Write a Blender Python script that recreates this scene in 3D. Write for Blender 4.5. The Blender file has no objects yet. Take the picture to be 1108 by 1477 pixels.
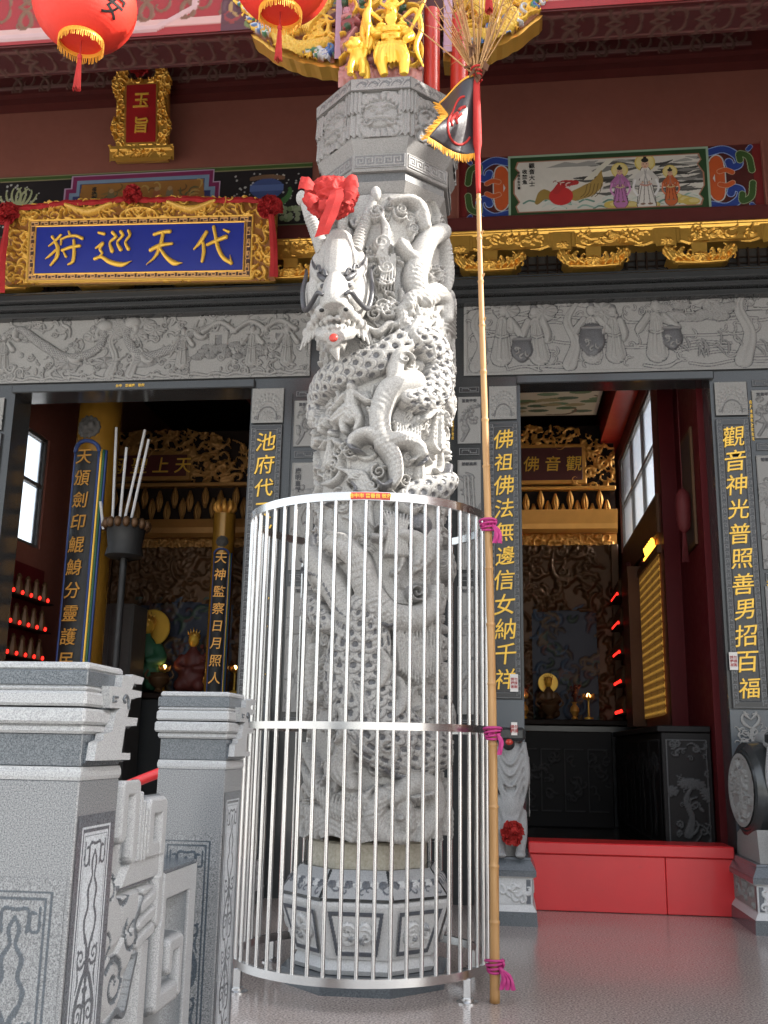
import bpy, math, random
import numpy as np
from mathutils import Vector, Matrix
SC = bpy.context.scene
COL = SC.collection
R_ = math.radians

# ------------------------------------------------------------------ camera, sky, sun, exposure
def setup():
    pitch, yaw, roll = R_(13.16), R_(6.9), R_(1.03)
    fw = Vector((-math.sin(yaw)*math.cos(pitch), math.cos(yaw)*math.cos(pitch), math.sin(pitch)))
    r0 = Vector((math.cos(yaw), math.sin(yaw), 0)); u0 = r0.cross(fw)
    r = r0*math.cos(roll) + u0*math.sin(roll); u = u0*math.cos(roll) - r0*math.sin(roll)
    cd = bpy.data.cameras.new('camera'); cam = bpy.data.objects.new('camera', cd); COL.objects.link(cam)
    m = Matrix((r, u, -fw)).transposed().to_4x4(); m.translation = Vector((0, 0, 1.1)); cam.matrix_world = m
    cd.sensor_fit = 'VERTICAL'; cd.sensor_height = 24; cd.lens = 24*1450/1477
    cd.clip_start = .05; cd.clip_end = 2000
    SC.camera = cam
    w = bpy.data.worlds.new('World'); SC.world = w; w.use_nodes = True
    nt = w.node_tree; bg = nt.nodes['Background']
    sky = nt.nodes.new('ShaderNodeTexSky'); sky.sky_type = 'NISHITA'; sky.sun_disc = False
    sky.sun_elevation = R_(33); sky.sun_rotation = R_(93.4); sky.dust_density = 3.0; sky.air_density = 1.2; sky.ozone_density = 1.0
    hs = nt.nodes.new('ShaderNodeHueSaturation'); hs.inputs['Saturation'].default_value = .35
    nt.links.new(sky.outputs[0], hs.inputs['Color']); nt.links.new(hs.outputs[0], bg.inputs[0]); bg.inputs[1].default_value = .15
    sl = bpy.data.lights.new('sun', 'SUN'); sl.energy = 3.6; sl.angle = R_(.55); sl.color = (1, .95, .87)
    so = bpy.data.objects.new('sun', sl); COL.objects.link(so)
    S = Vector((.833, -.05, .552)); so.rotation_euler = S.to_track_quat('Z', 'Y').to_euler()
    so.location = (8, -4, 12)
    v = SC.view_settings; v.view_transform = 'Standard'; v.look = 'None'; v.exposure = 1.8; v.gamma = 1; v.use_curve_mapping = False
    SC.cycles.use_denoising = True
    SC.cycles.max_bounces = 8; SC.cycles.diffuse_bounces = 5; SC.cycles.glossy_bounces = 4
    SC.cycles.sample_clamp_indirect = 6.0
setup()

# ------------------------------------------------------------------ object helpers
ORG = {}
def thing(name, label, cat, loc=(0, 0, 0), group=None):
    o = bpy.data.objects.new(name, None); COL.objects.link(o); o.location = loc
    o.empty_display_size = .1
    o['label'] = label; o['category'] = cat
    if group: o['group'] = group
    ORG[o] = Vector(loc)
    return o
def tag(o, label, cat, group=None):
    o['label'] = label; o['category'] = cat
    if group: o['group'] = group
    return o
def link(name, me, m, parent=None, label=None):
    o = bpy.data.objects.new(name, me); COL.objects.link(o)
    me.name = name
    if m: 
        me.materials.clear(); me.materials.append(m)
    org = ORG[parent] if parent else Vector((0, 0, 0))
    if parent:
        o.parent = parent
        if org.length: me.transform(Matrix.Translation(-org))
    ORG[o] = org
    if label: o['label'] = label
    return o
def dup(root, loc, label=None, group=None):
    r = root.copy(); COL.objects.link(r); r.location = loc
    if label: r['label'] = label
    if group: r['group'] = group
    for ch in list(root.children):
        c = ch.copy(); COL.objects.link(c); c.parent = r
        for g in list(ch.children):
            d = g.copy(); COL.objects.link(d); d.parent = c
    return r

def smoothcurve(P, n=6):
    P = np.asarray(P, float)
    if len(P) < 3: return P
    Q = np.vstack([2*P[0]-P[1], P, 2*P[-1]-P[-2]]); out = []
    for i in range(1, len(Q)-2):
        p0, p1, p2, p3 = Q[i-1:i+3]
        for k in range(n):
            t = k/n
            out.append(.5*((2*p1) + (-p0+p2)*t + (2*p0-5*p1+4*p2-p3)*t*t + (-p0+3*p1-3*p2+p3)*t**3))
    out.append(P[-1]); return np.array(out)

class MB:
    def __init__(s): s.v = []; s.f = []
    def add(s, v, f):
        b = len(s.v); s.v += [tuple(map(float, p)) for p in v]; s.f += [tuple(i+b for i in q) for q in f]
        return s
    def box(s, x0, x1, y0, y1, z0, z1, b=0.0):
        if b <= 0:
            v = [(x, y, z) for z in (z0, z1) for y in (y0, y1) for x in (x0, x1)]
            return s.add(v, [(0, 2, 3, 1), (4, 5, 7, 6), (0, 1, 5, 4), (2, 6, 7, 3), (0, 4, 6, 2), (1, 3, 7, 5)])
        v = []; f = []
        # bevelled box : 24 verts
        c = ((x0+x1)/2, (y0+y1)/2, (z0+z1)/2); hx, hy, hz = (x1-x0)/2, (y1-y0)/2, (z1-z0)/2
        idx = {}
        for sx in (-1, 1):
            for sy in (-1, 1):
                for sz in (-1, 1):
                    for k in range(3):
                        p = [sx*(hx-(b if k != 0 else 0)), sy*(hy-(b if k != 1 else 0)), sz*(hz-(b if k != 2 else 0))]
                        idx[(sx, sy, sz, k)] = len(v); v.append([c[i]+p[i] for i in range(3)])
        for sgn in (-1, 1):
            f.append([idx[(sgn, a, bb, 0)] for a, bb in ((-1, -1), (1, -1), (1, 1), (-1, 1))][::sgn])
            f.append([idx[(a, sgn, bb, 1)] for a, bb in ((-1, -1), (-1, 1), (1, 1), (1, -1))][::sgn])
            f.append([idx[(a, bb, sgn, 2)] for a, bb in ((-1, -1), (1, -1), (1, 1), (-1, 1))][::sgn])
        for a in (-1, 1):
            for bb in (-1, 1):
                q = [idx[(a, bb, -1, 0)], idx[(a, bb, -1, 1)], idx[(a, bb, 1, 1)], idx[(a, bb, 1, 0)]]; f.append(q if a*bb > 0 else q[::-1])
                q = [idx[(a, -1, bb, 0)], idx[(a, -1, bb, 2)], idx[(a, 1, bb, 2)], idx[(a, 1, bb, 0)]]; f.append(q[::-1] if a*bb > 0 else q)
                q = [idx[(-1, a, bb, 1)], idx[(-1, a, bb, 2)], idx[(1, a, bb, 2)], idx[(1, a, bb, 1)]]; f.append(q if a*bb > 0 else q[::-1])
                for cc in (-1, 1):
                    q = [idx[(a, bb, cc, 0)], idx[(a, bb, cc, 1)], idx[(a, bb, cc, 2)]]; f.append(q if a*bb*cc > 0 else q[::-1])
        return s.add(v, f)
    def tube(s, P, r, n=8, smooth=5, cap=True):
        P = np.asarray(P, float)
        r = np.full(len(P), r, float) if np.isscalar(r) else np.asarray(r, float)
        if smooth and len(P) > 2:
            Q = smoothcurve(np.hstack([P, r[:, None]]), smooth); P, r = Q[:, :3], np.maximum(Q[:, 3], 1e-4)
        T = np.gradient(P, axis=0); T /= np.linalg.norm(T, axis=1)[:, None]+1e-12
        up = np.array([0, 0, 1.]) if abs(T[0][2]) < .9 else np.array([1., 0, 0])
        N = np.cross(T[0], up); N /= np.linalg.norm(N)
        v = []; f = []
        for i in range(len(P)):
            N = N - T[i]*np.dot(N, T[i]); N /= np.linalg.norm(N)+1e-12; B = np.cross(T[i], N)
            for k in range(n):
                a = 2*math.pi*k/n; v.append(P[i] + r[i]*(math.cos(a)*N + math.sin(a)*B))
        for i in range(len(P)-1):
            for k in range(n):
                f.append((i*n+k, (i+1)*n+k, (i+1)*n+(k+1) % n, i*n+(k+1) % n)[::-1])
        if cap:
            f.append(tuple(range(n))); f.append(tuple(range((len(P)-1)*n, len(P)*n))[::-1])
        f = [q[::-1] for q in f]
        return s.add(v, f)
    def ell(s, c, r, rot=None, n=10):
        r = (r,)*3 if np.isscalar(r) else r
        v = []; f = []; m = Matrix.Identity(3) if rot is None else rot
        v.append((0, 0, 1)); 
        for i in range(1, n):
            a = math.pi*i/n
            for k in range(2*n):
                b = math.pi*k/n; v.append((math.sin(a)*math.cos(b), math.sin(a)*math.sin(b), math.cos(a)))
        v.append((0, 0, -1)); w = 2*n
        for k in range(w): f.append((0, 1+k, 1+(k+1) % w))
        for i in range(n-2):
            for k in range(w): f.append((1+i*w+k, 1+(i+1)*w+k, 1+(i+1)*w+(k+1) % w, 1+i*w+(k+1) % w))
        L = len(v)-1
        for k in range(w): f.append((L, 1+(n-2)*w+(k+1) % w, 1+(n-2)*w+k))
        vv = [m @ Vector((p[0]*r[0], p[1]*r[1], p[2]*r[2])) + Vector(c) for p in v]
        return s.add(vv, f)
    def lathe(s, prof, c=(0, 0), n=32, rot0=0.0, close=True):
        v = []; f = []; m = len(prof)
        for r, z in prof:
            for k in range(n):
                a = rot0+2*math.pi*k/n; v.append((c[0]+r*math.cos(a), c[1]+r*math.sin(a), z))
        for i in range(m-1):
            for k in range(n): f.append((i*n+k, i*n+(k+1) % n, (i+1)*n+(k+1) % n, (i+1)*n+k))
        if close:
            f.append(tuple(range(n))[::-1]); f.append(tuple(range((m-1)*n, m*n)))
        return s.add(v, f)
    def prism(s, poly, axis, a0, a1):
        # polygon in the two other axes, extruded along axis from a0 to a1
        n = len(poly); v = []
        for a in (a0, a1):
            for p in poly:
                v.append({'x': (a, p[0], p[1]), 'y': (p[0], a, p[1]), 'z': (p[0], p[1], a)}[axis])
        f = [(i, (i+1) % n, n+(i+1) % n, n+i) for i in range(n)]
        f += [tuple(range(n))[::-1], tuple(range(n, 2*n))]
        return s.add(v, f)
    def strip(s, A, B):
        n = len(A); return s.add(list(A)+list(B), [(i, i+1, n+i+1, n+i) for i in range(n-1)])
    def xf(s, M, i0=0):
        s.v[i0:] = [tuple(M @ Vector(p)) for p in s.v[i0:]]; return s
    def mesh(s, name='m'):
        me = bpy.data.meshes.new(name); me.from_pydata(s.v, [], s.f); me.update(); return me
    def build(s, name, m, parent=None, smooth=False, label=None, fix=True):
        me = s.mesh(name)
        if fix:
            import bmesh
            b = bmesh.new(); b.from_mesh(me); bmesh.ops.recalc_face_normals(b, faces=b.faces); b.to_mesh(me); b.free()
        if smooth:
            me.polygons.foreach_set('use_smooth', [True]*len(me.polygons))
            if smooth != 'all':
                try: me.set_sharp_from_angle(angle=R_(38))
                except Exception: pass
        return link(name, me, m, parent, label)
    def sculpt(s, name, m, parent=None, voxel=.01, it=3, label=None):
        """melts the overlapping lumps into one continuous surface"""
        me = s.mesh(name); o = bpy.data.objects.new('tmp', me); COL.objects.link(o)
        r = o.modifiers.new('r', 'REMESH'); r.mode = 'VOXEL'; r.voxel_size = voxel
        if it:
            q = o.modifiers.new('s', 'SMOOTH'); q.iterations = it; q.factor = .5
        dg = bpy.context.evaluated_depsgraph_get(); e = o.evaluated_get(dg)
        me2 = bpy.data.meshes.new_from_object(e); bpy.data.objects.remove(o); bpy.data.meshes.remove(me)
        me2.polygons.foreach_set('use_smooth', [True]*len(me2.polygons))
        return link(name, me2, m, parent, label)

def characters(txt, size, x, y, z0, z1, m, parent, **k):
    """a column of separate raised characters between heights z0 and z1"""
    n = len(txt)
    rnd = random.Random(len(txt)+int(x*100))
    for i, c in enumerate(txt):
        a = R_(rnd.uniform(1.5, 4.5)); lettering(c, size*rnd.uniform(.93, 1.06), (x+rnd.uniform(-.004, .004), y, z1-(z1-z0)*(i+.5)/n), m, parent, name='character', right=(math.cos(a*.4), 0, math.sin(a*.4)), rise=math.tan(a*1.6), **k)
def lettering(txt, size, org, m, parent=None, name='lettering', depth=.006, line=1.0, off=.012, right=(1, 0, 0), up=(0, 0, 1), shear=0.0, label=None, sx=1.0, bevel=0.0, top=False, rise=0.0):
    """characters as raised solid letters; org = centre of the block"""
    c = bpy.data.curves.new('t', 'FONT'); c.body = txt; c.size = size; c.extrude = depth; c.offset = off*size; c.shear = shear
    c.align_x = 'CENTER'; c.space_line = line; c.resolution_u = 3; c.bevel_depth = bevel
    o = bpy.data.objects.new('tmp', c); COL.objects.link(o)
    dg = bpy.context.evaluated_depsgraph_get(); me = bpy.data.meshes.new_from_object(o.evaluated_get(dg))
    bpy.data.objects.remove(o); bpy.data.curves.remove(c)
    n = len(me.vertices); co = np.empty(n*3); me.vertices.foreach_get('co', co); co = co.reshape(-1, 3)
    mid = (co.min(0)+co.max(0))/2 if n else np.zeros(3); mid = np.array([mid[0], co[:, 1].max(), mid[2]]) if top else mid; co -= mid; co[:, 0] *= sx
    co[:, 1] += co[:, 0]*rise
    r = np.array(right, float); u = np.array(up, float); nn = np.cross(r, u)
    P = np.array(org, float) + co[:, :1]*r + co[:, 1:2]*u + co[:, 2:]*nn
    me.vertices.foreach_set('co', P.ravel()); me.update()
    return link(name, me, m, parent, label)

# ------------------------------------------------------------------ relief canvas
class Canvas:
    def __init__(s, w, h, res, base=0.0, col=None):
        s.w, s.h, s.res = w, h, res
        s.nx = max(2, int(round(w/res))+1); s.ny = max(2, int(round(h/res))+1)
        s.X, s.Y = np.meshgrid(np.linspace(0, w, s.nx), np.linspace(0, h, s.ny))
        s.H = np.full(s.X.shape, float(base)); s.D = np.zeros(s.X.shape)
        s.C = None if col is None else np.ones(s.X.shape+(3,))*np.array(col)
        s.eabs = 0.; s.edk = .8
    def win(s, x0, x1, y0, y1):
        dx, dy = s.w/(s.nx-1), s.h/(s.ny-1)
        i0, i1 = max(0, int(math.floor(x0/dx))), min(s.nx, int(math.ceil(x1/dx))+1)
        j0, j1 = max(0, int(math.floor(y0/dy))), min(s.ny, int(math.ceil(y1/dy))+1)
        return None if i0 >= i1 or j0 >= j1 else (slice(j0, j1), slice(i0, i1))
    def dist(s, P, r, pad=1.0):
        P = np.asarray(P, float); r = np.full(len(P), r, float) if np.isscalar(r) else np.asarray(r, float)
        if len(r) != len(P): r = np.interp(np.linspace(0, 1, len(P)), np.linspace(0, 1, len(r)), r)
        m = r.max()*pad
        W = s.win(P[:, 0].min()-m, P[:, 0].max()+m, P[:, 1].min()-m, P[:, 1].max()+m)
        if W is None: return None
        j0, i0 = W[0].start, W[1].start
        shp = s.X[W].shape; q = np.full(shp, 9.); arc = np.zeros(shp); side = np.zeros(shp); acc = 0.
        for k in range(len(P)-1):
            a, b = P[k], P[k+1]; ra, rb = r[k], r[k+1]; mm = max(ra, rb)*pad
            d = b-a; L2 = d@d
            if L2 < 1e-12: continue
            L = math.sqrt(L2)
            V = s.win(min(a[0], b[0])-mm, max(a[0], b[0])+mm, min(a[1], b[1])-mm, max(a[1], b[1])+mm)
            if V is not None:
                X, Y = s.X[V]-a[0], s.Y[V]-a[1]
                t = np.clip((X*d[0]+Y*d[1])/L2, 0, 1); ex, ey = X-t*d[0], Y-t*d[1]
                dd = np.sqrt(ex*ex+ey*ey)/np.maximum(ra+(rb-ra)*t, 1e-5)
                l = (slice(V[0].start-j0, V[0].stop-j0), slice(V[1].start-i0, V[1].stop-i0))
                better = dd < q[l]
                q[l] = np.where(better, dd, q[l]); arc[l] = np.where(better, acc+t*L, arc[l])
                side[l] = np.where(better, np.sign(d[0]*Y-d[1]*X)*dd, side[l])
            acc += L
        return W, q, arc, side
    def put(s, W, m, prof, col=None, dark=None, mode='max'):
        H = s.H[W]
        if mode == 'max': m = m & (prof > H)
        if mode == 'add': prof = H+prof
        H[m] = prof[m] if not np.isscalar(prof) else prof
        if dark is not None: s.D[W][m] = dark[m] if not np.isscalar(dark) else dark
        elif mode != 'add': s.D[W][m] = 0
        if col is not None and s.C is not None: s.C[W][m] = col
        return m
    def tube(s, P, r, h, base=0., kind='round', pat=None, L=.042, amp=.008, edge=0., groove=.0, col=None, dark=None, mode='max', sm=6, edgecol=None):
        if sm and len(P) > 2: P = smoothcurve(P, sm)
        if s.eabs and not edge and mode == 'max' and kind == 'round': edge = s.eabs/max(np.max(r), .004); groove = s.eabs*.6
        g = s.dist(P, r, 1+edge+.05)
        if g is None: return
        W, q, arc, side = g; m = q < 1
        if kind == 'round': prof = base+h*np.sqrt(np.clip(1-q*q, 0, 1))
        elif kind == 'flat': prof = base+h*np.clip((1-q)/.35, 0, 1)**.6
        elif kind == 'ridge': prof = base+h*(1-q)
        dk = None if dark is None else np.full(q.shape, float(dark))
        if pat == 'scale':   # overlapping fish scales, each with a drilled hollow
            rm = np.max(r); c = np.arcsin(np.clip(side, -1, 1))*rm; st = L*.72
            i0 = np.floor(arc/st); add = np.full(q.shape, -amp*.8); dk = np.full(q.shape, .45); done = np.zeros(q.shape, bool)
            for k in (2, 1, 0, -1):
                i = i0-k; a_ = (arc-(i+.35)*st)/L; b_ = c/L+.5*(i % 2); b_ = b_-np.floor(b_)-.5
                d_ = np.hypot(a_*.85, b_); ins = (d_ < .62) & ~done
                if k == -1: ins &= a_ > -.5
                add[ins] = (amp*(.25+.9*np.clip(a_+.5, 0, 1.1))-amp*.5*(d_ > .54))[ins]
                hol = np.hypot((a_-.1)*1.1, b_) < .235
                add[ins & hol] -= amp*1.1; dk[ins] = np.where(hol, .9, np.where(d_ > .54, .6, 0))[ins]; done |= ins
            prof = prof+add
        elif pat == 'hatch':
            prof = prof+amp*np.sin(side*L)
        elif pat == 'ring':
            prof = prof+amp*np.abs(np.sin(arc*math.pi/L))
        elif pat == 'belly':
            prof = prof+amp*(arc/L-np.floor(arc/L))
        mm = s.put(W, m, prof, col, dk, mode)
        if edge:
            e2 = (q >= 1) & (q < 1+edge) & (s.H[W] <= base+h*.35)
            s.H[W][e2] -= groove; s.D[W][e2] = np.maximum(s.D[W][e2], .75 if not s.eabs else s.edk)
            if edgecol is not None and s.C is not None: s.C[W][e2] = edgecol
    def blob(s, c, r, h, base=0., rot=0., kind='round', col=None, dark=None, mode='max', pat=None, amp=.005, freq=6):
        r = (r, r) if np.isscalar(r) else r; m = max(r)*1.05+s.eabs
        W = s.win(c[0]-m, c[0]+m, c[1]-m, c[1]+m)
        if W is None: return
        X, Y = s.X[W]-c[0], s.Y[W]-c[1]; a, b = math.cos(rot), math.sin(rot)
        u, v = (X*a+Y*b)/r[0], (-X*b+Y*a)/r[1]; q = np.hypot(u, v)
        if s.eabs and mode == 'max' and kind == 'round':
            e2 = (q > 1) & (q < 1+s.eabs/min(r)*.8) & (s.H[W] < base+h*.35); s.H[W][e2] -= s.eabs*.5; s.D[W][e2] = np.maximum(s.D[W][e2], s.edk)
        prof = base+h*(np.sqrt(np.clip(1-q*q, 0, 1)) if kind == 'round' else np.clip((1-q)/.3, 0, 1))
        if pat == 'hatch': prof = prof+amp*np.sin(u*freq)
        if pat == 'rings': prof = prof+amp*np.sin(q*freq)
        if pat == 'petal': prof = prof+amp*np.cos(np.arctan2(v, u)*freq)
        s.put(W, q < 1, prof, col, dark, mode)
    def poly(s, P, h=None, col=None, dark=None):
        P = np.asarray(P, float); W = s.win(P[:, 0].min(), P[:, 0].max(), P[:, 1].min(), P[:, 1].max())
        if W is None: return
        X, Y = s.X[W], s.Y[W]; ins = np.zeros(X.shape, bool); n = len(P)
        for i in range(n):
            (x0, y0), (x1, y1) = P[i], P[(i+1) % n]
            if y0 == y1: continue
            c = ((y0 > Y) != (y1 > Y)) & (X < (x1-x0)*(Y-y0)/(y1-y0)+x0); ins ^= c
        if h is not None: s.H[W][ins] = h
        if dark is not None: s.D[W][ins] = dark
        if col is not None and s.C is not None: s.C[W][ins] = col
    def rect(s, x0, x1, y0, y1, **k): s.poly([(x0, y0), (x1, y0), (x1, y1), (x0, y1)], **k)
    def spiral(s, c, R, turns=1.6, w=.2, h=.02, base=0., a0=0., ccw=1, col=None, **k):
        n = int(10*turns)+4; t = np.linspace(0, 1, n); rr = R*(1-.9*t); a = a0+ccw*2*math.pi*turns*t
        P = np.c_[c[0]+rr*np.cos(a), c[1]+rr*np.sin(a)]
        s.tube(P, np.linspace(R*w, R*w*.55, n), h, base, col=col, sm=0, **k)
    def cloud(s, c, R, h=.03, base=0., rnd=random, col=None, n=3, col2=None):
        a = rnd.uniform(0, 6.28)
        for k in range(n):
            b = a+k*2.1+rnd.uniform(-.4, .4); p = (c[0]+R*.75*math.cos(b), c[1]+R*.6*math.sin(b)); q = R*rnd.uniform(.5, .75)
            s.blob(p, q, h*.55, base, kind='flat', col=col2 if col2 is not None else col); s.spiral(p, q*.86, 1.7, .17, h*.45, base+h*.5, rnd.uniform(0, 6.28), rnd.choice((-1, 1)), col=col)
    def curl(s, p, a, L, w, h, base=0., bend=2.2, rnd=random, col=None, tail=True, **k):
        """a tapering tendril that ends in a curl"""
        n = 14; P = [np.array(p, float)]; st = L/n
        for i in range(n):
            a += bend/n*(.35+1.6*(i/n)**1.5*1.6); P.append(P[-1]+st*np.array([math.cos(a), math.sin(a)]))
        r = w*np.interp(np.linspace(0, 1, n+1), [0, .3, 1], [.45, 1, .5])
        s.tube(P, r, h, base, col=col, sm=2, **k)
    def person(s, p, sz, h=.03, base=0., lean=0., arms=((-.3, .1), (.3, .1)), robe=True, rnd=random, col=None, hat=0):
        x, y = p
        def q(a, b): return (x+(a+lean*b)*sz, y+b*sz)
        if robe:
            s.tube([q(0, .14), q(0, .42), q(0, .72)], np.array([.165, .12, .085])*sz, h*.8, base, pat='hatch', L=9, amp=h*.16, sm=3, col=col)
        else:
            for d in (-.13, .13): s.tube([q(0, .42), q(d*1.3, .2), q(d, 0)], np.array([.09, .08, .06])*sz, h*.7, base, sm=3, col=col)
            s.tube([q(0, .3), q(0, .75)], np.array([.17, .13])*sz, h*.8, base, pat='hatch', L=8, amp=h*.12, col=col)
        if robe:
            for j in range(5):
                a = -.11+.055*j; s.tube([q(a*.5, .68), q(a*(.8+.3*rnd.random()), .42), q(a*1.25, .1)], [.006*sz, .013*sz, .006*sz], -h*.35, 0, mode='add', sm=3, dark=None)
                s.tube([q(a*.5, .66), q(a*.9, .42), q(a*1.25, .1)], .006*sz, 0, 0, mode='add', sm=3)
            s.tube([q(-.09, .48), q(0, .45), q(.09, .48)], .016*sz, h*.25, h*.72, sm=3)
            for j in (-1, 1): s.blob(q(j*.07, .03), (.05*sz, .025*sz), h*.6, base)
        for ax, ay in arms:
            d = .12 if ax > 0 else -.12
            s.tube([q(d, .74), q((d+ax)*.62, .55+ay*.3), q(ax, .5+ay)], np.array([.055, .065, .04])*sz, h*.95, base, pat='hatch', L=5, amp=h*.12, sm=3, col=col)
        s.blob(q(0, .9), (.07*sz, .09*sz), h*1.05, base, col=col)
        s.blob(q(0, .985), (.055*sz, .045*sz), h*.95, base, col=col, dark=.7)
        if hat: s.tube([q(-.1, .98), q(.1, .98)], .03*sz, h, base, col=col)
    def tree(s, p, sz, h=.03, base=0., rnd=random):
        x, y = p
        s.tube([(x, y), (x+.08*sz, y+.3*sz), (x-.02*sz, y+.6*sz), (x+.1*sz, y+.85*sz)], np.array([.09, .06, .05, .03])*sz, h*.8, base, pat='hatch', L=6, amp=h*.15)
        for k in range(9):
            a = rnd.uniform(.2, 2.9); c = (x+.05*sz+.42*sz*math.cos(a), y+.6*sz+.32*sz*math.sin(a))
            s.blob(c, (.17*sz, .1*sz), h*.7, base, kind='round', pat='petal', amp=h*.25, freq=9, dark=.12)
    def scatter(s, n, seed, rmin, rmax, h, base=0., hi=None, col=None):
        rnd = random.Random(seed); hi = h if hi is None else hi
        for k in range(n):
            p = (rnd.uniform(0, s.w), rnd.uniform(0, s.h)); q = rnd.random(); R = rnd.uniform(rmin, rmax); b = base+rnd.uniform(0, hi*.5)
            if q < .3: s.spiral(p, R, rnd.uniform(1.1, 1.9), .24, h, b, rnd.uniform(0, 6.3), rnd.choice((-1, 1)), col=col)
            elif q < .75: s.curl(p, rnd.uniform(0, 6.3), R*rnd.uniform(2.5, 5), R*.3, h, b, rnd.choice((-1, 1))*rnd.uniform(1, 3), col=col)
            else: s.blob(p, (R*.8, R*.4), h, b, rnd.uniform(0, 3.1), pat='hatch', amp=h*.2, freq=9, col=col)
    def meander(s, x0, x1, y0, y1, step, w, h=.003, base=0., dark=None, col=None):
        n = max(1, int(round((x1-x0)/step))); st = (x1-x0)/n; H = y1-y0
        for i in range(n):
            a = x0+i*st
            P = [(a, y0), (a, y1), (a+st*.72, y1), (a+st*.72, y0+H*.36), (a+st*.36, y0+H*.36), (a+st*.36, y0+H*.66)]
            s.tube(P, w, h, base, kind='flat', sm=0, dark=dark, col=col)
            s.tube([(a, y0), (a+st, y0)], w, h, base, kind='flat', sm=0, dark=dark, col=col)
    def build(s, name, m, parent, mapf, label=None, mask=None, wrap=False, flip=False):
        P = mapf(s.X, s.Y, s.H).reshape(-1, 3); nx, ny = s.nx, s.ny
        i = np.arange(nx*ny).reshape(ny, nx)
        F = np.stack([i[:-1, :-1], i[:-1, 1:], i[1:, 1:], i[1:, :-1]], -1).reshape(-1, 4)
        if flip: F = F[:, ::-1]
        if mask is not None:
            k = mask[:-1, :-1] & mask[:-1, 1:] & mask[1:, 1:] & mask[1:, :-1]; F = F[k.ravel()]
        me = bpy.data.meshes.new(name); me.vertices.add(len(P)); me.vertices.foreach_set('co', P.ravel())
        me.loops.add(F.size); me.loops.foreach_set('vertex_index', F.ravel().astype(np.int32))
        me.polygons.add(len(F)); me.polygons.foreach_set('loop_start', np.arange(len(F), dtype=np.int32)*4)
        try: me.polygons.foreach_set('loop_total', np.full(len(F), 4, np.int32))
        except Exception: pass
        me.polygons.foreach_set('use_smooth', np.ones(len(F), bool))
        a = me.attributes.new('dk', 'FLOAT', 'POINT'); a.data.foreach_set('value', s.D.ravel().astype(np.float32))
        if s.C is not None:
            c = np.ones((len(P), 4), np.float32); c[:, :3] = s.C.reshape(-1, 3)
            a = me.attributes.new('Col', 'FLOAT_COLOR', 'POINT'); a.data.foreach_set('color', c.ravel())
        me.update(calc_edges=True); me.validate()
        return link(name, me, m, parent, label)
def onwall(x0, z0, y):
    return lambda X, Y, H: np.stack([x0+X, y-H, z0+Y], -1)
def onplane(o, r, u):
    o, r, u = (np.array(t, float) for t in (o, r, u)); r /= np.linalg.norm(r); u /= np.linalg.norm(u); n = np.cross(r, u)
    return lambda X, Y, H: o+X[..., None]*r+Y[..., None]*u+H[..., None]*n

# ------------------------------------------------------------------ materials
class NT:
    def __init__(s, name):
        s.m = bpy.data.materials.new(name); s.m.use_nodes = True; s.t = s.m.node_tree; s.b = s.t.nodes['Principled BSDF']
        s.tc = s.n('ShaderNodeTexCoord').outputs['Object']
    def n(s, k, **kw):
        q = s.t.nodes.new(k)
        for a, v in kw.items(): setattr(q, a, v)
        return q
    def set(s, i, v):
        if hasattr(v, 'is_linked') or hasattr(v, 'links'): s.t.links.new(v, s.b.inputs[i])
        else: s.b.inputs[i].default_value = (*v, 1) if isinstance(v, tuple) and len(v) == 3 else v
    def noise(s, scale, detail=2, rough=.5, vec=None):
        q = s.n('ShaderNodeTexNoise'); q.inputs['Scale'].default_value = scale; q.inputs['Detail'].default_value = detail; q.inputs['Roughness'].default_value = rough
        s.t.links.new(vec or s.tc, q.inputs['Vector']); return q.outputs['Fac']
    def ramp(s, f, stops):
        q = s.n('ShaderNodeValToRGB'); e = q.color_ramp.elements
        while len(e) < len(stops): e.new(.5)
        for i, (p, c) in enumerate(stops):
            e[i].position = p; e[i].color = (*c, 1) if isinstance(c, tuple) else (c, c, c, 1)
        s.t.links.new(f, q.inputs[0]); return q.outputs[0]
    def mix(s, f, a, b, mode='MIX'):
        q = s.n('ShaderNodeMix', data_type='RGBA', blend_type=mode)
        for i, v in ((0, f), (6, a), (7, b)):
            if isinstance(v, (tuple, float, int)): q.inputs[i].default_value = (*v, 1) if isinstance(v, tuple) else v
            else: s.t.links.new(v, q.inputs[i])
        return q.outputs[2]
    def attr(s, name, out='Fac'): return s.n('ShaderNodeAttribute', attribute_name=name).outputs[out]
    def bump(s, f, st, dist=.01):
        q = s.n('ShaderNodeBump'); q.inputs['Strength'].default_value = st; q.inputs['Distance'].default_value = dist
        s.t.links.new(f, q.inputs['Height']); s.t.links.new(q.outputs[0], s.b.inputs['Normal'])
    def rng(s, f, a, b):
        q = s.n('ShaderNodeMapRange'); q.inputs[3].default_value = a; q.inputs[4].default_value = b; s.t.links.new(f, q.inputs[0]); return q.outputs[0]
def granite(name, lo, hi, rough, scale=160, dark=None, drough=.2, stain=.12, bumpst=.25, warm=None, spec=.5):
    t = NT(name); f = t.noise(scale, 3, .65); c = t.ramp(f, [(.34, lo), (.5, tuple((a+b)/2 for a, b in zip(lo, hi))), (.66, hi)])
    v = t.noise(2.3, 4, .6); c = t.mix(t.rng(v, stain*2.2, 0), c, tuple(x*.55 for x in lo) if warm is None else warm)
    r = rough
    if dark:
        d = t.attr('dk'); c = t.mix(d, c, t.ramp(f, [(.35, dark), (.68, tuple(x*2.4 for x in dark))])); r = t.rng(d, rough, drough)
    t.set('Base Color', c); t.set('Roughness', r); t.bump(t.noise(scale*.6, 3), bumpst, .004); t.set('Specular IOR Level', spec)
    return t.m
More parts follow.
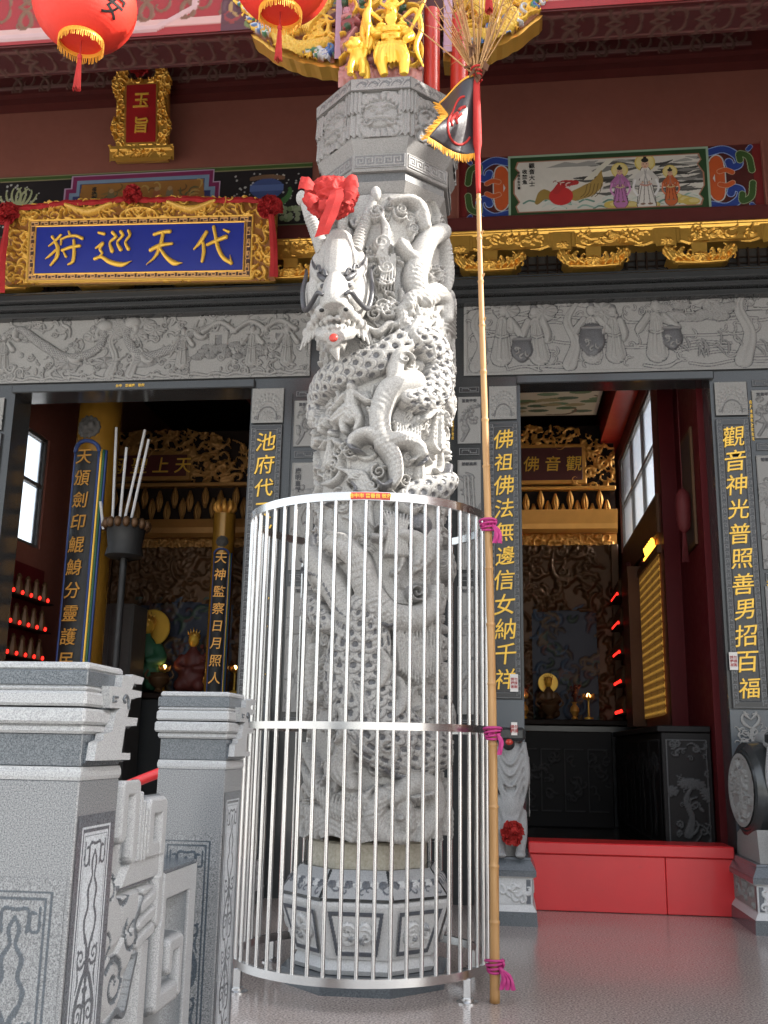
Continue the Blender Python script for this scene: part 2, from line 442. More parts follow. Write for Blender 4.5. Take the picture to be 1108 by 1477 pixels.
def paint(name, c, rough=.5, metal=0., var=.25, bumpst=.1, bs=60, coat=0., vs=5):
    t = NT(name); v = t.noise(vs, 4, .6); t.set('Base Color', t.mix(t.rng(v, 0, 1), tuple(x*(1-var) for x in c), tuple(min(1, x*(1+var)) for x in c)))
    t.set('Roughness', t.rng(t.noise(bs*.3, 3), rough*.8, min(1, rough*1.2))); t.set('Metallic', metal); t.bump(t.noise(bs, 2), bumpst, .003); t.set('Coat Weight', coat)
    return t.m
def painted(name, rough=.5, metal=0., bumpst=.15, grime=.2):
    t = NT(name); v = t.noise(9, 4, .6); c = t.mix(t.rng(v, grime, 0), t.attr('Col', 'Color'), (.03, .025, .02))
    t.set('Base Color', c); t.set('Roughness', rough); t.set('Metallic', t.rng(t.attr('dk'), 0, metal) if metal else 0.); t.bump(t.noise(90, 2), bumpst, .002); return t.m
def emit(name, c, st):
    t = NT(name); t.set('Base Color', c); t.set('Emission Color', c); t.set('Emission Strength', st); return t.m
M = {}
M['carved'] = granite('carved granite', (.29, .28, .263), (.48, .465, .44), .75, 130, (.055, .055, .06), .25, .1, .35)
M['panelstone'] = granite('relief stone', (.24, .235, .225), (.33, .325, .31), .7, 170, (.035, .035, .04), .3, .08, .2)
M['capstone'] = granite('capital stone', (.185, .178, .17), (.31, .30, .287), .65, 170, (.04, .04, .042), .3, .15, .25)
M['capdark'] = granite('capital dark stone', (.07, .07, .07), (.13, .13, .128), .5, 170)
M['basestone'] = granite('pale base stone', (.50, .50, .495), (.68, .68, .67), .55, 170, (.04, .045, .055), .3, .12, .2)
M['neck'] = granite('yellowed neck stone', (.42, .41, .35), (.64, .62, .55), .8, 60, None, .2, .3, .3, (.28, .22, .12))
M['dark'] = granite('polished dark granite', (.028, .03, .031), (.062, .065, .066), .16, 260, None, .2, .05, .03)
M['darkline'] = granite('dark granite with engraved lines', (.024, .024, .025), (.048, .048, .049), .22, 260, (.085, .087, .088), .6, .05, .05)
M['mid'] = granite('polished grey granite', (.07, .075, .08), (.30, .31, .32), .22, 330, (.028, .036, .045), .18, .08, .05)
M['mida'] = granite('sandblasted grey granite', (.21, .215, .22), (.47, .48, .485), .6, 330, (.05, .058, .065), .25, .06, .15)
M['middark'] = granite('polished blue grey granite', (.035, .045, .055), (.16, .175, .19), .2, 330, (.24, .255, .27), .6, .05, .05)
M['floor'] = granite('polished granite floor', (.15, .115, .10), (.60, .52, .47), .22, 95, None, .2, .06, .004, (.22, .185, .17))
def _floor():
    t = M['floor'].node_tree; b = t.nodes['Principled BSDF']; n = t.nodes.new('ShaderNodeTexNoise'); n.inputs['Scale'].default_value = 1.7; n.inputs['Detail'].default_value = 3; n.inputs['Roughness'].default_value = .5
    r = t.nodes.new('ShaderNodeMapRange'); r.inputs[1].default_value = .35; r.inputs[2].default_value = .7; r.inputs[3].default_value = .13; r.inputs[4].default_value = .24
    tc = t.nodes.new('ShaderNodeTexCoord'); t.links.new(tc.outputs['Object'], n.inputs['Vector']); t.links.new(n.outputs['Fac'], r.inputs[0]); t.links.new(r.outputs[0], b.inputs['Roughness'])
_floor()
def _worn():
    m = M['threshold']; t = m.node_tree; b = t.nodes['Principled BSDF']; l = b.inputs['Base Color'].links[0]; src = l.from_socket
    n = t.nodes.new('ShaderNodeTexNoise'); n.inputs['Scale'].default_value = 7; n.inputs['Detail'].default_value = 8; n.inputs['Roughness'].default_value = .75
    mp = t.nodes.new('ShaderNodeMapping'); mp.inputs['Scale'].default_value = (1, 1, 4); tc = t.nodes.new('ShaderNodeTexCoord'); t.links.new(tc.outputs['Object'], mp.inputs[0]); t.links.new(mp.outputs[0], n.inputs['Vector'])
    r = t.nodes.new('ShaderNodeMapRange'); r.inputs[1].default_value = .6; r.inputs[2].default_value = .72; r.inputs[4].default_value = .5; t.links.new(n.outputs['Fac'], r.inputs[0])
    x = t.nodes.new('ShaderNodeMix'); x.data_type = 'RGBA'; x.inputs[7].default_value = (.36, .035, .03, 1); t.links.new(r.outputs[0], x.inputs[0]); t.links.new(src, x.inputs[6]); t.links.new(x.outputs[2], b.inputs['Base Color'])
M['plaza'] = paint('plaza concrete', (.5, .49, .47), .85, 0, .15)
M['redwall'] = paint('ox red wall paint', (.215, .07, .047), .75, 0, .22, .08, 60, 0., 1.4)
M['redbeam'] = paint('dark red lacquer', (.085, .016, .014), .45, 0, .2)
M['redpost'] = paint('bright red lacquer', (.5, .035, .02), .35, 0, .15, .05, 60, .3)
M['threshold'] = paint('red threshold paint', (.70, .03, .034), .34, 0, .16, .12, 30, .2, 2.5)
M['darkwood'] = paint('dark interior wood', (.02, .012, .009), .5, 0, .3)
M['brownwood'] = paint('brown wood', (.12, .06, .035), .5, 0, .3)
M['gold'] = paint('gold leaf', (.78, .45, .09), .36, .75, .2, .35, 45)
M['goldpaint'] = paint('gold paint', (.85, .52, .07), .4, .35, .12, .1, 80)
M['brightgold'] = paint('bright gold paint', (.85, .55, .07), .35, .3, .12, .25, 70)
M['blue'] = paint('blue lacquer', (.012, .025, .26), .35, 0, .1, .05)
M['redcloth'] = paint('red cloth', (.40, .02, .016), .8, 0, .2, .3, 150)
M['darkredcloth'] = paint('old red cloth', (.36, .012, .014), .8, 0, .3, .3, 150)
M['magenta'] = paint('magenta ribbon', (.42, .03, .17), .6, 0, .25, .2, 150)
M['black'] = paint('black cloth', (.035, .032, .036), .38, 0, .3, .3, 50)
M['fringe'] = paint('golden fringe', (.75, .36, .035), .7, 0, .25, .4, 300)
M['white'] = paint('white paper', (.75, .72, .68), .8, 0, .05)
M['whitestone'] = granite('white stone', (.5, .5, .5), (.7, .7, .69), .7, 120)
M['ink'] = paint('black ink', (.015, .015, .015), .6)
M['inkgrey'] = paint('dark engraved ink', (.05, .05, .055), .5)
M['lantern'] = paint('red lantern cloth', (.72, .035, .018), .6, 0, .1, .3, 120)
M['frame'] = paint('aluminium window frame', (.2, .2, .2), .4, .6, .1)
M['painted'] = painted('painted carving', .55, .45)
M['mural'] = painted('painted mural', .5)
M['goldmix'] = painted('gilded painted carving', .4, .35)
t = NT('brushed stainless steel'); t.set('Base Color', t.mix(t.rng(t.noise(3, 3), 0, 1), (.52, .52, .52), (.72, .71, .7))); t.set('Metallic', 1.); t.set('Roughness', .27); M['steel'] = t.m
t = NT('bamboo'); w = t.n('ShaderNodeMapping'); w.inputs['Scale'].default_value = (60, 60, 3); t.t.links.new(t.tc, w.inputs[0])
t.set('Base Color', t.mix(t.noise(1.2, 4), t.ramp(t.noise(1, 3, .5, w.outputs[0]), [(.3, (.40, .21, .07)), (.7, (.62, .38, .16))]), (.34, .17, .06))); t.set('Roughness', .45); M['bamboo'] = t.m
t = NT('window glass'); t.set('Base Color', (.9, .95, 1.)); t.set('Roughness', .35); t.set('Transmission Weight', 1.); t.set('IOR', 1.1); M['glass'] = t.m
M['led'] = emit('red lamp', (1, .02, .012), .9)
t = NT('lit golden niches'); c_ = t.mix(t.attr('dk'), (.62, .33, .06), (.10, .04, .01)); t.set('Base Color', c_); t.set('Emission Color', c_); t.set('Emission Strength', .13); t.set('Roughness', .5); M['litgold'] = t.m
M['litsign'] = emit('lit golden emblem', (1, .45, .04), 1.2)
M['redleaf'] = paint('crimson door paint', (.085, .008, .010), .45, 0, .1)
M['greywood'] = paint('grey cabinet', (.10, .095, .09), .5)
M['brick'] = None
t = NT('red brick'); q = t.n('ShaderNodeTexBrick'); q.inputs['Scale'].default_value = 9; q.inputs['Color1'].default_value = (.4, .14, .09, 1); q.inputs['Color2'].default_value = (.3, .1, .07, 1); q.inputs['Mortar'].default_value = (.4, .36, .33, 1)
mp_ = t.n('ShaderNodeMapping'); mp_.inputs['Rotation'].default_value = (R_(90), 0, 0); t.t.links.new(t.tc, mp_.inputs[0]); t.t.links.new(mp_.outputs[0], q.inputs['Vector']); t.set('Base Color', q.outputs[0]); M['brick'] = t.m
M['lotus'] = emit('lit lotus lamp', (1, .55, .15), 4.0)
for k_ in ('darkwood', 'greywood', 'brownwood', 'redleaf'): M[k_].node_tree.nodes['Principled BSDF'].inputs['Specular IOR Level'].default_value = .12
M['cabline'] = granite('dark engraved cabinet stone', (.009, .008, .008), (.02, .018, .018), .5, 260, (.05, .05, .05), .7, .05, .03, None, .15)
M['redfield'] = paint('plaque red lacquer', (.30, .012, .014), .4, 0, .1, .05)
_worn()
M['lionstone'] = granite('grey lion stone', (.25, .25, .25), (.42, .42, .415), .6, 200)
# ------------------------------------------------------------------ ground
def sheet(name, x0, x1, y0, y1, z, m):
    o = MB().add([(x0, y0, z), (x1, y0, z), (x1, y1, z), (x0, y1, z)], [(0, 1, 2, 3)]).build(name, m, fix=False); o['kind'] = 'structure'; return o
sheet('ground', -400, 400, -400, 400, -.62, M['plaza'])
o = MB().box(-14, 12, 1.75, 18, -.6, 0, .01).build('terrace_floor', M['floor']); o['kind'] = 'structure'
o = MB().box(-14, 12, 1.42, 1.75, -.6, -.2).box(-14, 12, 1.1, 1.42, -.6, -.4).build('terrace_steps', M['floor']); o['kind'] = 'structure'
o = MB().box(-4.6, 1.62, 8.0, 12.9, .002, .3).build('hall_floor', M['dark']); o['kind'] = 'structure'

# unseen block added out of frame; its roof shades the lower part of the terrace from the sun
W = thing('sun_blocker', 'unseen hall shaped block added right of the terrace to hold back the sun', 'sun blocker', (9, 3, 0))
MB().box(7.4, 12, -.1, 5.5, -.62, 7.0).build('wall', M['redwall'], W)
MB().prism([(6.8, 7.0), (12.6, 7.0), (12.6, 7.15), (10, 8.6), (9.6, 8.6), (6.8, 7.15)], 'y', -.5, 5.55).build('roof', M['brownwood'], W)
for k in range(4):
    y = .1+k*1.05
    f = MB().box(7.34, 7.4, y, y+.8, 1.2, 3.6).build('window', M['frame'], W); MB().box(7.32, 7.338, y+.1, y+.7, 1.3, 3.5).build('pane', M['dark'], f)

# ------------------------------------------------------------------ temple hall
T = thing('temple_hall', 'temple front of dark granite with carved lintels, gilded beams and red upper wall', 'temple', (-1, 7.9, 0))
YF = 7.72
def part(name, mb, m, parent=T, **k): return mb.build(name, m, parent, **k)
part('pier', MB().box(-9, -4.13, YF, 8.02, 0, 4.0), M['dark'])
pier = part('pier', MB().box(-2.06, .15, YF, 8.02, 0, 4.0), M['dark'])
pier2 = part('pier', MB().box(1.63, 7, YF, 8.02, 0, 4.0), M['dark'])
lint = part('lintel', MB().box(-9, 7, YF, 8.02, 4.0, 4.86), M['dark'])
MB().box(-4.15, -2.03, YF-.035, YF, 3.985, 4.06, .008).build('lintel_moulding', M['dark'], lint)
MB().box(.12, 1.66, YF-.035, YF, 3.96, 4.03, .008).build('lintel_moulding', M['dark'], lint)
lettering('台中　蔡福慶　敬獻', .028, (-3.1, YF-.036, 4.025), M['goldpaint'], lint, depth=.002)
part('upper_wall', MB().box(-9, 7, YF+.03, 8.02, 4.86, 9.0), M['redwall'])
sh = MB()
for y, z0, z1 in ((7.62, 4.64, 4.69), (7.56, 4.695, 4.735), (7.5, 4.74, 4.80), (7.53, 4.805, 4.835)): sh.box(-9, 7, y, YF, z0, z1, .008)
part('cornice_shelf', sh, M['dark'])
part('sun_block_wall', MB().box(7.2, 7.39, 5.6, 8.02, 0, 8.2), M['redwall'])  # unseen wall added to keep side sun off the facade
# roof and porch beams
part('roof', MB().prism([(4.6, 8.2), (4.6, 8.5), (11, 12), (19, 8.5), (19, 8.2)], 'x', -9.5, 7.6), M['brownwood'])
part('porch_ceiling', MB().box(-9, 7, 5.45, 7.74, 7.15, 7.2), M['redbeam'])
part('hall_wall', MB().box(-4.55, -4.45, 8.02, 9.3, 0, 2.9).box(-4.55, -4.45, 8.02, 8.1, 2.9, 4.0).box(-4.55, -4.45, 9.1, 9.3, 2.9, 4.0).box(-4.55, -4.45, 8.02, 9.3, 4.0, 5.6).box(-4.55, -4.45, 9.3, 13.0, 0, 5.6), M['redwall'])
part('hall_wall', MB().box(1.44, 1.54, 9.2, 12.9, 0, 3.45).box(1.44, 1.54, 9.2, 12.9, 4.62, 5.6).box(1.44, 1.54, 12.3, 12.9, 3.45, 4.62).box(1.44, 1.54, 9.2, 9.5, 3.45, 4.62), M['redwall'])
part('hall_wall', MB().box(1.58, 1.75, 8.02, 9.15, 0, 5.6).box(1.44, 1.75, 9.1, 9.198, 0, 5.6), M['redleaf'])
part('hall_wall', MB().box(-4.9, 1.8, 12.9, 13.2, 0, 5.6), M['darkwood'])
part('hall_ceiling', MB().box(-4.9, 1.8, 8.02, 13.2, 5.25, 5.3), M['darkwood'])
part('hall_partition', MB().box(-1.35, -1.2, 8.02, 12.9, 0, 5.25), M['redbeam'])

# long relief panels over the doors
def framed(cv, w, h, t=.025, hh=.012):
    for a in ((0, w, 0, t), (0, w, h-t, h), (0, t, 0, h), (w-t, w, 0, h)): cv.rect(*a, h=hh)
def right_relief():
    w, h = 2.46, .68; cv = Canvas(w, h, .004); cv.eabs = .006; rnd = random.Random(5)
    for k in range(46):
        x, y = rnd.uniform(.05, w), rnd.uniform(.05, .62)
        cv.tube([(x, y), (x+.15, y+rnd.uniform(-.03, .03)), (x+rnd.uniform(.2, .5), y+rnd.uniform(-.04, .04))], .008, .004, 0)
    for x in (.1, .85, 2.2): cv.tree((x, .08), .62 if x < 2 else .75, .02, 0, rnd)
    for k in range(9): cv.cloud((rnd.uniform(1.4, 2.3), rnd.uniform(.5, .62)), .05, .012, 0, rnd)
    for k in range(22): cv.blob((1.85+rnd.uniform(-.3, .3), .5+rnd.uniform(-.07, .09)), (.07, .035), .016, 0, pat='petal', amp=.005, freq=9, dark=.15)
    for x, s, l, arms in ((.3, .52, .05, ((.3, -.05), (.1, .1))), (.62, .5, -.1, ((-.25, -.1), (.15, -.1))), (1.03, .5, 0, ((-.3, 0), (.32, 0))), (1.22, .48, -.05, ((-.2, 0), (.15, -.1))), (1.54, .52, 0, ((-.28, .0), (.33, .05)))):
        cv.person((x, .09), s, .02, 0, l, arms, rnd=rnd)
    for x, y, s in ((.47, .11, .2), (1.03, .15, .24), (1.66, .18, .19)):
        cv.tube([(x, y+.045), (x, y+s*.5), (x, y+s-.055)], np.array([.05, .085, .075])*s/.2, .022, .008, dark=.85, sm=4)
        cv.tube([(x-.065*s/.2, y+s-.01), (x+.065*s/.2, y+s-.01)], .01, .01, .026, dark=.5)
        for k in range(5): cv.curl((x-.05+.02*k, y+s*.3+.02*(k%3)), .3+k, .07, .007, .004, .031, 3, rnd, dark=.1 if k%2 else .3)
    for k in range(16): cv.curl((rnd.uniform(1.75, 2.4), .1+rnd.random()*.12), 1.2+rnd.random(), .12, .008, .012, 0, 1, rnd, dark=.3)
    for k in range(70): cv.curl((rnd.uniform(.05, 2.4), rnd.uniform(.05, .6)), rnd.uniform(0, 6.3), rnd.uniform(.06, .16), .007, .007, 0, rnd.choice((-2.5, 2.5)), rnd)
    framed(cv, w, h)
    return cv
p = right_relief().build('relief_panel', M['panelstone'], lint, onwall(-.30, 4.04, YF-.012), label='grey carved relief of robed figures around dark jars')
MB().box(-.3, 2.16, YF-.008, YF+.01, 4.04, 4.72).build('backing', M['dark'], p)
lettering('帝五皇三', .055, (-.13, YF-.016, 4.645), M['inkgrey'], p, depth=.003, off=.03)
def left_relief():
    w, h = 2.85, .66; cv = Canvas(w, h, .0042); cv.eabs = .006; cv.edk = .6; rnd = random.Random(11)
    for k in range(10): cv.cloud((rnd.uniform(0, w), rnd.choice((.06, .1, .58, .6))), rnd.uniform(.05, .08), .018, 0, rnd)
    def drag(P, r, hd):
        P = np.array(P); cv.tube(P, np.interp(np.linspace(0, 1, len(P)), [0, .4, 1], [.4*r, r, .8*r]), .018, .006, pat='scale', L=.022, amp=.004, edge=.1, groove=.004)
        e = P[-1]; cv.blob(e, (.07, .05), .035, .01); 
        for k in range(5): cv.curl(e, rnd.uniform(1.2, 5), .13, .014, .014, .01, rnd.choice((-2, 2)), rnd, dark=.45)
        for q in P[1::2]:
            cv.curl(q, rnd.uniform(3.5, 5.9), .13, .028, .026, .008, rnd.choice((-1.5, 1.5)), rnd); cv.curl(q, rnd.uniform(.5, 2.5), .1, .016, .016, .006, 2, rnd)
    drag([(.02, .3), (.25, .5), (.5, .35), (.75, .22), (1.0, .3), (1.05, .5)], .042, 1)
    drag([(2.1, .5), (1.85, .42), (1.65, .28), (1.4, .22), (1.25, .4), (1.3, .52)], .04, 1)
    for x in (1.12, 1.3): cv.tree((x, .06), .5, .022, 0, rnd)
    for k in range(3): cv.blob((.75+k*.33, .17), (.12, .05), .02, 0, pat='petal', amp=.006, freq=8, dark=.25)
    for x in (1.98, 2.25, 2.5):
        cv.rect(x, x+.16, .3, .42, h=.016); cv.rect(x+.05, x+.11, .3, .39, h=.004, dark=.5)
        cv.tube([(x-.06, .42), (x+.08, .5), (x+.22, .42)], .02, .02, .01, pat='ring', L=.016, amp=.003)
    for k in range(34): cv.blob((2.2+rnd.uniform(-.35, .35), .24+rnd.uniform(-.05, .06)), (.045, .026), .018, 0, pat='petal', amp=.006, freq=9, dark=.3)
    for x in (.15, 1.75, 2.35, 2.65): cv.person((x, .1), .36, .026, .004, 0, ((-.25, .15), (.25, .1)), rnd=rnd)
    cv.scatter(330, 4, .016, .04, .010, 0, .012)
    for k in range(16): cv.tube([(k*.18, .03), (k*.18+.06, .05), (k*.18+.17, .028)], .012, .012, 0)
    framed(cv, w, h); return cv
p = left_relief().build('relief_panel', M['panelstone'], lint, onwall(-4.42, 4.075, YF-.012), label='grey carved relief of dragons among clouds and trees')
MB().box(-4.42, -1.57, YF-.008, YF+.01, 4.075, 4.735).build('backing', M['dark'], p)

# couplet plaques beside the doors
def couplet(x0, x1, z0, z1, txt, label, size, line, paper=None):
    w, h = x1-x0, z1-z0; cv = Canvas(w, h, .0035)
    cv.rect(0, w, 0, h, h=.008); b = .03*w/.22
    for k in (.006, b+.008): 
        for a in ((k, w-k, k, k+.003), (k, w-k, h-k-.003, h-k), (k, k+.003, k, h-k), (w-k-.003, w-k, k, h-k)): cv.rect(*a, dark=1)
    for sx in (0, 1):
        n = int(h/.055)
        for i in range(n):
            y = .02+i*.055; xa = .011 if sx == 0 else w-.011-b*.75
            P = [(0, 0), (0, .04), (b*.7, .04), (b*.7, .014), (b*.35, .014), (b*.35, .028)]
            cv.tube([(xa+p_[0], y+p_[1]) for p_ in P], .0022, .0, .0085, kind='flat', sm=0, dark=1)
    cv.rect(b+.016, w-b-.016, b+.016, h-b-.016, h=.002)
    o = cv.build('couplet_plaque', M['darkline'], T, onwall(x0, z0, YF-.02), label=label)
    MB().box(x0, x1, YF-.016, YF+.01, z0, z1).build('backing', M['dark'], o)
    characters(txt, size, (x0+x1)/2, YF-.028, z0+.05, z1-.05, M['goldpaint'], o, depth=.006, off=.004, shear=.1)
    return o
couplet(-.105, .13, 1.47, 3.64, '佛祖佛法無邊信女納千祥', 'dark couplet plaque with golden characters beginning with 佛祖', .162, 1.42)
couplet(1.655, 1.905, 1.42, 3.63, '觀音神光普照善男招百福', 'dark couplet plaque with golden characters beginning with 觀音', .168, 1.38)
couplet(-2.045, -1.78, 1.42, 3.66, '池府代天巡狩公正佑神護', 'dark couplet plaque with golden characters beginning with 池府', .168, 1.40)
couplet(-4.44, -4.2, 1.42, 3.63, '代天巡狩神威顯赫鎮四方', 'dark couplet plaque half outside the left edge', .16, 1.25)
def head_square(x0, x1, z0, z1):
    w, h = x1-x0, z1-z0; cv = Canvas(w, h, .003); rnd = random.Random(int(x0*100)); cv.rect(0, w, 0, h, h=.006)
    for r in (.46, .36, .27):
        for k in range(13):
            a = k/12*math.pi; cv.blob((w/2+r*w*math.cos(a), h*.28+r*h*1.15*math.sin(a)), .075*w, .008, .004, pat='rings', amp=.002, freq=7)
    a = np.linspace(0, math.pi, 14); cv.tube(np.c_[w/2+.3*w*np.cos(a), h*.12+.33*h*np.sin(a)], .006, .008, .006, dark=.6, sm=0)
    cv.blob((w/2, h*.2), (.2*w, .16*h), .008, .004, pat='petal', amp=.003, freq=11)
    for s_ in (-1, 1):
        cv.spiral((w/2+s_*.36*w, h*.13), .07*w, 1.5, .2, .006, .006, dark=.6); cv.curl((w/2+s_*.3*w, .02), 1.5, .12*w, .006, .006, .006, dark=.6)
    cv.scatter(30, 3, .008, .014, .006, .003, .006)
    return cv.build('carved_square', M['panelstone'], T, onwall(x0, z0, YF-.018))
for a in ((-.097, .122, 3.665, 3.945), (1.66, 1.905, 3.66, 3.935), (-2.045, -1.78, 3.675, 3.975), (-4.43, -4.21, 3.66, 3.95)): head_square(*a)
# narrow carved panels on the piers
def side_panel(x0, x1, z0, z1, txt, kind, vert=False, parent=pier):
    w, h = x1-x0, z1-z0; cv = Canvas(w, h, .0032); cv.eabs = .004; cv.edk = .6; rnd = random.Random(int(abs(x0*z0)*77)); cv.rect(0, w, 0, h, h=.0)
    for a in ((0, w, 0, .006), (0, w, h-.006, h), (0, .006, 0, h), (w-.006, w, 0, h)): cv.rect(*a, h=.006)
    if kind == 'plum':
        P = [(w*.2, .03), (w*.45, h*.3), (w*.35, h*.5), (w*.7, h*.8)]; cv.tube(P, [.012, .01, .008, .004], .01, 0, dark=.4)
        for k in range(16):
            c = (w*rnd.uniform(.2, .85), h*rnd.uniform(.25, .82)); cv.blob(c, .016, .012, 0, pat='petal', amp=.003, freq=5, dark=.15); cv.curl(c, rnd.uniform(0, 6), .06, .006, .006, 0, rnd=rnd, dark=.5)
    elif kind == 'bamboo':
        for x in (.35, .5, .68):
            cv.tube([(w*x, .02), (w*(x+.03), h*.45), (w*(x-.05), h*.84)], .009, .01, 0, pat='ring', L=.07, amp=.003)
        for k in range(34): cv.curl((w*rnd.uniform(.2, .75), h*rnd.uniform(.2, .85)), rnd.uniform(.3, 2.6), .08, .012, .008, 0, .5, rnd, dark=.35)
    else:
        cv.tree((w*.4, .04), h*.7, .014, 0, rnd); cv.person((w*.68, .05), h*.38, .014, 0, rnd=rnd)
        for k in range(14): cv.curl((w*rnd.uniform(.15, .8), h*rnd.uniform(.05, .8)), rnd.uniform(0, 6), .06, .008, .008, 0, rnd=rnd, dark=.3)
    o = cv.build('side_panel', M['panelstone'], parent, onwall(x0, z0, YF-.008))
    if txt:
        if vert: lettering('\n'.join(txt), .05, (x0+w*.28, YF-.012, z1-.04-len(txt)*.027), M['inkgrey'], o, line=1.05, depth=.002, off=.02)
        else: lettering(txt, .03, (x0+w/2, YF-.012, z1-.035), M['inkgrey'], o, depth=.002, off=.02)
def key_bar(x0, x1, z0, z1, parent=pier):
    w, h = x1-x0, z1-z0; cv = Canvas(w, h, .0028); cv.rect(0, w, 0, h, h=.004)
    for a in ((.002, w-.002, .002, .006), (.002, w-.002, h-.006, h-.002), (.002, .006, 0, h), (w-.006, w-.002, 0, h)): cv.rect(*a, dark=1)
    y0, y1 = h*.3, h*.7
    cv.tube([(w*.15, y0), (w*.15, y1), (w*.48, y1), (w*.48, (y0+y1)/2)], .0022, 0, .005, kind='flat', sm=0, dark=1)
    cv.tube([(w*.85, y1), (w*.85, y0), (w*.55, y0), (w*.55, (y0+y1)/2+.003)], .0022, 0, .005, kind='flat', sm=0, dark=1)
    cv.build('key_band', M['darkline'], parent, onwall(x0, z0, YF-.006))
cols = [(-.35, -.165, pier), (-1.69, -1.50, pier), (1.94, 2.13, pier2)]
for i, (a, b, pr) in enumerate(cols):
    MB().box(a-.03, a-.02, YF-.014, YF, .9, 3.93).box(b+.02, b+.03, YF-.014, YF, .9, 3.93).build('panel_rail', M['dark'], pr)
    key_bar(a+.01, b-.01, 3.9, 3.95, pr)
    side_panel(a, b, 3.47, 3.865, '富貴平安', 'plum', False, pr)
    key_bar(a+.01, b-.01, 3.375, 3.435, pr)
    side_panel(a, b, 2.45, 3.335, '唐明皇愛牡丹' if i == 1 else '節節高昇', ('bamboo', 'tree', 'tree')[i], i == 1, pr)
    key_bar(a+.01, b-.01, 2.36, 2.42, pr)
    side_panel(a, b, 1.35, 2.32, '松鶴延年', 'tree', False, pr)
    key_bar(a+.01, b-.01, 1.25, 1.31, pr)
lettering('\n'.join('弟子蔡清海敬獻'), .03, (-.385, YF-.003, 3.62), M['goldpaint'], pier, depth=.002, line=1.1)
lettering('\n'.join('弟子林福來全家敬獻'), .034, (1.925, YF-.003, 3.62), M['goldpaint'], pier2, depth=.002, line=1.1)
lettering('\n'.join('信女陳玉蘭敬獻'), .034, (1.97, YF-.003, 2.25), M['goldpaint'], pier2, depth=.002, line=1.1)
# plain grey foot stones below the plaques, one with a carved floral band
for x0, x1, z1 in ((-.105, .148, 1.465), (-2.058, -1.78, 1.415), (-4.45, -4.14, 1.415)):
    MB().box(x0, x1, YF-.014, YF, .0, z1, .004).build('foot_stone', M['middark'], T)
MB().box(1.632, 1.905, YF-.014, YF, 0, 1.415, .004).build('foot_stone', M['middark'], T)
cv = Canvas(.25, .28, .003); rnd = random.Random(3)
for s_ in (-1, 1):
    cv.curl((.125, .16), 1.57-s_*1.2, .16, .016, .014, 0, s_*2.4, rnd); cv.curl((.125, .22), 1.57-s_*1.0, .14, .014, .014, 0, s_*2.4, rnd)
for k in range(60): cv.curl((.125+rnd.uniform(-.09, .09), .1+rnd.uniform(-.06, .06)), rnd.uniform(0, 6.3), .05, .008, .01, .002, 2, rnd)
m_ = cv.H > .0015
cv.build('carved_flower', M['panelstone'], T, onwall(1.648, 1.12, YF-.016), mask=m_)

# gilded beam, bowls and painted frieze
def goldbeam(x0, x1):
    w, h = x1-x0, .215; cv = Canvas(w, h, .005); rnd = random.Random(8); cv.rect(0, w, .0, h, h=.012)
    for a in ((0, w, h-.02, h-.008), (0, w, h-.04, h-.034)): cv.rect(*a, h=.018)
    n = int(round(w/.828))
    for i in range(n+1):
        c = x0*0+.42+i*.828-.414
        cv.rect(c-.075, c+.075, .0, h-.05, h=.018); cv.blob((c, .05), (.05, .03), .02, .012, pat='petal', amp=.006, freq=7)
        m = c+.414
        cv.rect(m-.31, m+.31, .045, h-.05, h=.006)
        cv.blob((m, .12), .035, .02, .008, pat='petal', amp=.007, freq=8)
        for k in range(30): cv.curl((m+rnd.uniform(-.27, .27), .075+rnd.uniform(0, .07)), rnd.uniform(0, 6.3), rnd.uniform(.06, .12), .009, .012, .006, rnd.choice((-2, 2)), rnd)
        cv.tube([(m-.3, .05), (m-.2, .02), (m, .035), (m+.2, .02), (m+.3, .05)], .008, .01, .012)
    msk = np.ones(cv.X.shape, bool); ph = ((cv.X-0)/.828) % 1; low = .05-.05*np.abs(np.cos(ph*2*math.pi))**.5; d = np.abs(ph-.5)
    msk = cv.Y > np.where(np.minimum(ph, 1-ph) < .1, 0, .03+.022*np.cos((ph-.5)*12))
    return cv, msk
cv, msk = goldbeam(-4.4, 2.4); gb = cv.build('gilded_beam', M['gold'], T, onwall(-4.47, 5.05, 7.585), mask=msk)
MB().box(-9, 7, 7.59, 7.75, 5.085, 5.262).build('core', M['gold'], gb)
part('red_beam', MB().box(-9, 7, 7.64, 7.76, 5.264, 5.425, .006), M['redbeam'])
lat = MB()
for i in range(90): lat.box(-4.5+i*.08, -4.485+i*.08, 7.70, 7.715, 4.86, 5.08)
for z in (4.9, 4.95, 5.0): lat.box(-4.5, 2.7, 7.715, 7.725, z, z+.012)
part('lattice', lat, M['darkwood'])
MB().box(-9, 7, 7.73, 7.745, 4.86, 5.09).build('lattice_backing', M['ink'], T)
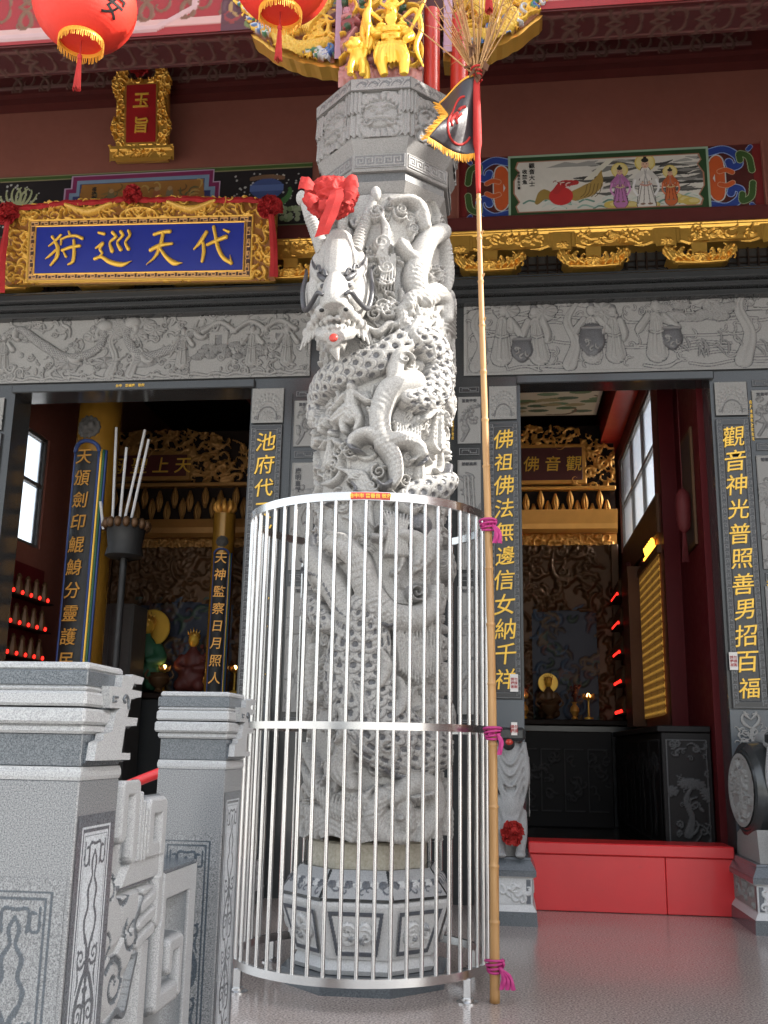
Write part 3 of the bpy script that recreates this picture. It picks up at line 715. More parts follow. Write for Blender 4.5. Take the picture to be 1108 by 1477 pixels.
def bowl():
    w, h = .58, .175; cv = Canvas(w, h, .0045); rnd = random.Random(6)
    top = .055+.1*(np.abs(cv.X-w/2)/(w/2))**1.4
    for s_ in (-1, 1):
        for k in range(26):
            x = w/2+s_*rnd.uniform(.07, .26); y = rnd.uniform(.02, .055+.085*(abs(x-w/2)/.29)**1.4)
            cv.curl((x, y), 1.57-s_*rnd.uniform(.3, 1.2), rnd.uniform(.05, .08), .013, .035, .02, s_*rnd.uniform(1, 2.6), rnd)
        for k in range(6): cv.blob((w/2+s_*(.1+.032*k), .05+.019*k), .02, .03, .02)
    cv.blob((w/2, .055), (.075, .05), .05, .02, pat='petal', amp=.006, freq=8)
    cv.tube([(.1, .015), (w/2, .006), (w-.1, .015)], .014, .03, .02)
    m = (cv.H > .004) | ((cv.Y < top) & (cv.Y > .1-1.1*np.minimum(cv.X, w-cv.X)) & (cv.Y > .004))
    cv.H[m & (cv.H < .012)] = .012
    return cv, m
bcv, bm = bowl(); BW = None
for i in range(8):
    x = -4.22+i*.828
    if BW is None:
        BW = bcv.build('gilded_bowl', M['gold'], T, onwall(x-.29, 4.865, 7.55), mask=bm)
        MB().prism([(x-.17, 4.872), (x+.17, 4.872), (x+.25, 4.95), (x+.24, 4.98), (x+.06, 4.93), (x+.06, 5.06), (x-.06, 5.06), (x-.06, 4.93), (x-.24, 4.98), (x-.25, 4.95)], 'y', 7.545, 7.72).build('bowl_core', M['gold'], BW); bx = x
    else:
        o = BW.copy(); COL.objects.link(o); o.parent = T; o.location = (x-bx, 0, 0)
        d = BW.children[0].copy(); COL.objects.link(d); d.parent = o
# painted frieze right
LG, DG, BL, OR, RD, WH = (.30, .42, .30), (.02, .06, .02), (.02, .05, .25), (.5, .09, .02), (.16, .012, .012), (.62, .6, .54)
def bigcurl(cv, P, w, col, rim=(.45, .5, .5)):
    cv.tube(P, w, 0, 0, kind='flat', col=rim, mode='add'); cv.tube(P, w*.8, 0, 0, kind='flat', col=col, mode='add')
def ornament(cv, x0, sg, h):
    def P(*q): return [(x0+sg*a, h*b) for a, b in q]
    xa, xb = sorted((x0, x0+sg*.37)); cv.rect(xa, xb, 0, h, col=(.07, .012, .01))
    bigcurl(cv, P((.0, .5), (.08, .78), (.1, .5), (.08, .22), (0, .5)), .05, OR)
    for t in (1, -1):
        f = lambda b: .5+t*b
        bigcurl(cv, P((.02, f(.4)), (.14, f(.44)), (.24, f(.34)), (.26, f(.2)), (.2, f(.16)), (.18, f(.24))), .036, BL, (.25, .35, .6))
        bigcurl(cv, P((.36, f(.1)), (.34, f(.3)), (.27, f(.36)), (.27, f(.26))), .03, (.04, .09, .02), (.28, .36, .2))
        bigcurl(cv, P((.1, f(.1)), (.15, f(.12)), (.2, f(.08))), .024, OR, (.5, .3, .2))
        bigcurl(cv, P((.34, f(.42)), (.36, f(.46))), .02, BL, (.3, .4, .6))
def frieze_right():
    w, h = 2.5, .6; cv = Canvas(w, h, .0032, 0, RD); rnd = random.Random(21)
    ornament(cv, .44, -1, h); ornament(cv, 2.06, 1, h)
    x0, x1 = .42, 2.08
    cv.poly([(x0, 0), (x1, 0), (x1, h), (x0, h)], col=LG); cv.poly([(x0+.02, .02), (x1-.02, .02), (x1-.02, h-.02), (x0+.02, h-.02)], col=DG)
    def cart(g): return [(x0+.09+g, .07+g), (x0+.12+g, .07+g), (x1-.12-g, .07+g), (x1-.09-g, .07+g), (x1-.07-g, .12), (x1-.1-g, .16), (x1-.055-g, .24), (x1-.055-g, .36), (x1-.1-g, .44), (x1-.07-g, .48), (x1-.09-g, h-.07-g), (x0+.09+g, h-.07-g), (x0+.07+g, .48), (x0+.1+g, .44), (x0+.055+g, .36), (x0+.055+g, .24), (x0+.1+g, .16), (x0+.07+g, .12)]
    cv.poly(cart(-.012), col=(.35, .16, .1)); cv.poly(cart(0), col=(.60, .58, .52))
    X, Y = cv.X, cv.Y
    ins = np.zeros(X.shape, bool); sv = cv.C.copy(); cv.poly(cart(0), col=(9, 9, 9)); ins = cv.C[..., 0] > 5; cv.C = sv; keep = cv.C.copy()
    for k in range(60):
        x = rnd.uniform(.95, 2.0); y = rnd.uniform(.2, .52); g = rnd.choice((.05, .1, .2, .33))
        cv.tube([(x, y), (x+.1, y+rnd.uniform(-.015, .02)), (x+rnd.uniform(.15, .35), y+rnd.uniform(-.02, .03))], [.004, .016, .004], 0, 0, kind='flat', col=(g*.95, g*.95, g*.88), mode='add')
    cv.poly([(.74, .47), (.9, .52), (1.0, .5), (1.1, .52), (1.2, .47)], col=(.3, .3, .28))
    cv.poly([(1.05, .34), (1.26, .53), (1.32, .53), (1.12, .34)], col=(.62, .6, .5))
    for k in range(55):
        x = rnd.uniform(.5, 1.95); y = rnd.uniform(.07, .17); c = rnd.choice(((.25, .4, .33), (.6, .62, .56), (.12, .25, .2), (.5, .55, .5)))
        cv.tube([(x, y), (x+.05, y+.022), (x+.12, y)], .008, 0, 0, kind='flat', col=c, mode='add')
    for x, y in ((1.28, .1), (1.42, .09), (1.85, .12), (1.78, .15), (1.92, .1), (1.6, .08)): 
        cv.blob((x, y), (.07, .035), 0, 0, kind='flat', col=(.55, .42, .1), mode='add'); cv.blob((x+.02, y+.005), (.04, .018), 0, 0, kind='flat', col=(.62, .52, .22), mode='add')
    # carp dragon
    cv.tube([(.98, .2), (1.08, .24), (1.16, .3), (1.2, .42)], [.05, .06, .05, .004], 0, 0, kind='flat', col=(.33, .22, .06), mode='add')
    for k in range(5): cv.tube([(1.02+k*.03, .18), (1.06+k*.03, .22), (1.08+k*.03, .3)], .003, 0, 0, kind='flat', col=(.12, .07, .02), mode='add')
    cv.tube([(.66, .15), (.72, .22), (.8, .18)], [.02, .05, .02], 0, 0, kind='flat', col=(.3, .2, .05), mode='add')
    cv.blob((.86, .2), (.1, .085), 0, 0, kind='flat', col=(.5, .03, .03), mode='add'); cv.tube([(.82, .25), (.88, .31), (.99, .32)], [.03, .035, .02], 0, 0, kind='flat', col=(.42, .03, .03), mode='add')
    for k in range(7): cv.curl((.84+k*.02, .32), 2+k*.2, .06, .005, 0, 0, 2, rnd, col=(.6, .55, .48) if k % 2 else (.2, .02, .02), mode='add')
    def fig(x, y, s, robe, skin=(.6, .38, .26), hair=(.02, .02, .02), halo=.1):
        cv.blob((x, y+s*.9), halo, 0, 0, kind='flat', col=(.62, .48, .12), mode='add'); cv.blob((x, y+s*.9), halo*.85, 0, 0, kind='flat', col=(.66, .56, .24), mode='add')
        cv.tube([(x, y), (x, y+s*.4), (x, y+s*.72)], np.array([.19, .135, .1])*s, 0, 0, kind='flat', col=(.05, .04, .04), mode='add')
        cv.tube([(x, y), (x, y+s*.4), (x, y+s*.72)], np.array([.175, .12, .088])*s, 0, 0, kind='flat', col=robe, mode='add')
        for d in (-.2, .2): cv.tube([(x+d*.4*s, y+.68*s), (x+d*s, y+.5*s), (x+d*.2*s, y+.45*s)], .05*s, 0, 0, kind='flat', col=tuple(c*.85 for c in robe), mode='add')
        for d in (-.12, -.04, .05, .13): cv.tube([(x+d*s*.5, y+.5*s), (x+d*s, y+.2*s), (x+d*1.3*s, y+.02*s)], .008*s, 0, 0, kind='flat', col=tuple(c*.3 for c in robe), mode='add')
        cv.blob((x, y+.86*s), (.075*s, .09*s), 0, 0, kind='flat', col=skin, mode='add'); cv.blob((x, y+.95*s), (.07*s, .05*s), 0, 0, kind='flat', col=hair, mode='add'); cv.blob((x, y+1.01*s), (.03*s, .03*s), 0, 0, kind='flat', col=hair, mode='add')
        for d in (-1, 1):
            cv.blob((x+d*.03*s, y+.87*s), (.013*s, .009*s), 0, 0, kind='flat', col=(.05, .03, .03), mode='add'); cv.tube([(x+d*.02*s, y+.745*s), (x+d*.0*s, y+.62*s), (x-d*.03*s, y+.5*s)], .012*s, 0, 0, kind='flat', col=tuple(c*.45+.1 for c in robe), mode='add')
            cv.tube([(x+d*.2*s, y+.52*s), (x+d*.24*s, y+.35*s), (x+d*.17*s, y+.2*s)], .022*s, 0, 0, kind='flat', col=tuple(min(.7, c*1.25+.03) for c in robe), mode='add'); cv.blob((x+d*.06*s, y+.47*s), .022*s, 0, 0, kind='flat', col=skin, mode='add'); cv.blob((x+d*.07*s, y+.01*s), (.05*s, .02*s), 0, 0, kind='flat', col=(.2, .12, .08), mode='add')
        cv.blob((x, y+.815*s), (.016*s, .007*s), 0, 0, kind='flat', col=(.45, .06, .05), mode='add'); cv.tube([(x-.1*s, y+.43*s), (x, y+.4*s), (x+.1*s, y+.43*s)], .018*s, 0, 0, kind='flat', col=(.5, .42, .2) if robe[0] < .6 else (.5, .25, .2), mode='add')
    fig(1.35, .12, .33, (.42, .16, .36), halo=.07); fig(1.56, .09, .43, (.66, .64, .6), halo=.085); fig(1.76, .12, .29, (.5, .12, .04), halo=.06)
    cv.C[~ins] = keep[~ins]
    return cv
fr = frieze_right().build('painted_frieze', M['mural'], T, onwall(-.345, 5.438, 7.74), label='painted frieze with white robed figure and red fish dragon over waves')
lettering('\n'.join('觀音大士'), .052, (.62-.345, 7.736, 5.85), M['ink'], fr, depth=.001, line=1.1)
lettering('\n'.join('收鰲魚'), .045, (.56-.345, 7.736, 5.83), M['ink'], fr, depth=.001, line=1.1)
lettering('\n'.join('壬辰年秋月畫'), .026, (.51-.345, 7.736, 5.8), M['ink'], fr, depth=.001, line=1.1)
for xa in (-.36, 2.155): MB().box(xa, xa+.018, 7.7, 7.75, 5.43, 6.05).build('frieze_rail', M['redwall'], fr)
def frieze_left():
    w, h = 3.0, .64; cv = Canvas(w, h, .005, 0, (.012, .01, .012)); rnd = random.Random(31)
    for y0, y1, c in ((0, .05, (.30, .36, .22)), (.012, .045, (.05, .11, .02)), (h-.05, h, (.25, .22, .12)), (h-.042, h-.012, (.05, .10, .02))): cv.rect(0, w, y0, y1, col=c)
    for k in range(130):
        x = rnd.choice((rnd.uniform(.0, .52), rnd.uniform(2.3, 2.95))); cv.blob((x, rnd.uniform(.1, .56)), rnd.uniform(.006, .012), 0, 0, kind='flat', col=(.4, .4, .38), mode='add')
    cv.rect(.2, .42, .2, .3, col=(.1, .13, .3)); cv.rect(.2, .42, .28, .3, col=(.3, .3, .45))
    for a in np.linspace(.35, 2.8, 9): cv.curl((.31, .3), a, .24, .014, 0, 0, .8 if a < 1.57 else -.8, rnd, col=(.33, .36, .2), mode='add')
    cv.blob((2.6, .4), (.15, .1), 0, 0, kind='flat', col=(.05, .08, .22), mode='add'); cv.rect(2.45, 2.75, .38, .44, col=(.09, .14, .33)); cv.tube([(2.46, .5), (2.6, .52), (2.74, .5)], .02, 0, 0, kind='flat', col=(.16, .09, .05), mode='add')
    for k in range(24): cv.blob((2.78+rnd.uniform(-.1, .13), .15+rnd.uniform(-.06, .07)), .024, 0, 0, kind='flat', col=rnd.choice(((.28, .36, .2), (.36, .42, .27), (.2, .28, .13))), mode='add')
    cv.curl((2.7, .24), .5, .2, .03, 0, 0, 1, rnd, col=(.06, .17, .05), mode='add')
    # centre picture in a stepped frame
    def stp(g): return [(.62+g, 0), (.62+g, .25-g), (.74+g, .25-g), (.74+g, .5-g), (.8+g, .5-g), (.8+g, h-.02-g), (2.12-g, h-.02-g), (2.12-g, .5-g), (2.18-g, .5-g), (2.18-g, .25-g), (2.3-g, .25-g), (2.3-g, 0)]
    cv.poly(stp(0), col=(.42, .3, .42)); cv.poly(stp(.014), col=(.2, .02, .09)); cv.poly(stp(.05), col=(.18, .27, .38)); cv.poly(stp(.085), col=(.03, .035, .13))
    cv.poly([(.84, 0), (.9, h-.11), (2.02, h-.11), (2.08, 0)], col=(.30, .135, .03))
    for k in range(40):
        x = rnd.uniform(.95, 2.0); c = rnd.choice(((.14, .07, .02), (.2, .13, .04), (.4, .26, .08), (.1, .09, .04)))
        cv.curl((x, rnd.uniform(.2, .45)), rnd.uniform(0, 6.3), .12, .01, 0, 0, 2, rnd, col=c, mode='add')
    for x, c in ((1.18, (.16, .13, .06)), (1.6, (.3, .1, .04)), (1.72, (.2, .16, .1))):
        cv.tube([(x, .18), (x, .34), (x, .42)], [.05, .04, .03], 0, 0, kind='flat', col=c, mode='add'); cv.blob((x, .45), .022, 0, 0, kind='flat', col=(.4, .25, .12), mode='add')
    return cv
fl = frieze_left().build('painted_frieze', M['mural'], T, onwall(-4.62, 5.44, 7.74), label='black painted frieze with potted plants and an ochre picture')
lettering('\n'.join('福祿壽'), .045, (-3.6, 7.736, 5.87), M['ink'], fl, depth=.001)
# second beam under the porch ceiling
def beampaint(w, h, seed, base=(.12, .02, .018), line=(.22, .13, .1), border=(.34, .2, .18)):
    cv = Canvas(w, h, .007, 0, base); rnd = random.Random(seed)
    for a in ((0, w, .03*h/.3, .06*h/.3), (0, w, h*.88, h*.93)): cv.rect(*a, col=border, h=.006)
    for x in np.arange(.12, w, .26):
        for s_ in (-1, 1):
            cv.curl((x, h*.5), s_*.4, .3, .016, .008, 0, s_*3.2, rnd, col=line); cv.curl((x+.1, h*.5), 3.14-s_*.4, .28, .016, .008, 0, -s_*3.2, rnd, col=line); cv.curl((x+.2, h*.5), s_*1.4, .2, .012, .008, 0, s_*3, rnd, col=line)
    return cv
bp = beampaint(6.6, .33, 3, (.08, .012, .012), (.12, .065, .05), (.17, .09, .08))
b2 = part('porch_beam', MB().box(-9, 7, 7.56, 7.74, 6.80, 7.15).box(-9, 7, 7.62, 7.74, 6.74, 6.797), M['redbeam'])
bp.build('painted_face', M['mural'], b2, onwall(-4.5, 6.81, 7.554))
# front beam above the pillars
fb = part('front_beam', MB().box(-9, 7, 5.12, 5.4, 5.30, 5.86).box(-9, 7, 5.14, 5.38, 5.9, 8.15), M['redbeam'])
bp = beampaint(3.3, .54, 7, (.26, .008, .010), (.12, .045, .02), (.5, .3, .27))
bp.poly([(0, 0), (0, .54), (.0, .54)], col=None)
bp.build('painted_face', M['mural'], fb, onwall(.2, 5.31, 5.112))
lf = beampaint(3.2, .54, 9, (.24, .008, .010), (.14, .06, .03), (.45, .28, .26))
lf.rect(1.95, 3.2, 0, .54, col=(.07, .015, .025))
for k in range(90):
    c = random.Random(k).choice(((.13, .17, .05), (.03, .06, .22), (.3, .18, .06), (.2, .02, .02))); rr = random.Random(k+50); lf.curl((rr.uniform(2.0, 3.1), rr.uniform(.05, .5)), rr.uniform(0, 6.3), .2, .02, .008, 0, rr.choice((-3, 3)), rr, col=c)
lf.tube([(0, .05), (1.55, .05), (1.78, .18), (1.78, .36), (1.55, .5), (0, .5)], .022, .01, 0, kind='flat', sm=0, col=(.42, .28, .28))
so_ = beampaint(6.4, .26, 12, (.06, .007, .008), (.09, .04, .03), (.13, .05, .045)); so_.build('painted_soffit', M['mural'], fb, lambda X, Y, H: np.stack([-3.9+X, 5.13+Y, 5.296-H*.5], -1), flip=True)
lf.build('painted_face', M['mural'], fb, onwall(-3.62, 5.31, 5.112))
# ------------------------------------------------------------------ the dragon pillar
CX, CY = -.65, 5.25
DP = thing('dragon_pillar', 'tall grey granite pillar carved with a coiling dragon behind a steel cage', 'pillar', (CX, CY, 0))
PX, PS = CX-.033, .95   # the pedestal sits a little off the shaft
def octa(prof, m, name, rot=math.pi/8):
    lo = max(z for r, z in prof) < .7
    return MB().lathe([(r*(PS if lo else 1)/math.cos(math.pi/8), z) for r, z in prof], (PX if lo else CX, CY), 8, rot).build(name, m, DP)
def octface(k):
    """outward normal and rightward direction of face k, k = 0 faces the plaza (-Y), 1 the face to its right ..."""
    a = -math.pi/2+k*math.pi/4; return np.array([math.cos(a), math.sin(a), 0]), np.array([-math.sin(a), math.cos(a), 0])
octa([(.41, 0), (.41, .075)], M['middark'], 'plinth')
# flared feet and tapering drum with framed flower panels
octa([(.345, .078), (.36, .10), (.33, .15)], M['basestone'], 'pedestal_foot')
drum = octa([(.345, .145), (.352, .148), (.43, .385), (.43, .40), (.41, .405)], M['basestone'], 'pedestal_drum')
for k in range(-2, 4):
    n, r = octface(k); zz0, zz1 = .165, .375
    w0, w1 = .105, .142; s_ = (.43-.352)/(.385-.148)
    up = np.array([n[0]*s_, n[1]*s_, 1.]); up /= np.linalg.norm(up); nn = np.cross(r, up)
    h = .21; cv = Canvas(1., h, .0032*3.4 if False else .012); cv = None
    rnd = random.Random(k+40)
    cv = Canvas(.28, h, .0032); cv.eabs = .003; cv.edk = .45
    half = .097+.035*cv.Y/h; xx = np.abs(cv.X-.14)
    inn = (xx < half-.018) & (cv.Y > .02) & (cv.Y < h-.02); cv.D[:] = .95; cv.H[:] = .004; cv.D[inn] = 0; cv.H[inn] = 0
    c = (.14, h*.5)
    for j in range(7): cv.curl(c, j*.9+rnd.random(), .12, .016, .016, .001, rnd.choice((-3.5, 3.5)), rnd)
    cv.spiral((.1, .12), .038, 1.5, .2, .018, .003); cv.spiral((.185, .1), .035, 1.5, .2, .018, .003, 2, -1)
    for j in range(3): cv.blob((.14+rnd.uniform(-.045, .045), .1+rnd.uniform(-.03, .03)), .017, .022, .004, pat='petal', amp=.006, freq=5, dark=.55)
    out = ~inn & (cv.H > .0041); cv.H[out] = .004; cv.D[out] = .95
    base = np.array([PX, CY, 0])+n*(.352*PS+.02*s_+.0045)+np.array([0, 0, .165])
    o = base-r*.14
    cv.build('flower_panel', M['basestone'], drum, onplane(o, r, up), mask=xx < half)
# dark carved shoulder band
octa([(.425, .407), (.425, .418), (.335, .535)], M['dark'], 'shoulder_core')
for k in range(-2, 4):
    n, r = octface(k); up = np.array([-n[0]*.0855, -n[1]*.0855, .117]); L = np.linalg.norm(up); up /= L
    cv = Canvas(.34, L, .003); half = .162-.034*cv.Y/L; xx = np.abs(cv.X-.17); rnd = random.Random(k)
    cv.D[:] = .45; cv.H[:] = .002
    for j in range(7):
        cv.blob((.05+.04*j, .07), (.022, .02), .008, .002, pat='petal', amp=.003, freq=6, dark=0 if j % 2 else .9); cv.curl((.05+.04*j, .05), rnd.uniform(0, 6.3), .06, .005, .006, .002, 3, rnd, dark=.95)
    o = np.array([PX, CY, .418])+n*(.425*PS+.003)-r*.17
    cv.build('scroll_band', M['basestone'], DP, onplane(o, r, up), mask=xx < half)
octa([(.30, .53), (.30, .645), (.285, .655)], M['neck'], 'pedestal_neck')
MB().lathe([(.318, .68), (.318, 4.04)], (CX, CY), 32).build('shaft_core', M['carved'], DP, smooth=True)

def shaft():
    RM = .36; w = 2*math.pi*RM; zb = .635; h = 4.05-zb; cv = Canvas(w, h, .0031); rnd = random.Random(77); cv.eabs = .0045; cv.edk = .4
    ys = [1255, 1220, 1100, 1000, 850, 725, 600, 500, 400, 250]; zs = [.546, .653, 1.028, 1.352, 1.856, 2.295, 2.753, 3.133, 3.526, 4.142]
    def D(x, y):   # drawing grid of the carving -> metres round the shaft
        a = (x-551+(y-450)*.004)/108
        u = math.asin(max(-.98, min(.98, a)))*RM if abs(a) < .98 else math.copysign(1.37*RM+(abs(a)-.98)*.4, a)
        return (w/2+u, float(np.interp(-y, [-q for q in ys], zs))-zb)
    def S(*q): return [D(*p) for p in q]
    # 1 background : weathered ground, clouds, tendrils everywhere
    cv.H += .006*np.sin(cv.X*19+3*np.sin(cv.Y*5))+.008*np.sin(cv.Y*17+2*np.sin(cv.X*7))
    for k in range(150): cv.cloud((rnd.uniform(0, w), rnd.uniform(0, h)), rnd.uniform(.045, .09), rnd.uniform(.03, .05), rnd.uniform(-.005, .02), rnd, n=rnd.choice((2, 3)))
    for k in range(420): cv.curl((rnd.uniform(0, w), rnd.uniform(0, h)), rnd.uniform(0, 6.3), rnd.uniform(.08, .24), rnd.uniform(.009, .022), rnd.uniform(.02, .04), rnd.uniform(0, .03), rnd.choice((-1, 1))*rnd.uniform(1, 3.2), rnd, **({'edge': .25, 'groove': .012} if rnd.random() < .5 else {}))
    # 2 the coiling body all the way round (back too)
    def body(P, r, base=.03, hh=.075, **k): cv.tube(P, r, hh, base, pat='scale', L=.07, amp=.013, edge=.1, groove=.02, **k)
    def wrapbody(y0, y1, r, base=.02):
        for sh in (0, w): 
            P = [(x-sh, float(np.interp(x, [.0, w], [D(0, y0)[1], D(0, y1)[1]]))+.06*math.sin(x*6)) for x in np.linspace(w*.72, w*1.28, 9)]
            cv.tube(P, r, .06, base, pat='scale', L=.07, amp=.013, edge=.1, groove=.02)
    for a, b in ((330, 420), (600, 520), (880, 760), (1080, 1000)): wrapbody(a, b, .085)
    # smooth hollow grounds that set figures off
    for x, y, a, b in ((520, 600, 34, 26), (575, 600, 30, 28), (560, 395, 26, 24), (545, 455, 14, 12), (437, 930, 16, 34), (620, 660, 24, 20), (600, 830, 22, 26)):
        c = D(x, y); W = cv.win(c[0]-.2, c[0]+.2, c[1]-.2, c[1]+.2); q = np.hypot((cv.X[W]-c[0])/(a*.0035), (cv.Y[W]-c[1])/(b*.0037)); m = q < 1
        cv.H[W][m] = np.minimum(cv.H[W][m], .004+.02*q[m]**4); cv.D[W][m] = .28
    # 3 upper part : forelegs, mane locks and scrolls right of the head
    for x, y, q in ((545, 350, 13), (552, 385, 11), (548, 440, 12), (565, 442, 12), (600, 438, 13), (610, 302, 14), (535, 305, 12), (640, 300, 12), (575, 300, 9)):
        c = D(x, y); R = q*.0036; cv.blob(c, R*1.25, .03, .02, kind='flat'); cv.spiral(c, R, 1.8, .19, .03, .045, rnd.uniform(0, 6), rnd.choice((-1, 1)), edge=.3, groove=.008)
    for k in range(7): cv.tube(S((537+k*2, 300+k*3), (548+k, 330), (535+k*3, 372)), [.008, .014, .005], .04, .03)
    for k in range(6): cv.tube(S((538+k*5, 365), (545+k*4, 390-k*4), (540+k*5, 415)), [.006, .011, .004], .035, .03)
    cv.tube(S((640, 312), (618, 335), (606, 362), (598, 395), (606, 420)), np.array([.05, .055, .062, .066, .06]), .085, .04, edge=.12, groove=.03)
    cv.tube(S((606, 420), (590, 428), (586, 440)), [.05, .04, .034], .08, .05); 
    cv.tube(S((600, 372), (582, 362), (572, 352)), [.04, .03, .02], .075, .045, edge=.2, groove=.02)
    for k in range(5): cv.tube(S((574+k*3, 352+k*2), (570+k*3, 346+k)), [.012, .005], .05, .07)
    cv.tube(S((612, 318), (604, 292), (585, 285), (560, 292)), [.03, .035, .03, .02], .07, .04, edge=.15, groove=.02)
    cv.tube(S((640, 312), (650, 330), (654, 362), (648, 392)), [.03, .04, .045, .02], .06, .03)
    cv.tube(S((610, 425), (628, 408), (643, 415), (642, 440)), [.055, .06, .05, .035], .09, .045, edge=.12, groove=.03)
    for k in range(7): cv.tube(S((640, 420+k*6), (656, 419+k*6)), [.012, .006], .06, .05)
    for k in range(10): cv.curl(D(605+k*4, 440+(k % 3)*12), rnd.uniform(0, 6.3), .12, .018, .03, .06, rnd.choice((-2.5, 2.5)), rnd)
    cv.tube(S((585, 430), (577, 445), (580, 462), (590, 468), (600, 452), (596, 437)), [.01, .03, .03, .012, .026, .01], .05, .055, edge=.25, groove=.02); cv.blob(D(589, 450), .02, .06, .06)
    cv.tube(S((655, 455), (660, 490), (652, 520)), [.02, .03, .012], .06, .03)
    for k in range(16): cv.curl(D(600+k*3.5, 470+rnd.uniform(-12, 10)), rnd.uniform(.5, 2.4), .14, .02, .035, .055, rnd.choice((-2, 2)), rnd)
    cv.tube(S((515, 465), (540, 478), (560, 466), (585, 474)), [.012, .022, .022, .01], .05, .03, edge=.3, groove=.02)
    for x, y in ((535, 452), (556, 448)): cv.spiral(D(x, y), .045, 1.9, .2, .035, .04)
    # 4 big coil with scales, then the leg and claws
    body(S((436, 570), (441, 548), (462, 533), (500, 527), (545, 514), (578, 492), (598, 478)), [.085, .085, .085, .085, .08, .075, .07])
    body(S((598, 478), (626, 488), (640, 512), (632, 545), (612, 566), (585, 572)), [.07, .1, .105, .1, .085, .05], .045, .085)
    cv.tube(S((588, 500), (573, 512), (566, 535), (560, 548)), [.012, .035, .04, .015], .05, .09, edge=.2, groove=.02)
    cv.spiral(D(578, 520), .04, 1.3, .22, .03, .12)
    cv.tube(S((643, 490), (637, 520), (640, 545), (633, 565)), [.01, .022, .016, .01], .02, .12, dark=.95)
    cv.tube(S((560, 552), (600, 572), (632, 558)), [.004, .008, .004], .01, .05, dark=.95)
    cv.tube(S((592, 548), (562, 562), (548, 590), (546, 615), (553, 640)), [.07, .066, .056, .052, .055], .09, .06, edge=.12, groove=.03)
    for d in (0, 1, 2): cv.blob(D(533-d*2, 600-d*5), .012, .05, .06)
    cv.tube(S((553, 636), (530, 626), (512, 632), (508, 641)), [.045, .036, .03, .018], .08, .065, edge=.15, groove=.025)
    cv.tube(S((552, 640), (566, 660), (570, 685), (566, 700)), [.05, .04, .034, .02], .08, .065, edge=.15, groove=.025)
    cv.tube(S((556, 636), (582, 634), (598, 640), (604, 652)), [.045, .04, .036, .03], .085, .065, edge=.15, groove=.025)
    for P in (((506, 638), (510, 648), (522, 652)), ((604, 648), (608, 660), (601, 668)), ((562, 698), (552, 703), (544, 695))): cv.tube(S(*P), [.02, .014, .005], .05, .09, dark=.9)
    for k in range(9): cv.tube(S((568+k*4, 630), (570+k*4, 618-2*abs(k-4))), [.012, .006], .05, .06)
    # 5 small figures riding among the clouds
    def man(x, y, s, **k):
        c = D(x, y); cv.person(c, s, .06, .05, rnd=rnd, **k)
    man(502, 618, .26, robe=False, arms=((-.38, -.02), (.42, .05)))
    cv.tube(S((480, 598), (500, 588), (513, 600)), [.03, .045, .025], .06, .045, pat='hatch', L=9, amp=.006)
    man(470, 668, .2, robe=True, lean=.15); man(633, 640, .3, robe=True, arms=((-.35, 0), (.25, .15))); man(606, 690, .18, robe=True)
    for k in range(26): cv.blob(D(449+rnd.uniform(-10, 12), 605+rnd.uniform(-16, 16)), (.024, .016), .05, .03, rnd.random()*3, pat='petal', amp=.006, freq=6)
    for x, y in ((495, 640), (486, 646), (503, 648), (478, 660), (545, 680), (585, 690), (560, 716), (535, 700), (600, 712)): cv.spiral(D(x, y), .04, 1.7, .2, .035, .04, rnd.uniform(0, 6), rnd.choice((-1, 1)), edge=.3, groove=.01)
    for k in range(5): cv.tube(S((480+k*6, 668+k*3), (500+k*5, 680), (512+k*6, 702), (534+k*4, 712)), [.008, .013, .012, .004], .03, .035, edge=.3, groove=.012)
    body(S((590, 720), (615, 700), (640, 690), (655, 670)), [.075, .075, .07, .05], .03)
    cv.tube(S((470, 722), (488, 714), (505, 716), (513, 705), (507, 694)), [.008, .014, .014, .01, .004], .03, .06, dark=.95); cv.tube(S((636, 700), (648, 680), (654, 650)), [.02, .03, .02], .02, .06, dark=.95)
    # 6 behind the bars : a lion like face, whiskers, bent limbs, flowing mane
    cv.blob(D(424, 785), (.12, .1), .085, .02); cv.blob(D(430, 792), .016, .03, .1, dark=.95); cv.blob(D(410, 808), (.07, .05), .07, .03, .3)
    cv.tube(S((430, 775), (450, 800), (478, 840), (500, 882), (512, 900)), [.05, .07, .075, .06, .03], .08, .035, pat='belly', L=.03, amp=.006, edge=.12, groove=.025)
    cv.tube(S((418, 800), (440, 812), (466, 826), (482, 850), (496, 880), (508, 892)), [.006, .012, .015, .015, .013, .006], .03, .09, dark=.95)
    body(S((395, 850), (420, 860), (450, 875), (480, 900)), [.07, .085, .085, .05], .03)
    cv.tube(S((480, 780), (515, 805), (532, 850), (560, 885), (600, 890), (622, 870), (624, 845)), [.045, .06, .068, .07, .066, .055, .03], .085, .04, pat='belly', L=.034, amp=.008, edge=.12, groove=.03)
    cv.tube(S((530, 895), (560, 902), (590, 895)), [.008, .016, .006], .03, .08, dark=.95)
    for k in range(9): cv.tube(S((552+k*5, 735+k), (560+k*3, 765), (556+k*4, 800)), [.006, .012, .008], .05, .04)
    for k in range(8): cv.tube(S((470+k*4, 760+k*5), (500+k*4, 772+k*4), (505+k*2, 790+k*4)), [.006, .012, .004], .035, .07)
    cv.tube(S((540, 775), (552, 775), (556, 765), (548, 758), (540, 764)), [.02, .02, .016, .01, .006], .05, .06, dark=.35)
    cv.blob(D(610, 752), (.075, .065), .05, .03, dark=.9); cv.tube(S((580, 770), (600, 775), (604, 792), (598, 812)), [.03, .045, .04, .02], .07, .05, edge=.2, groove=.025)
    cv.tube(S((628, 770), (615, 800), (598, 820)), [.06, .045, .02], .075, .03)
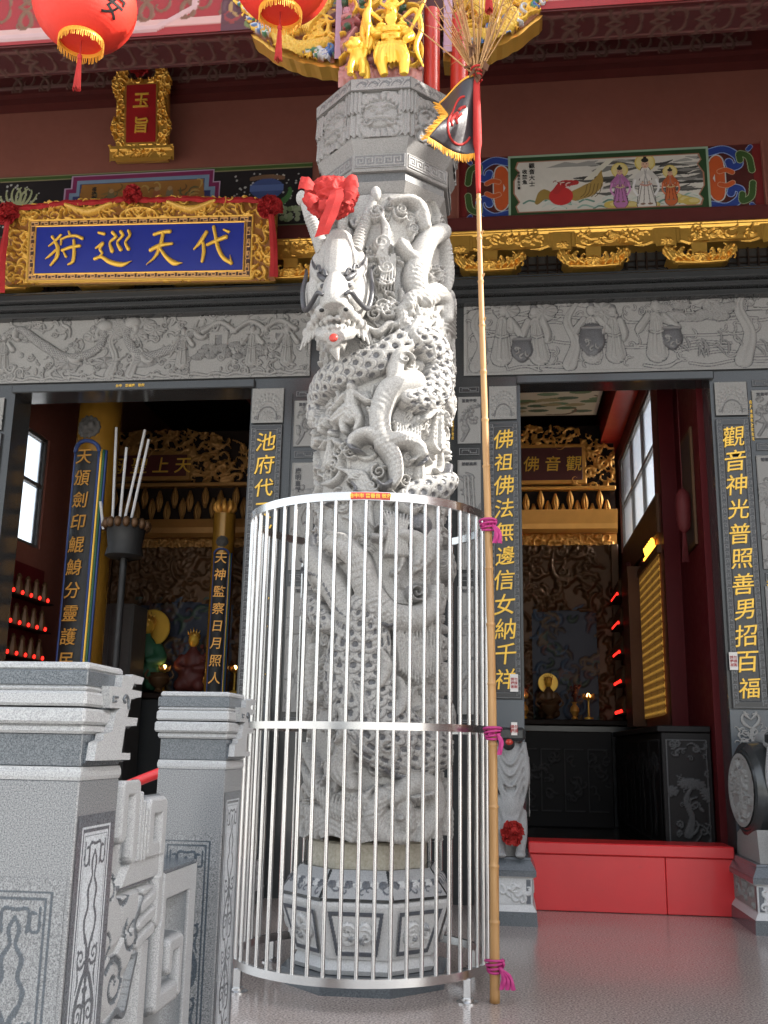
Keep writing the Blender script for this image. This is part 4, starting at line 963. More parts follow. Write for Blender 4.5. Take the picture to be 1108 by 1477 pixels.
    cv.spiral(D(600, 851), .05, 1.8, .2, .05, .06, 1, -1, dark=.3)
    for k in range(14): cv.tube(S((570+k*5, 900+k*.8), (576+k*4.4, 940), (578+k*4.2, 985-abs(k-6)*3)), [.007, .011, .006], .03, .055)
    for k in range(12): cv.tube(S((395+k*5, 890+k*2), (402+k*4, 940), (400+k*4, 1000)), [.01, .014, .012], .04, .02)
    for x, y, R in ((412, 905, .07), (405, 930, .05), (425, 880, .05)): cv.spiral(D(x, y), R, 1.9, .18, .04, .05)
    cv.blob(D(440, 935), (.05, .12), .0, .012, dark=.6)
    # 7 scaled belly and hip
    body(S((530, 880), (520, 930), (520, 985), (545, 1040), (590, 1075), (640, 1085)), [.1, .16, .19, .19, .15, .09], .035, .08)
    for x, y in ((505, 990), (552, 960), (575, 1000), (500, 1040)): cv.tube(S((x, y-22), (x+7, y), (x+2, y+24), (x-4, y+34)), [.01, .03, .02, .004], .05, .085, edge=.3, groove=.02)
    body(S((415, 955), (425, 1000), (440, 1035)), [.05, .06, .05], .02, .05)
    cv.tube(S((458, 930), (454, 970), (460, 1010)), [.02, .03, .02], .06, .05, pat='ring', L=.03, amp=.006)
    for k in range(6): cv.tube(S((515+k*3, 985+k*2), (522+k*3, 1010), (532+k*2, 1035)), [.005, .012, .004], .04, .09, dark=.5 if k % 2 else 0)
    cv.tube(S((530, 1080), (560, 1105), (590, 1120), (612, 1116)), [.01, .026, .026, .01], .02, .06, dark=.95)
    cv.tube(S((520, 1040), (528, 1075), (536, 1085)), [.01, .025, .015], .05, .07, dark=.6)
    cv.spiral(D(562, 1078), .04, 1.4, .25, .05, .09)
    for x in (570, 588, 604): cv.tube(S((x, 1090), (x-4, 1105)), [.022, .014], .06, .07)
    # small crisp carving scattered over the quiet areas
    for k in range(330):
        p = (rnd.uniform(0, w), rnd.uniform(0, h)); j, i = int(p[1]/h*(cv.ny-1)), int(p[0]/w*(cv.nx-1)); b0 = float(cv.H[j, i])
        if b0 > .062: continue
        q = rnd.random()
        if q < .4: cv.spiral(p, rnd.uniform(.022, .04), 1.7, .2, .02, b0+.008, rnd.uniform(0, 6), rnd.choice((-1, 1)))
        elif q < .75:
            a = rnd.uniform(0, 6.3)
            for t_ in range(3): cv.curl((p[0]+.014*t_*math.sin(a), p[1]-.014*t_*math.cos(a)), a, rnd.uniform(.07, .13), .007, .016, b0+.006, 2.2, rnd)
        else:
            for t_ in range(5): cv.blob((p[0]+.02*math.cos(t_*1.26), p[1]+.02*math.sin(t_*1.26)), (.014, .01), .018, b0+.004, t_*1.26)
    # 8 feather fan, smooth folded limbs, dripping lower edge
    for k in range(22):
        a = k/21; x0, y0 = 452+a*85, 1120+44*math.sin(a*2.6)+10*a
        cv.tube(S((x0-6+a*14, y0-18), (x0, y0), (x0+2, y0+16)), [.005, .012, .005], .05, .05, edge=.4, groove=.012, sm=3)
    for k in range(12): cv.tube(S((444+k*3, 1075+k*6), (452+k*2, 1100+k*4)), [.01, .006], .05, .04, edge=.4, groove=.012)
    cv.tube(S((475, 1135), (488, 1110), (498, 1085)), [.012, .014, .012], .03, .06, pat='ring', L=.02, amp=.008, dark=.4)
    cv.tube(S((505, 1085), (500, 1112), (515, 1135)), [.05, .06, .03], .07, .045, pat='hatch', L=12, amp=.005)
    cv.tube(S((556, 1150), (545, 1180), (560, 1205), (585, 1210)), [.045, .05, .05, .03], .08, .045, edge=.15, groove=.03)
    cv.tube(S((575, 1150), (600, 1130), (625, 1140), (628, 1170), (612, 1200), (604, 1212)), [.04, .06, .06, .055, .05, .03], .085, .045, edge=.12, groove=.03)
    cv.blob(D(570, 1152), .04, .09, .05); cv.tube(S((585, 1165), (590, 1190)), [.05, .045], .075, .045); cv.blob(D(578, 1180), .015, .04, .11, pat='rings')
    for k in range(7): cv.tube(S((592+k*4, 1150-k), (597+k*4, 1158-k)), [.008, .004], .04, .11)
    for k in range(40):
        x = 436+k*5.6; cv.tube(S((x, 1175), (x+rnd.uniform(-4, 4), 1200), (x+rnd.uniform(-3, 3), 1214+rnd.uniform(0, 8))), [.03, .028, .012], .045, .035)
    for k in range(26): cv.curl((rnd.uniform(0, w), rnd.uniform(0, .25)), rnd.uniform(0, 6.3), .2, .03, .045, .02, rnd.choice((-2, 2)), rnd, edge=.2, groove=.02)
    g1 = .0022*np.sin(cv.X*260+9*np.sin(cv.Y*23)+5*np.sin(cv.X*31))*(np.sin(cv.X*11+cv.Y*7) > -.1)+.002*np.sin(cv.Y*240+8*np.sin(cv.X*19))*(np.sin(cv.X*9-cv.Y*8) > .35)
    # drill marks and fine chisel grain
    for k in range(3): cv.H[1:-1, 1:-1] = cv.H[1:-1, 1:-1]*.6+.1*(cv.H[:-2, 1:-1]+cv.H[2:, 1:-1]+cv.H[1:-1, :-2]+cv.H[1:-1, 2:])
    cv.H += g1*(cv.H > .02)
    low = .03+.035*np.abs(np.sin(cv.X*21+np.sin(cv.X*9)))*(.5+.5*np.sin(cv.X*5)**2)
    msk = (cv.Y > low-.012)
    cv.H = np.clip(cv.H, -.012, .17)
    # close the seam at the back
    f = np.clip(np.minimum(cv.X, w-cv.X)/.05, 0, 1); cv.H = cv.H*f+.01*(1-f)
    fx, fy = np.array([.123, -.9924]), np.array([.9924, .123])
    def mp(X, Y, H):
        th = (X-w/2)/RM; r = .333+H*.77
        fl = 1+.0*Y
        return np.stack([CX+r*(np.cos(th)*fx[0]+np.sin(th)*fy[0]), CY+r*(np.cos(th)*fx[1]+np.sin(th)*fy[1]), zb+Y], -1)
    return cv, mp, msk
cv, mp, msk = shaft()
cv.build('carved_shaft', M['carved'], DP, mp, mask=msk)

M['inkstone'] = granite('dark polished stone', (.05, .05, .055), (.1, .1, .105), .35, 200)
# ---- dragon head, reaching out of the shaft towards the plaza
HX, HY = -.862, 4.93     # middle line of the head; forward is (.1,-.995)
def hp(x, f, z): return (HX+x+.1*f, HY-f, z)
hd = MB()
def e(x, f, z, r, rot=None): hd.ell(hp(x, f, z), r, rot, 10)
def tb(P, r, n=8): hd.tube([hp(*p) for p in P], r, n)
tb([(.16, -.3, 3.3), (.05, -.12, 3.45), (0, .05, 3.55)], [.17, .17, .13], 14)
e(0, .03, 3.56, (.135, .13, .25)); e(0, .1, 3.5, (.09, .09, .2)); tb([(0, .04, 3.76), (0, .13, 3.6), (0, .18, 3.46)], [.075, .08, .072], 12)
tb([(0, .17, 3.47), (0, .235, 3.38), (0, .285, 3.29), (0, .3, 3.24)], [.062, .068, .076, .06], 14)
for s_ in (-1, 1):
    e(s_*.06, .265, 3.245, (.042, .05, .036)); e(s_*.1, .08, 3.42, (.065, .09, .15)); e(s_*.115, .03, 3.56, (.045, .08, .14)); e(s_*.085, .14, 3.34, (.055, .08, .07))
    tb([(s_*.035, .2, 3.44), (s_*.08, .185, 3.475), (s_*.13, .12, 3.55), (s_*.145, .06, 3.64)], [.022, .028, .022, .01])
    tb([(s_*.135, .04, 3.34), (s_*.16, .03, 3.44), (s_*.165, .0, 3.54)], [.04, .034, .012])
    e(s_*.07, .2, 3.415, (.032, .026, .026))
    for k in range(7): e(s_*(.02+.023*k), .285-.026*k-.004*k*k, 3.2+.002*k*k*.5, (.017, .019, .017))
    for k in range(6): e(s_*(.095+.014*k), .2-.035*k, 3.245+.012*(k % 2)-.004*k, (.024, .026, .03))
    for k in range(4): tb([(s_*(.1+.02*k), .13-.03*k, 3.22), (s_*(.125+.024*k), .12-.03*k, 3.16-.008*k)], [.02, .007], 6)
    tb([(s_*.07, .1, 3.2), (s_*.07, .19, 3.155), (s_*.03, .25, 3.115)], [.035, .034, .03])
for k in range(6): e(-.055+.022*k, .27-.01*abs(k-2.5), 3.165, (.010, .012, .017))
tb([(0, .05, 3.15), (0, .19, 3.125), (0, .25, 3.105)], [.06, .06, .04]); tb([(0, .2, 3.07), (.02, .18, 3.01)], [.03, .006])
head = hd.sculpt('dragon_head', M['carved'], DP, .0058, 2)
def horn(s_, P, R):
    P = smoothcurve(np.array([hp(*p) for p in P]), 26); n = len(P); t = np.linspace(0, 1, n)
    r = np.interp(t, [0, .7, .9, 1], R); r = r*(1+.1*np.sin(t*110)*(t < .72))
    MB().tube(P, r, 12, 0).ell(P[-1], (.03, .03, .045), None, 8).build('horn', M['carved'], head, smooth='all')
horn(-1, [(-.085, .06, 3.68), (-.125, .03, 3.8), (-.165, .03, 3.9), (-.22, .05, 4.02)], [.04, .033, .022, .024])
horn(1, [(.085, .06, 3.68), (.115, .03, 3.8), (.145, .02, 3.9), (.19, .04, 4.03)], [.04, .033, .022, .024])
horn(0, [(.01, .0, 3.76), (.01, -.0, 3.86), (.015, .0, 3.96), (.02, .03, 4.06)], [.03, .025, .02, .02])
for s_ in (-1, 1):
    b = MB().tube([hp(s_*.03, .235, 3.425), hp(s_*.065, .222, 3.45), hp(s_*.105, .168, 3.51), hp(s_*.137, .1, 3.6), hp(s_*.145, .06, 3.66)], [.008, .018, .015, .009, .003], 8)
    b.tube([hp(s_*.05, .24, 3.455), hp(s_*.062, .238, 3.49), hp(s_*.078, .23, 3.495), hp(s_*.078, .232, 3.482)], [.01, .008, .006, .004], 6)
    b.tube([hp(s_*.085, .215, 3.49), hp(s_*.092, .205, 3.53), hp(s_*.11, .19, 3.535), hp(s_*.108, .195, 3.52)], [.01, .008, .006, .004], 6)
    b.build('eyebrow', M['inkstone'], head, smooth='all')
    MB().tube([hp(s_*.055, .345, 3.3), hp(s_*.085, .325, 3.32), hp(s_*.12, .25, 3.305), hp(s_*.165, .15, 3.31), hp(s_*.185, .12, 3.42), hp(s_*.175, .08, 3.54), hp(s_*.18, .03, 3.6)] + ([hp(.24, -.03, 3.66), hp(.31, -.06, 3.74), hp(.315, -.07, 3.86), hp(.27, -.04, 3.86), hp(.27, -.04, 3.8)] if s_ > 0 else []), [.009, .013, .013, .014, .014, .011, .007]+([.010, .011, .011, .009, .005] if s_ > 0 else []), 8).build('whisker', M['inkstone'], head, smooth='all')
    MB().ell(hp(s_*.062, .313, 3.232), (.013, .012, .01)).build('nostril', M['ink'], head, smooth='all')
    MB().ell(hp(s_*.066, .228, 3.405), (.017, .012, .014)).build('eye', M['inkstone'], head, smooth='all')
MB().ell(hp(.0, .283, 3.095), (.022, .012, .022)).build('tongue_dot', M['redpost'], head, smooth='all')

# ---- capital
octa([(.30, 4.03), (.31, 4.05)], M['capdark'], 'necking_band')
octa([(.312, 4.052), (.318, 4.06), (.345, 4.115)], M['capstone'], 'necking_ring')
octa([(.338, 4.117), (.338, 4.17)], M['capdark'], 'necking_band')
octa([(.355, 4.172), (.36, 4.18), (.36, 4.275), (.35, 4.28)], M['capstone'], 'key_ring')
octa([(.345, 4.278), (.35, 4.285), (.385, 4.355)], M['capstone'], 'cove')
octa([(.38, 4.353), (.38, 4.645)], M['capstone'], 'block')
octa([(.40, 4.648), (.40, 4.72), (.3, 4.735)], M['capstone'], 'top_band')
def lionface(cv, c, s, rnd):
    x, y = c
    for k in range(22):
        a = k/22*6.28; cv.curl((x+.55*s*math.cos(a), y+.5*s*math.sin(a)), a+.4, s*.45, s*.1, .012, .002, rnd.choice((-2.5, 2.5)), rnd)
    cv.blob(c, (.5*s, .42*s), .02, .004)
    for d in (-1, 1):
        cv.blob((x+d*.2*s, y+.1*s), (.1*s, .07*s), .016, .018); cv.blob((x+d*.2*s, y+.1*s), .03*s, .02, .018, dark=.4); cv.tube([(x+d*.08*s, y+.2*s), (x+d*.25*s, y+.26*s), (x+d*.4*s, y+.18*s)], .05*s, .016, .016)
        cv.curl((x+d*.2*s, y-.2*s), -1.57+d*.3, .4*s, .06*s, .014, .012, d*2.5, rnd)
    cv.blob((x, y-.02*s), (.12*s, .1*s), .026, .018); cv.tube([(x-.3*s, y-.18*s), (x, y-.14*s), (x+.3*s, y-.18*s)], .06*s, .018, .016); cv.tube([(x-.22*s, y-.26*s), (x, y-.22*s), (x+.22*s, y-.26*s)], .025*s, -.006, .03, dark=.4)
for k in range(-2, 4):
    n, r = octface(k); rnd = random.Random(k+9)
    o = np.array([CX, CY, 4.36])+n*.3815
    cv = Canvas(.25, .28, .0035); lionface(cv, (.125, .14), .19, rnd); cv.build('lion_face', M['capstone'], DP, onplane(o-r*.125, r, (0, 0, 1)))
    cv = Canvas(.28, .08, .003); cv.D[:] = .6; framed(cv, .28, .08, .004, .004); cv.D[cv.H > .003] = .1; cv.meander(.01, .27, .018, .062, .056, .0035, .004, .0, 0.05)
    cv.build('key_pattern', M['capstone'], DP, onplane(np.array([CX, CY, 4.19])+n*.3612-r*.14, r, (0, 0, 1)))
    cv = Canvas(.33, .072, .003); cv.H[:] = .002
    for j in range(5):
        cv.curl((.03+j*.066, .02), 1.2, .1, .006, .004, 0, -3.4, rnd, dark=.8); cv.curl((.05+j*.066, .055), -1.0, .08, .005, .004, 0, 3.2, rnd, dark=.8)
    for a in ((0, .33, 0, .005), (0, .33, .067, .072)): cv.rect(*a, h=.004, dark=.5)
    cv.build('scroll_band', M['capstone'], DP, onplane(np.array([CX, CY, 4.648])+n*.4015-r*.165, r, (0, 0, 1)))
    # stone drapery over each corner
    a = -math.pi/2+(k+.5)*math.pi/4; cr = .381/math.cos(math.pi/8); n2 = np.array([math.cos(a), math.sin(a), 0]); r2 = np.array([-math.sin(a), math.cos(a), 0])
    def dr(w, z0, z1, d, fr):
        b = MB(); top = []; bot = []
        for i in range(25):
            u = -w+2*w*i/24; back = abs(u)*math.tan(math.pi/8); q = np.array([CX, CY, 0])+n2*(cr-back+d+.006*math.cos(u*fr))+r2*u
            top.append((q[0], q[1], z1)); bot.append((q[0]+n2[0]*.006, q[1]+n2[1]*.006, z0+.006*math.cos(u*fr)))
        i2 = [(p[0]-n2[0]*.03, p[1]-n2[1]*.03, p[2]) for p in bot]; t2 = [(p[0]-n2[0]*.03, p[1]-n2[1]*.03, p[2]) for p in top]
        b.strip(bot, top); b.strip(i2, bot); b.strip(top, t2); return b
    b = dr(.05, 4.37, 4.52, .004, 190); b2 = dr(.058, 4.51, 4.645, .012, 300)
    b.build('drapery', M['capstone'], DP, smooth='all'); b2.build('drapery', M['capstone'], DP, smooth='all')
# ------------------------------------------------------------------ cloth helpers
def rosette(name, c, R, m, label, n=70, seed=1, squash=.7, group='red cloth rosettes', tails=(), facing=(0, -1, 0), z0=0):
    rnd = random.Random(seed); b = MB(); f = Vector(facing).normalized(); q = f.to_track_quat('Z', 'Y').to_matrix()
    t = thing(name, label, 'rosette', c, group)
    b.ell((0, 0, 0), (R*.62, R*.62, R*.45), None, 8)
    for i in range(n):
        u = math.acos(1-rnd.random()*.95); a = rnd.uniform(0, 6.283); r = R*rnd.uniform(.62, .95)
        d = Vector((math.sin(u)*math.cos(a), math.sin(u)*math.sin(a), math.cos(u)*squash)); 
        tn = d.orthogonal().normalized(); tn.rotate(Matrix.Rotation(rnd.uniform(0, 6.28), 3, d)); bn = d.cross(tn).normalized()
        w = R*rnd.uniform(.3, .5)*(1.5 if n == 64 else 1); r *= rnd.uniform(.85, 1.2) if n == 64 else 1; k = 7; i0 = len(b.v); A = []; B = []
        for j in range(k):
            s_ = j/(k-1)-.5; bend = math.cos(s_*math.pi)*R*.16+R*.05*math.sin(j*2.1+i)
            p = d*(r*.62)+tn*(s_*w*1.5); A.append(p); B.append(d*(r*.62+R*.26+bend*.6)+tn*(s_*w*1.7)+bn*(R*.12*math.sin(s_*5+i)))
        b.strip(A, B)
    b.xf(q.to_4x4()); b.v = [tuple(Vector(p)+Vector(c)) for p in b.v]
    b.build('bow', m, t, smooth='all', fix=False)
    for P, w in tails: ribbon('ribbon_tail', P, w, m, t)
    return t
def ribbon(name, P, w, m, parent, across=(1, 0, 0), wave=.006):
    P = smoothcurve(np.array(P, float), 6); a = np.array(across, float); n = len(P); A, B, C_ = [], [], []
    w = np.full(n, w) if np.isscalar(w) else np.interp(np.linspace(0, 1, n), np.linspace(0, 1, len(w)), w)
    for i, p in enumerate(P):
        k = np.array([0, wave*math.sin(i*.9), 0]); A.append(p-a*w[i]/2+k); C_.append(p+np.array([0, -wave*1.4, 0])); B.append(p+a*w[i]/2-k)
    b = MB(); b.strip(A, C_); b.strip([tuple(q) for q in C_], B)
    return b.build(name, m, parent, smooth='all', fix=False)

# ------------------------------------------------------------------ red bow over the dragon's horns
from mathutils import noise as NZ
BW_ = thing('red_bow', 'big crumpled red cloth bow tied over the stone dragon horns', 'bow', (-.87, 4.66, 3.89))
b = MB(); b.ell((0, 0, 0), 1.0, None, 56); vv = []
for p in b.v:
    d = Vector(p); f = 0; a = 1
    for o in range(3):
        f += a*(1-abs(NZ.noise(d*(2.1*2**o)+Vector((o*7.1, 3.3, 1.7))))*2.2); a *= .55
    r = .74+.17*f
    vv.append((-.87+d.x*.148*r, 4.66+d.y*.095*r, 3.885+d.z*.122*r))
b.v = vv; b.build('bow', M['redcloth'], BW_, smooth='all')
rnd = random.Random(5)
for k in range(9):
    a = rnd.uniform(0, 6.28); c = np.array([-.87+.08*math.cos(a), 4.575, 3.885+.06*math.sin(a)]); d = np.array([math.cos(a), -.3, math.sin(a)])
    ribbon('fold', [c, c+d*.03+np.array([0, -.02, 0]), c+d*.07+np.array([0, .0, .0]), c+d*.075+np.array([0, .03, 0])], [.04, .07, .07, .04], M['redcloth'], BW_, (-math.sin(a), 0, math.cos(a)), .004)
ribbon('ribbon_tail', [(-.83, 4.56, 3.87), (-.82, 4.51, 3.79), (-.85, 4.5, 3.68), (-.885, 4.51, 3.585)], [.06, .085, .09, .075], M['redcloth'], BW_, (.97, 0, .25), .004)

# ------------------------------------------------------------------ steel cage
GX, GY, GR = -.70, 5.2, .625
CG = thing('steel_cage', 'round stainless steel bar cage standing round the dragon pillar', 'cage', (GX, GY, 0))
for z, h in ((2.235, .04), (1.175, .034), (.10, .036)):
    MB().lathe([(GR-.011, z), (GR+.011, z), (GR+.011, z+h), (GR-.011, z+h), (GR-.011, z)], (GX, GY), 72, close=False).build('ring', M['steel'], CG, smooth=True)
NB = 54; bar0 = None
for i in range(NB):
    a = 2*math.pi*(i+.35)/NB; x, y = GX+GR*math.cos(a), GY+GR*math.sin(a)
    if bar0 is None:
        bar0 = MB().tube([(x, y, .11), (x, y, 2.25)], .0095, 10, 0).build('bar', M['steel'], CG, smooth=True); bx, by = x, y
    else:
        o = bar0.copy(); COL.objects.link(o); o.parent = CG; o.location = (x-bx, y-by, 0)
for a in (-33, -147, 33, 147):
    x, y = GX+(GR)*math.cos(R_(a)), GY+(GR)*math.sin(R_(a))
    o = MB().box(x-.017, x+.017, y-.017, y+.017, .012, .102, .002).build('leg', M['steel'], CG)
    MB().lathe([(.05, 0), (.05, .006), (.03, .012), (.03, .02)], (x, y), 20).build('foot', M['steel'], o, smooth=True)
sp = MB()
A, B = [], []
for i in range(9):
    a = R_(-96+i*2.1)+R_(5); x, y = GX+(GR+.0135)*math.cos(a), GY+(GR+.0135)*math.sin(a); A.append((x, y, 2.238)); B.append((x, y, 2.272))
sg = sp.strip(A, B).build('sign_plate', M['redpost'], CG, fix=False)
lettering('台中市 曾垂良 敬獻', .0235, (GX+(GR+.016)*math.cos(R_(-82.6)), GY+(GR+.016)*math.sin(R_(-82.6)), 2.255), M['goldpaint'], sg, depth=.0008, right=(math.cos(R_(7.4)), math.sin(R_(7.4)), 0))

# ------------------------------------------------------------------ bamboo pole, its flag, twigs and ribbons
PB, PT = np.array([-.054, 4.876, .0]), np.array([-.106, 4.75, 4.68])
def pl(z): return PB+(PT-PB)*(z/4.68)+np.array([.012*math.sin(z*1.1), 0, 0])
BP = thing('bamboo_pole', 'long tan bamboo pole leaning on the outside of the steel cage', 'bamboo pole', tuple(PB))
zs = np.linspace(.002, 4.75, 150); nodes = [.12, .34, .58, .84, 1.12, 1.4, 1.68, 1.95, 2.2, 2.46, 2.7, 2.95, 3.2, 3.44, 3.68, 3.9, 4.12, 4.35]
zs = np.sort(np.concatenate([zs]+[[n-.012, n-.004, n, n+.004, n+.012] for n in nodes]))
r = np.interp(zs, [0, 2, 3.4, 4.7], [.0225, .0185, .0135, .0095]); 
for n in nodes: r = r+.003*np.exp(-((zs-n)/.006)**2)-.0012*np.exp(-((zs-n-.012)/.006)**2)
MB().tube([pl(z) for z in zs], r, 12, 0).build('cane', M['bamboo'], BP, smooth='all')
nd = MB()
for n in (3.44, 3.68, 3.2): nd.tube([pl(n), pl(n)+np.array([.02, -.01, .04])], [.006, .003], 6)
nd.build('twig_stub', M['bamboo'], BP, smooth=True)
def tie(z, s, label, drop):
    p = pl(z); t = thing('ribbon_tie', label, 'ribbon', tuple(p), 'magenta ribbons tied to the bamboo pole'); rnd = random.Random(int(z*100))
    for k in range(4): MB().tube([p+np.array([(.03+.004*k)*math.cos(a), (.03+.004*k)*math.sin(a), -.02+.014*k+.006*math.sin(a+k)]) for a in np.linspace(0, 6.283, 14)], .006, 6, 0).build('wrap', M['magenta'], t, smooth='all')
    for k in range(5):
        a = rnd.uniform(-2.6, -.4); d = np.array([math.cos(a), math.sin(a)*.6, 0]); L = s*rnd.uniform(.6, 1)
        ribbon('loop', [p+d*.03, p+d*L*.7+np.array([0, 0, L*.5]), p+d*L+np.array([0, 0, .0]), p+d*.035-np.array([0, 0, .01])], .022, M['magenta'], t, (.5, 0, .85))
    for k in range(drop): ribbon('tail', [p+np.array([.02, -.03, 0]), p+np.array([.04+.012*k, -.04, -s*.6]), p+np.array([.03+.026*k, -.045, -s*1.6])], .022, M['magenta'], t)
tie(2.16, .06, 'magenta ribbon binding the pole to the top ring of the cage', 2)
tie(1.17, .06, 'magenta ribbon binding the pole to the middle ring of the cage', 1)
tie(.155, .055, 'magenta ribbon with hanging ends near the foot of the pole', 3)
# red sleeve of the flag and dead twigs
FL = thing('pennant_flag', 'black triangular pennant with orange fringe and red round emblem', 'flag', tuple(pl(4.15)))
MB().tube([pl(z)+np.array([0, -.004, 0]) for z in np.linspace(3.93, 4.62, 20)], np.interp(np.linspace(0, 1, 20), [0, .3, .34, .4, 1], [.012, .016, .011, .024, .018]), 12, 0).build('sleeve', M['redcloth'], FL, smooth='all')
def flagpt(u, v):   # u 0 pole .. 1 free corner edge, v 0 bottom .. 1 top
    top, bot = pl(4.62), pl(4.17)
    tip = np.array([-.36, 4.62, 4.16]); up = np.array([-.345, 4.80, 4.53])
    a = bot+(top-bot)*v
    free = tip+(up-tip)*v+np.array([.085*math.sin(v*math.pi*.9), .0, 0])
    p = a+(free-a)*u*(1-.0*v)
    if v > .55: p = p+(top+np.array([0, 0, 0])-p)*0
    return p+np.array([0, .035*math.sin(u*4.2+v*3.5)-.02*math.sin(v*6)*u, -.012*math.sin(u*3.1)*(1-v)])
def flag_z(u, v):
    p = flagpt(u, v); 
    return p
b = MB(); n = 26
g = [[flag_z(i/n, j/n) for i in range(n+1)] for j in range(n+1)]
# the upper edge runs from the top of the sleeve straight to the upper free corner
b.add([p for row in g for p in row], [(j*(n+1)+i, j*(n+1)+i+1, (j+1)*(n+1)+i+1, (j+1)*(n+1)+i) for j in range(n) for i in range(n)])
fm = b.mesh('cloth'); o = link('cloth', fm, M['black'], FL); fm.polygons.foreach_set('use_smooth', [True]*len(fm.polygons))
sd = o.modifiers.new('thick', 'SOLIDIFY'); sd.thickness = .003
fr_ = MB(); rnd = random.Random(2)
edge = [flag_z(u, 0) for u in np.linspace(0, 1, 60)]; 
for p in edge: fr_.tube([p, p+np.array([rnd.uniform(-.006, .006), rnd.uniform(-.01, .01), -.03-rnd.random()*.015])], [.0045, .002], 5, 0)
for v in np.linspace(0, 1, 60):
    p = flag_z(1, v)
    for k in range(2): fr_.tube([p, p+np.array([-.03-.015*rnd.random(), rnd.uniform(-.012, .012), rnd.uniform(-.02, .012)])], [.0045, .002], 5, 0)
fr_.build('fringe', M['fringe'], FL)
MB().tube([flag_z(u, 1)+np.array([0, 0, .004]) for u in np.linspace(0, 1, 16)], .007, 6, 0).build('cord', M['fringe'], FL, smooth='all')
em = MB()
def fl2(x, z, d=.004):  # emblem laid on the cloth
    u, v = x, z; p = flag_z(u, v); return p+np.array([0, -d, 0])
ring = [fl2(.50+.36*math.cos(a), .44+.34*math.sin(a)) for a in np.linspace(-2.5, 1.9, 30)]; em.tube(ring, .007, 6, 0)
for P in ([(.40, .62), (.55, .6), (.62, .56)], [(.52, .5), (.66, .4), (.6, .33)], [(.66, .46), (.78, .36), (.7, .27)], [(.78, .42), (.66, .52)]): em.tube([fl2(*p) for p in P], .0085, 6, 3)
em.build('emblem', M['redcloth'], FL, smooth='all')
TW = thing('dry_twigs', 'bundle of dry bare twigs tied to the top of the bamboo pole', 'twigs', tuple(pl(4.65)))
tw = MB(); rnd = random.Random(12)
for k in range(34):
    a = rnd.uniform(0, 6.283); sp_ = rnd.uniform(.05, .42); H = rnd.uniform(.3, .85); p = pl(4.62)
    q = p+np.array([math.cos(a)*sp_*.5-.06*H, math.sin(a)*sp_*.4, H*.5]); e_ = p+np.array([math.cos(a)*sp_-.14*H, math.sin(a)*sp_*.8, H])
    tw.tube([p, q, e_], [.006, .004, .0015], 5, 4)
    for j in range(3):
        f = rnd.uniform(.4, .95); s0 = p+(e_-p)*f; tw.tube([s0, s0+np.array([rnd.uniform(-.1, .1), rnd.uniform(-.08, .08), rnd.uniform(-.02, .14)])], [.0025, .001], 4, 0)
tw.build('twig', M['bamboo'], TW, smooth='all')
lf_ = MB()
for k in range(26):
    p = pl(4.66)+np.array([rnd.uniform(-.05, .05), rnd.uniform(-.05, .03), rnd.uniform(-.05, .16)]); a = rnd.uniform(0, 6.28); d = np.array([math.cos(a)*.02, math.sin(a)*.02, 0]); L = np.array([rnd.uniform(-.05, .05), rnd.uniform(-.03, .03), -rnd.uniform(.04, .1)])
    lf_.add([p, p+d+L*.5, p+L, p-d+L*.5], [(0, 1, 2, 3)])
lf_.build('dry_leaf', M['brownwood'], TW, fix=False)
MB().tube([pl(4.6)+np.array([.028*math.cos(a), .028*math.sin(a), .004*a]) for a in np.linspace(0, 18, 60)], .006, 6, 0).build('binding', M['redcloth'], TW, smooth='all')

# ------------------------------------------------------------------ gilded warrior on top of the pillar, red posts and carved brackets
WR = thing('warrior_carving', 'gilded warrior and lion dog carving on a rock above the stone capital', 'carving', (-.65, 4.95, 4.75))
def wmap(x, z): return x, z
bk = MB(); bk.box(-.905, -.425, 5.0, 5.1, 4.745, 6.3, .01); bk.build('back_board', M['redbeam'], WR)
cvb = Canvas(.48, 1.3, .005, 0, (.16, .05, .05)); rnd = random.Random(14)
for k in range(60): cvb.curl((rnd.uniform(0, .48), rnd.uniform(0, .5)), rnd.uniform(0, 6.3), .16, .022, .03, .005, rnd.choice((-2, 2)), rnd, col=rnd.choice(((.34, .13, .12), (.42, .2, .2), (.2, .05, .05))))
for k in range(16): cvb.blob((rnd.uniform(0, .48), rnd.uniform(.0, .1)), (.09, .05), .05, .01, pat='hatch', amp=.006, freq=9, col=(.42, .2, .19))
for k in range(120): cvb.blob((rnd.uniform(0, .48), rnd.uniform(.4, 1.3)), (.04, .02), .03, .005, rnd.random()*.6, pat='petal', amp=.005, freq=8, col=rnd.choice(((.05, .16, .07), (.1, .25, .13), (.03, .1, .05), (.45, .28, .06))))
for k in range(14): cvb.cloud((rnd.uniform(0, .48), rnd.uniform(.5, 1.25)), .05, .03, .01, rnd, col=(.5, .28, .35))
for k in range(46): cvb.curl((.1+rnd.uniform(-.08, .3), rnd.uniform(.1, .62)), rnd.uniform(0, 6.3), .13, .014, .05, .02, rnd.choice((-2, 2)), rnd, col=(.66, .42, .05), dark=1)
cvb.build('painted_ground', M['goldmix'], WR, onwall(-.905, 4.75, 4.998))
g = MB(); WS = .84; X0, Y0, Z0 = -.60, 4.93, 4.765
def wp(x, y, z): return (X0+x*WS, Y0-y*WS, Z0+z*WS)
def gel(c, r, *a): g.ell(c, [q*WS for q in r] if not np.isscalar(r) else r*WS, *a)
def wt(P, r, n=9): g.tube([wp(*p) for p in P], [q*WS for q in r], n)
gel(wp(0, .0, .33), (.075, .06, .1)); gel(wp(0, .02, .24), (.06, .055, .05)); wt([(0, 0, .4), (0, .01, .45)], [.03, .03])
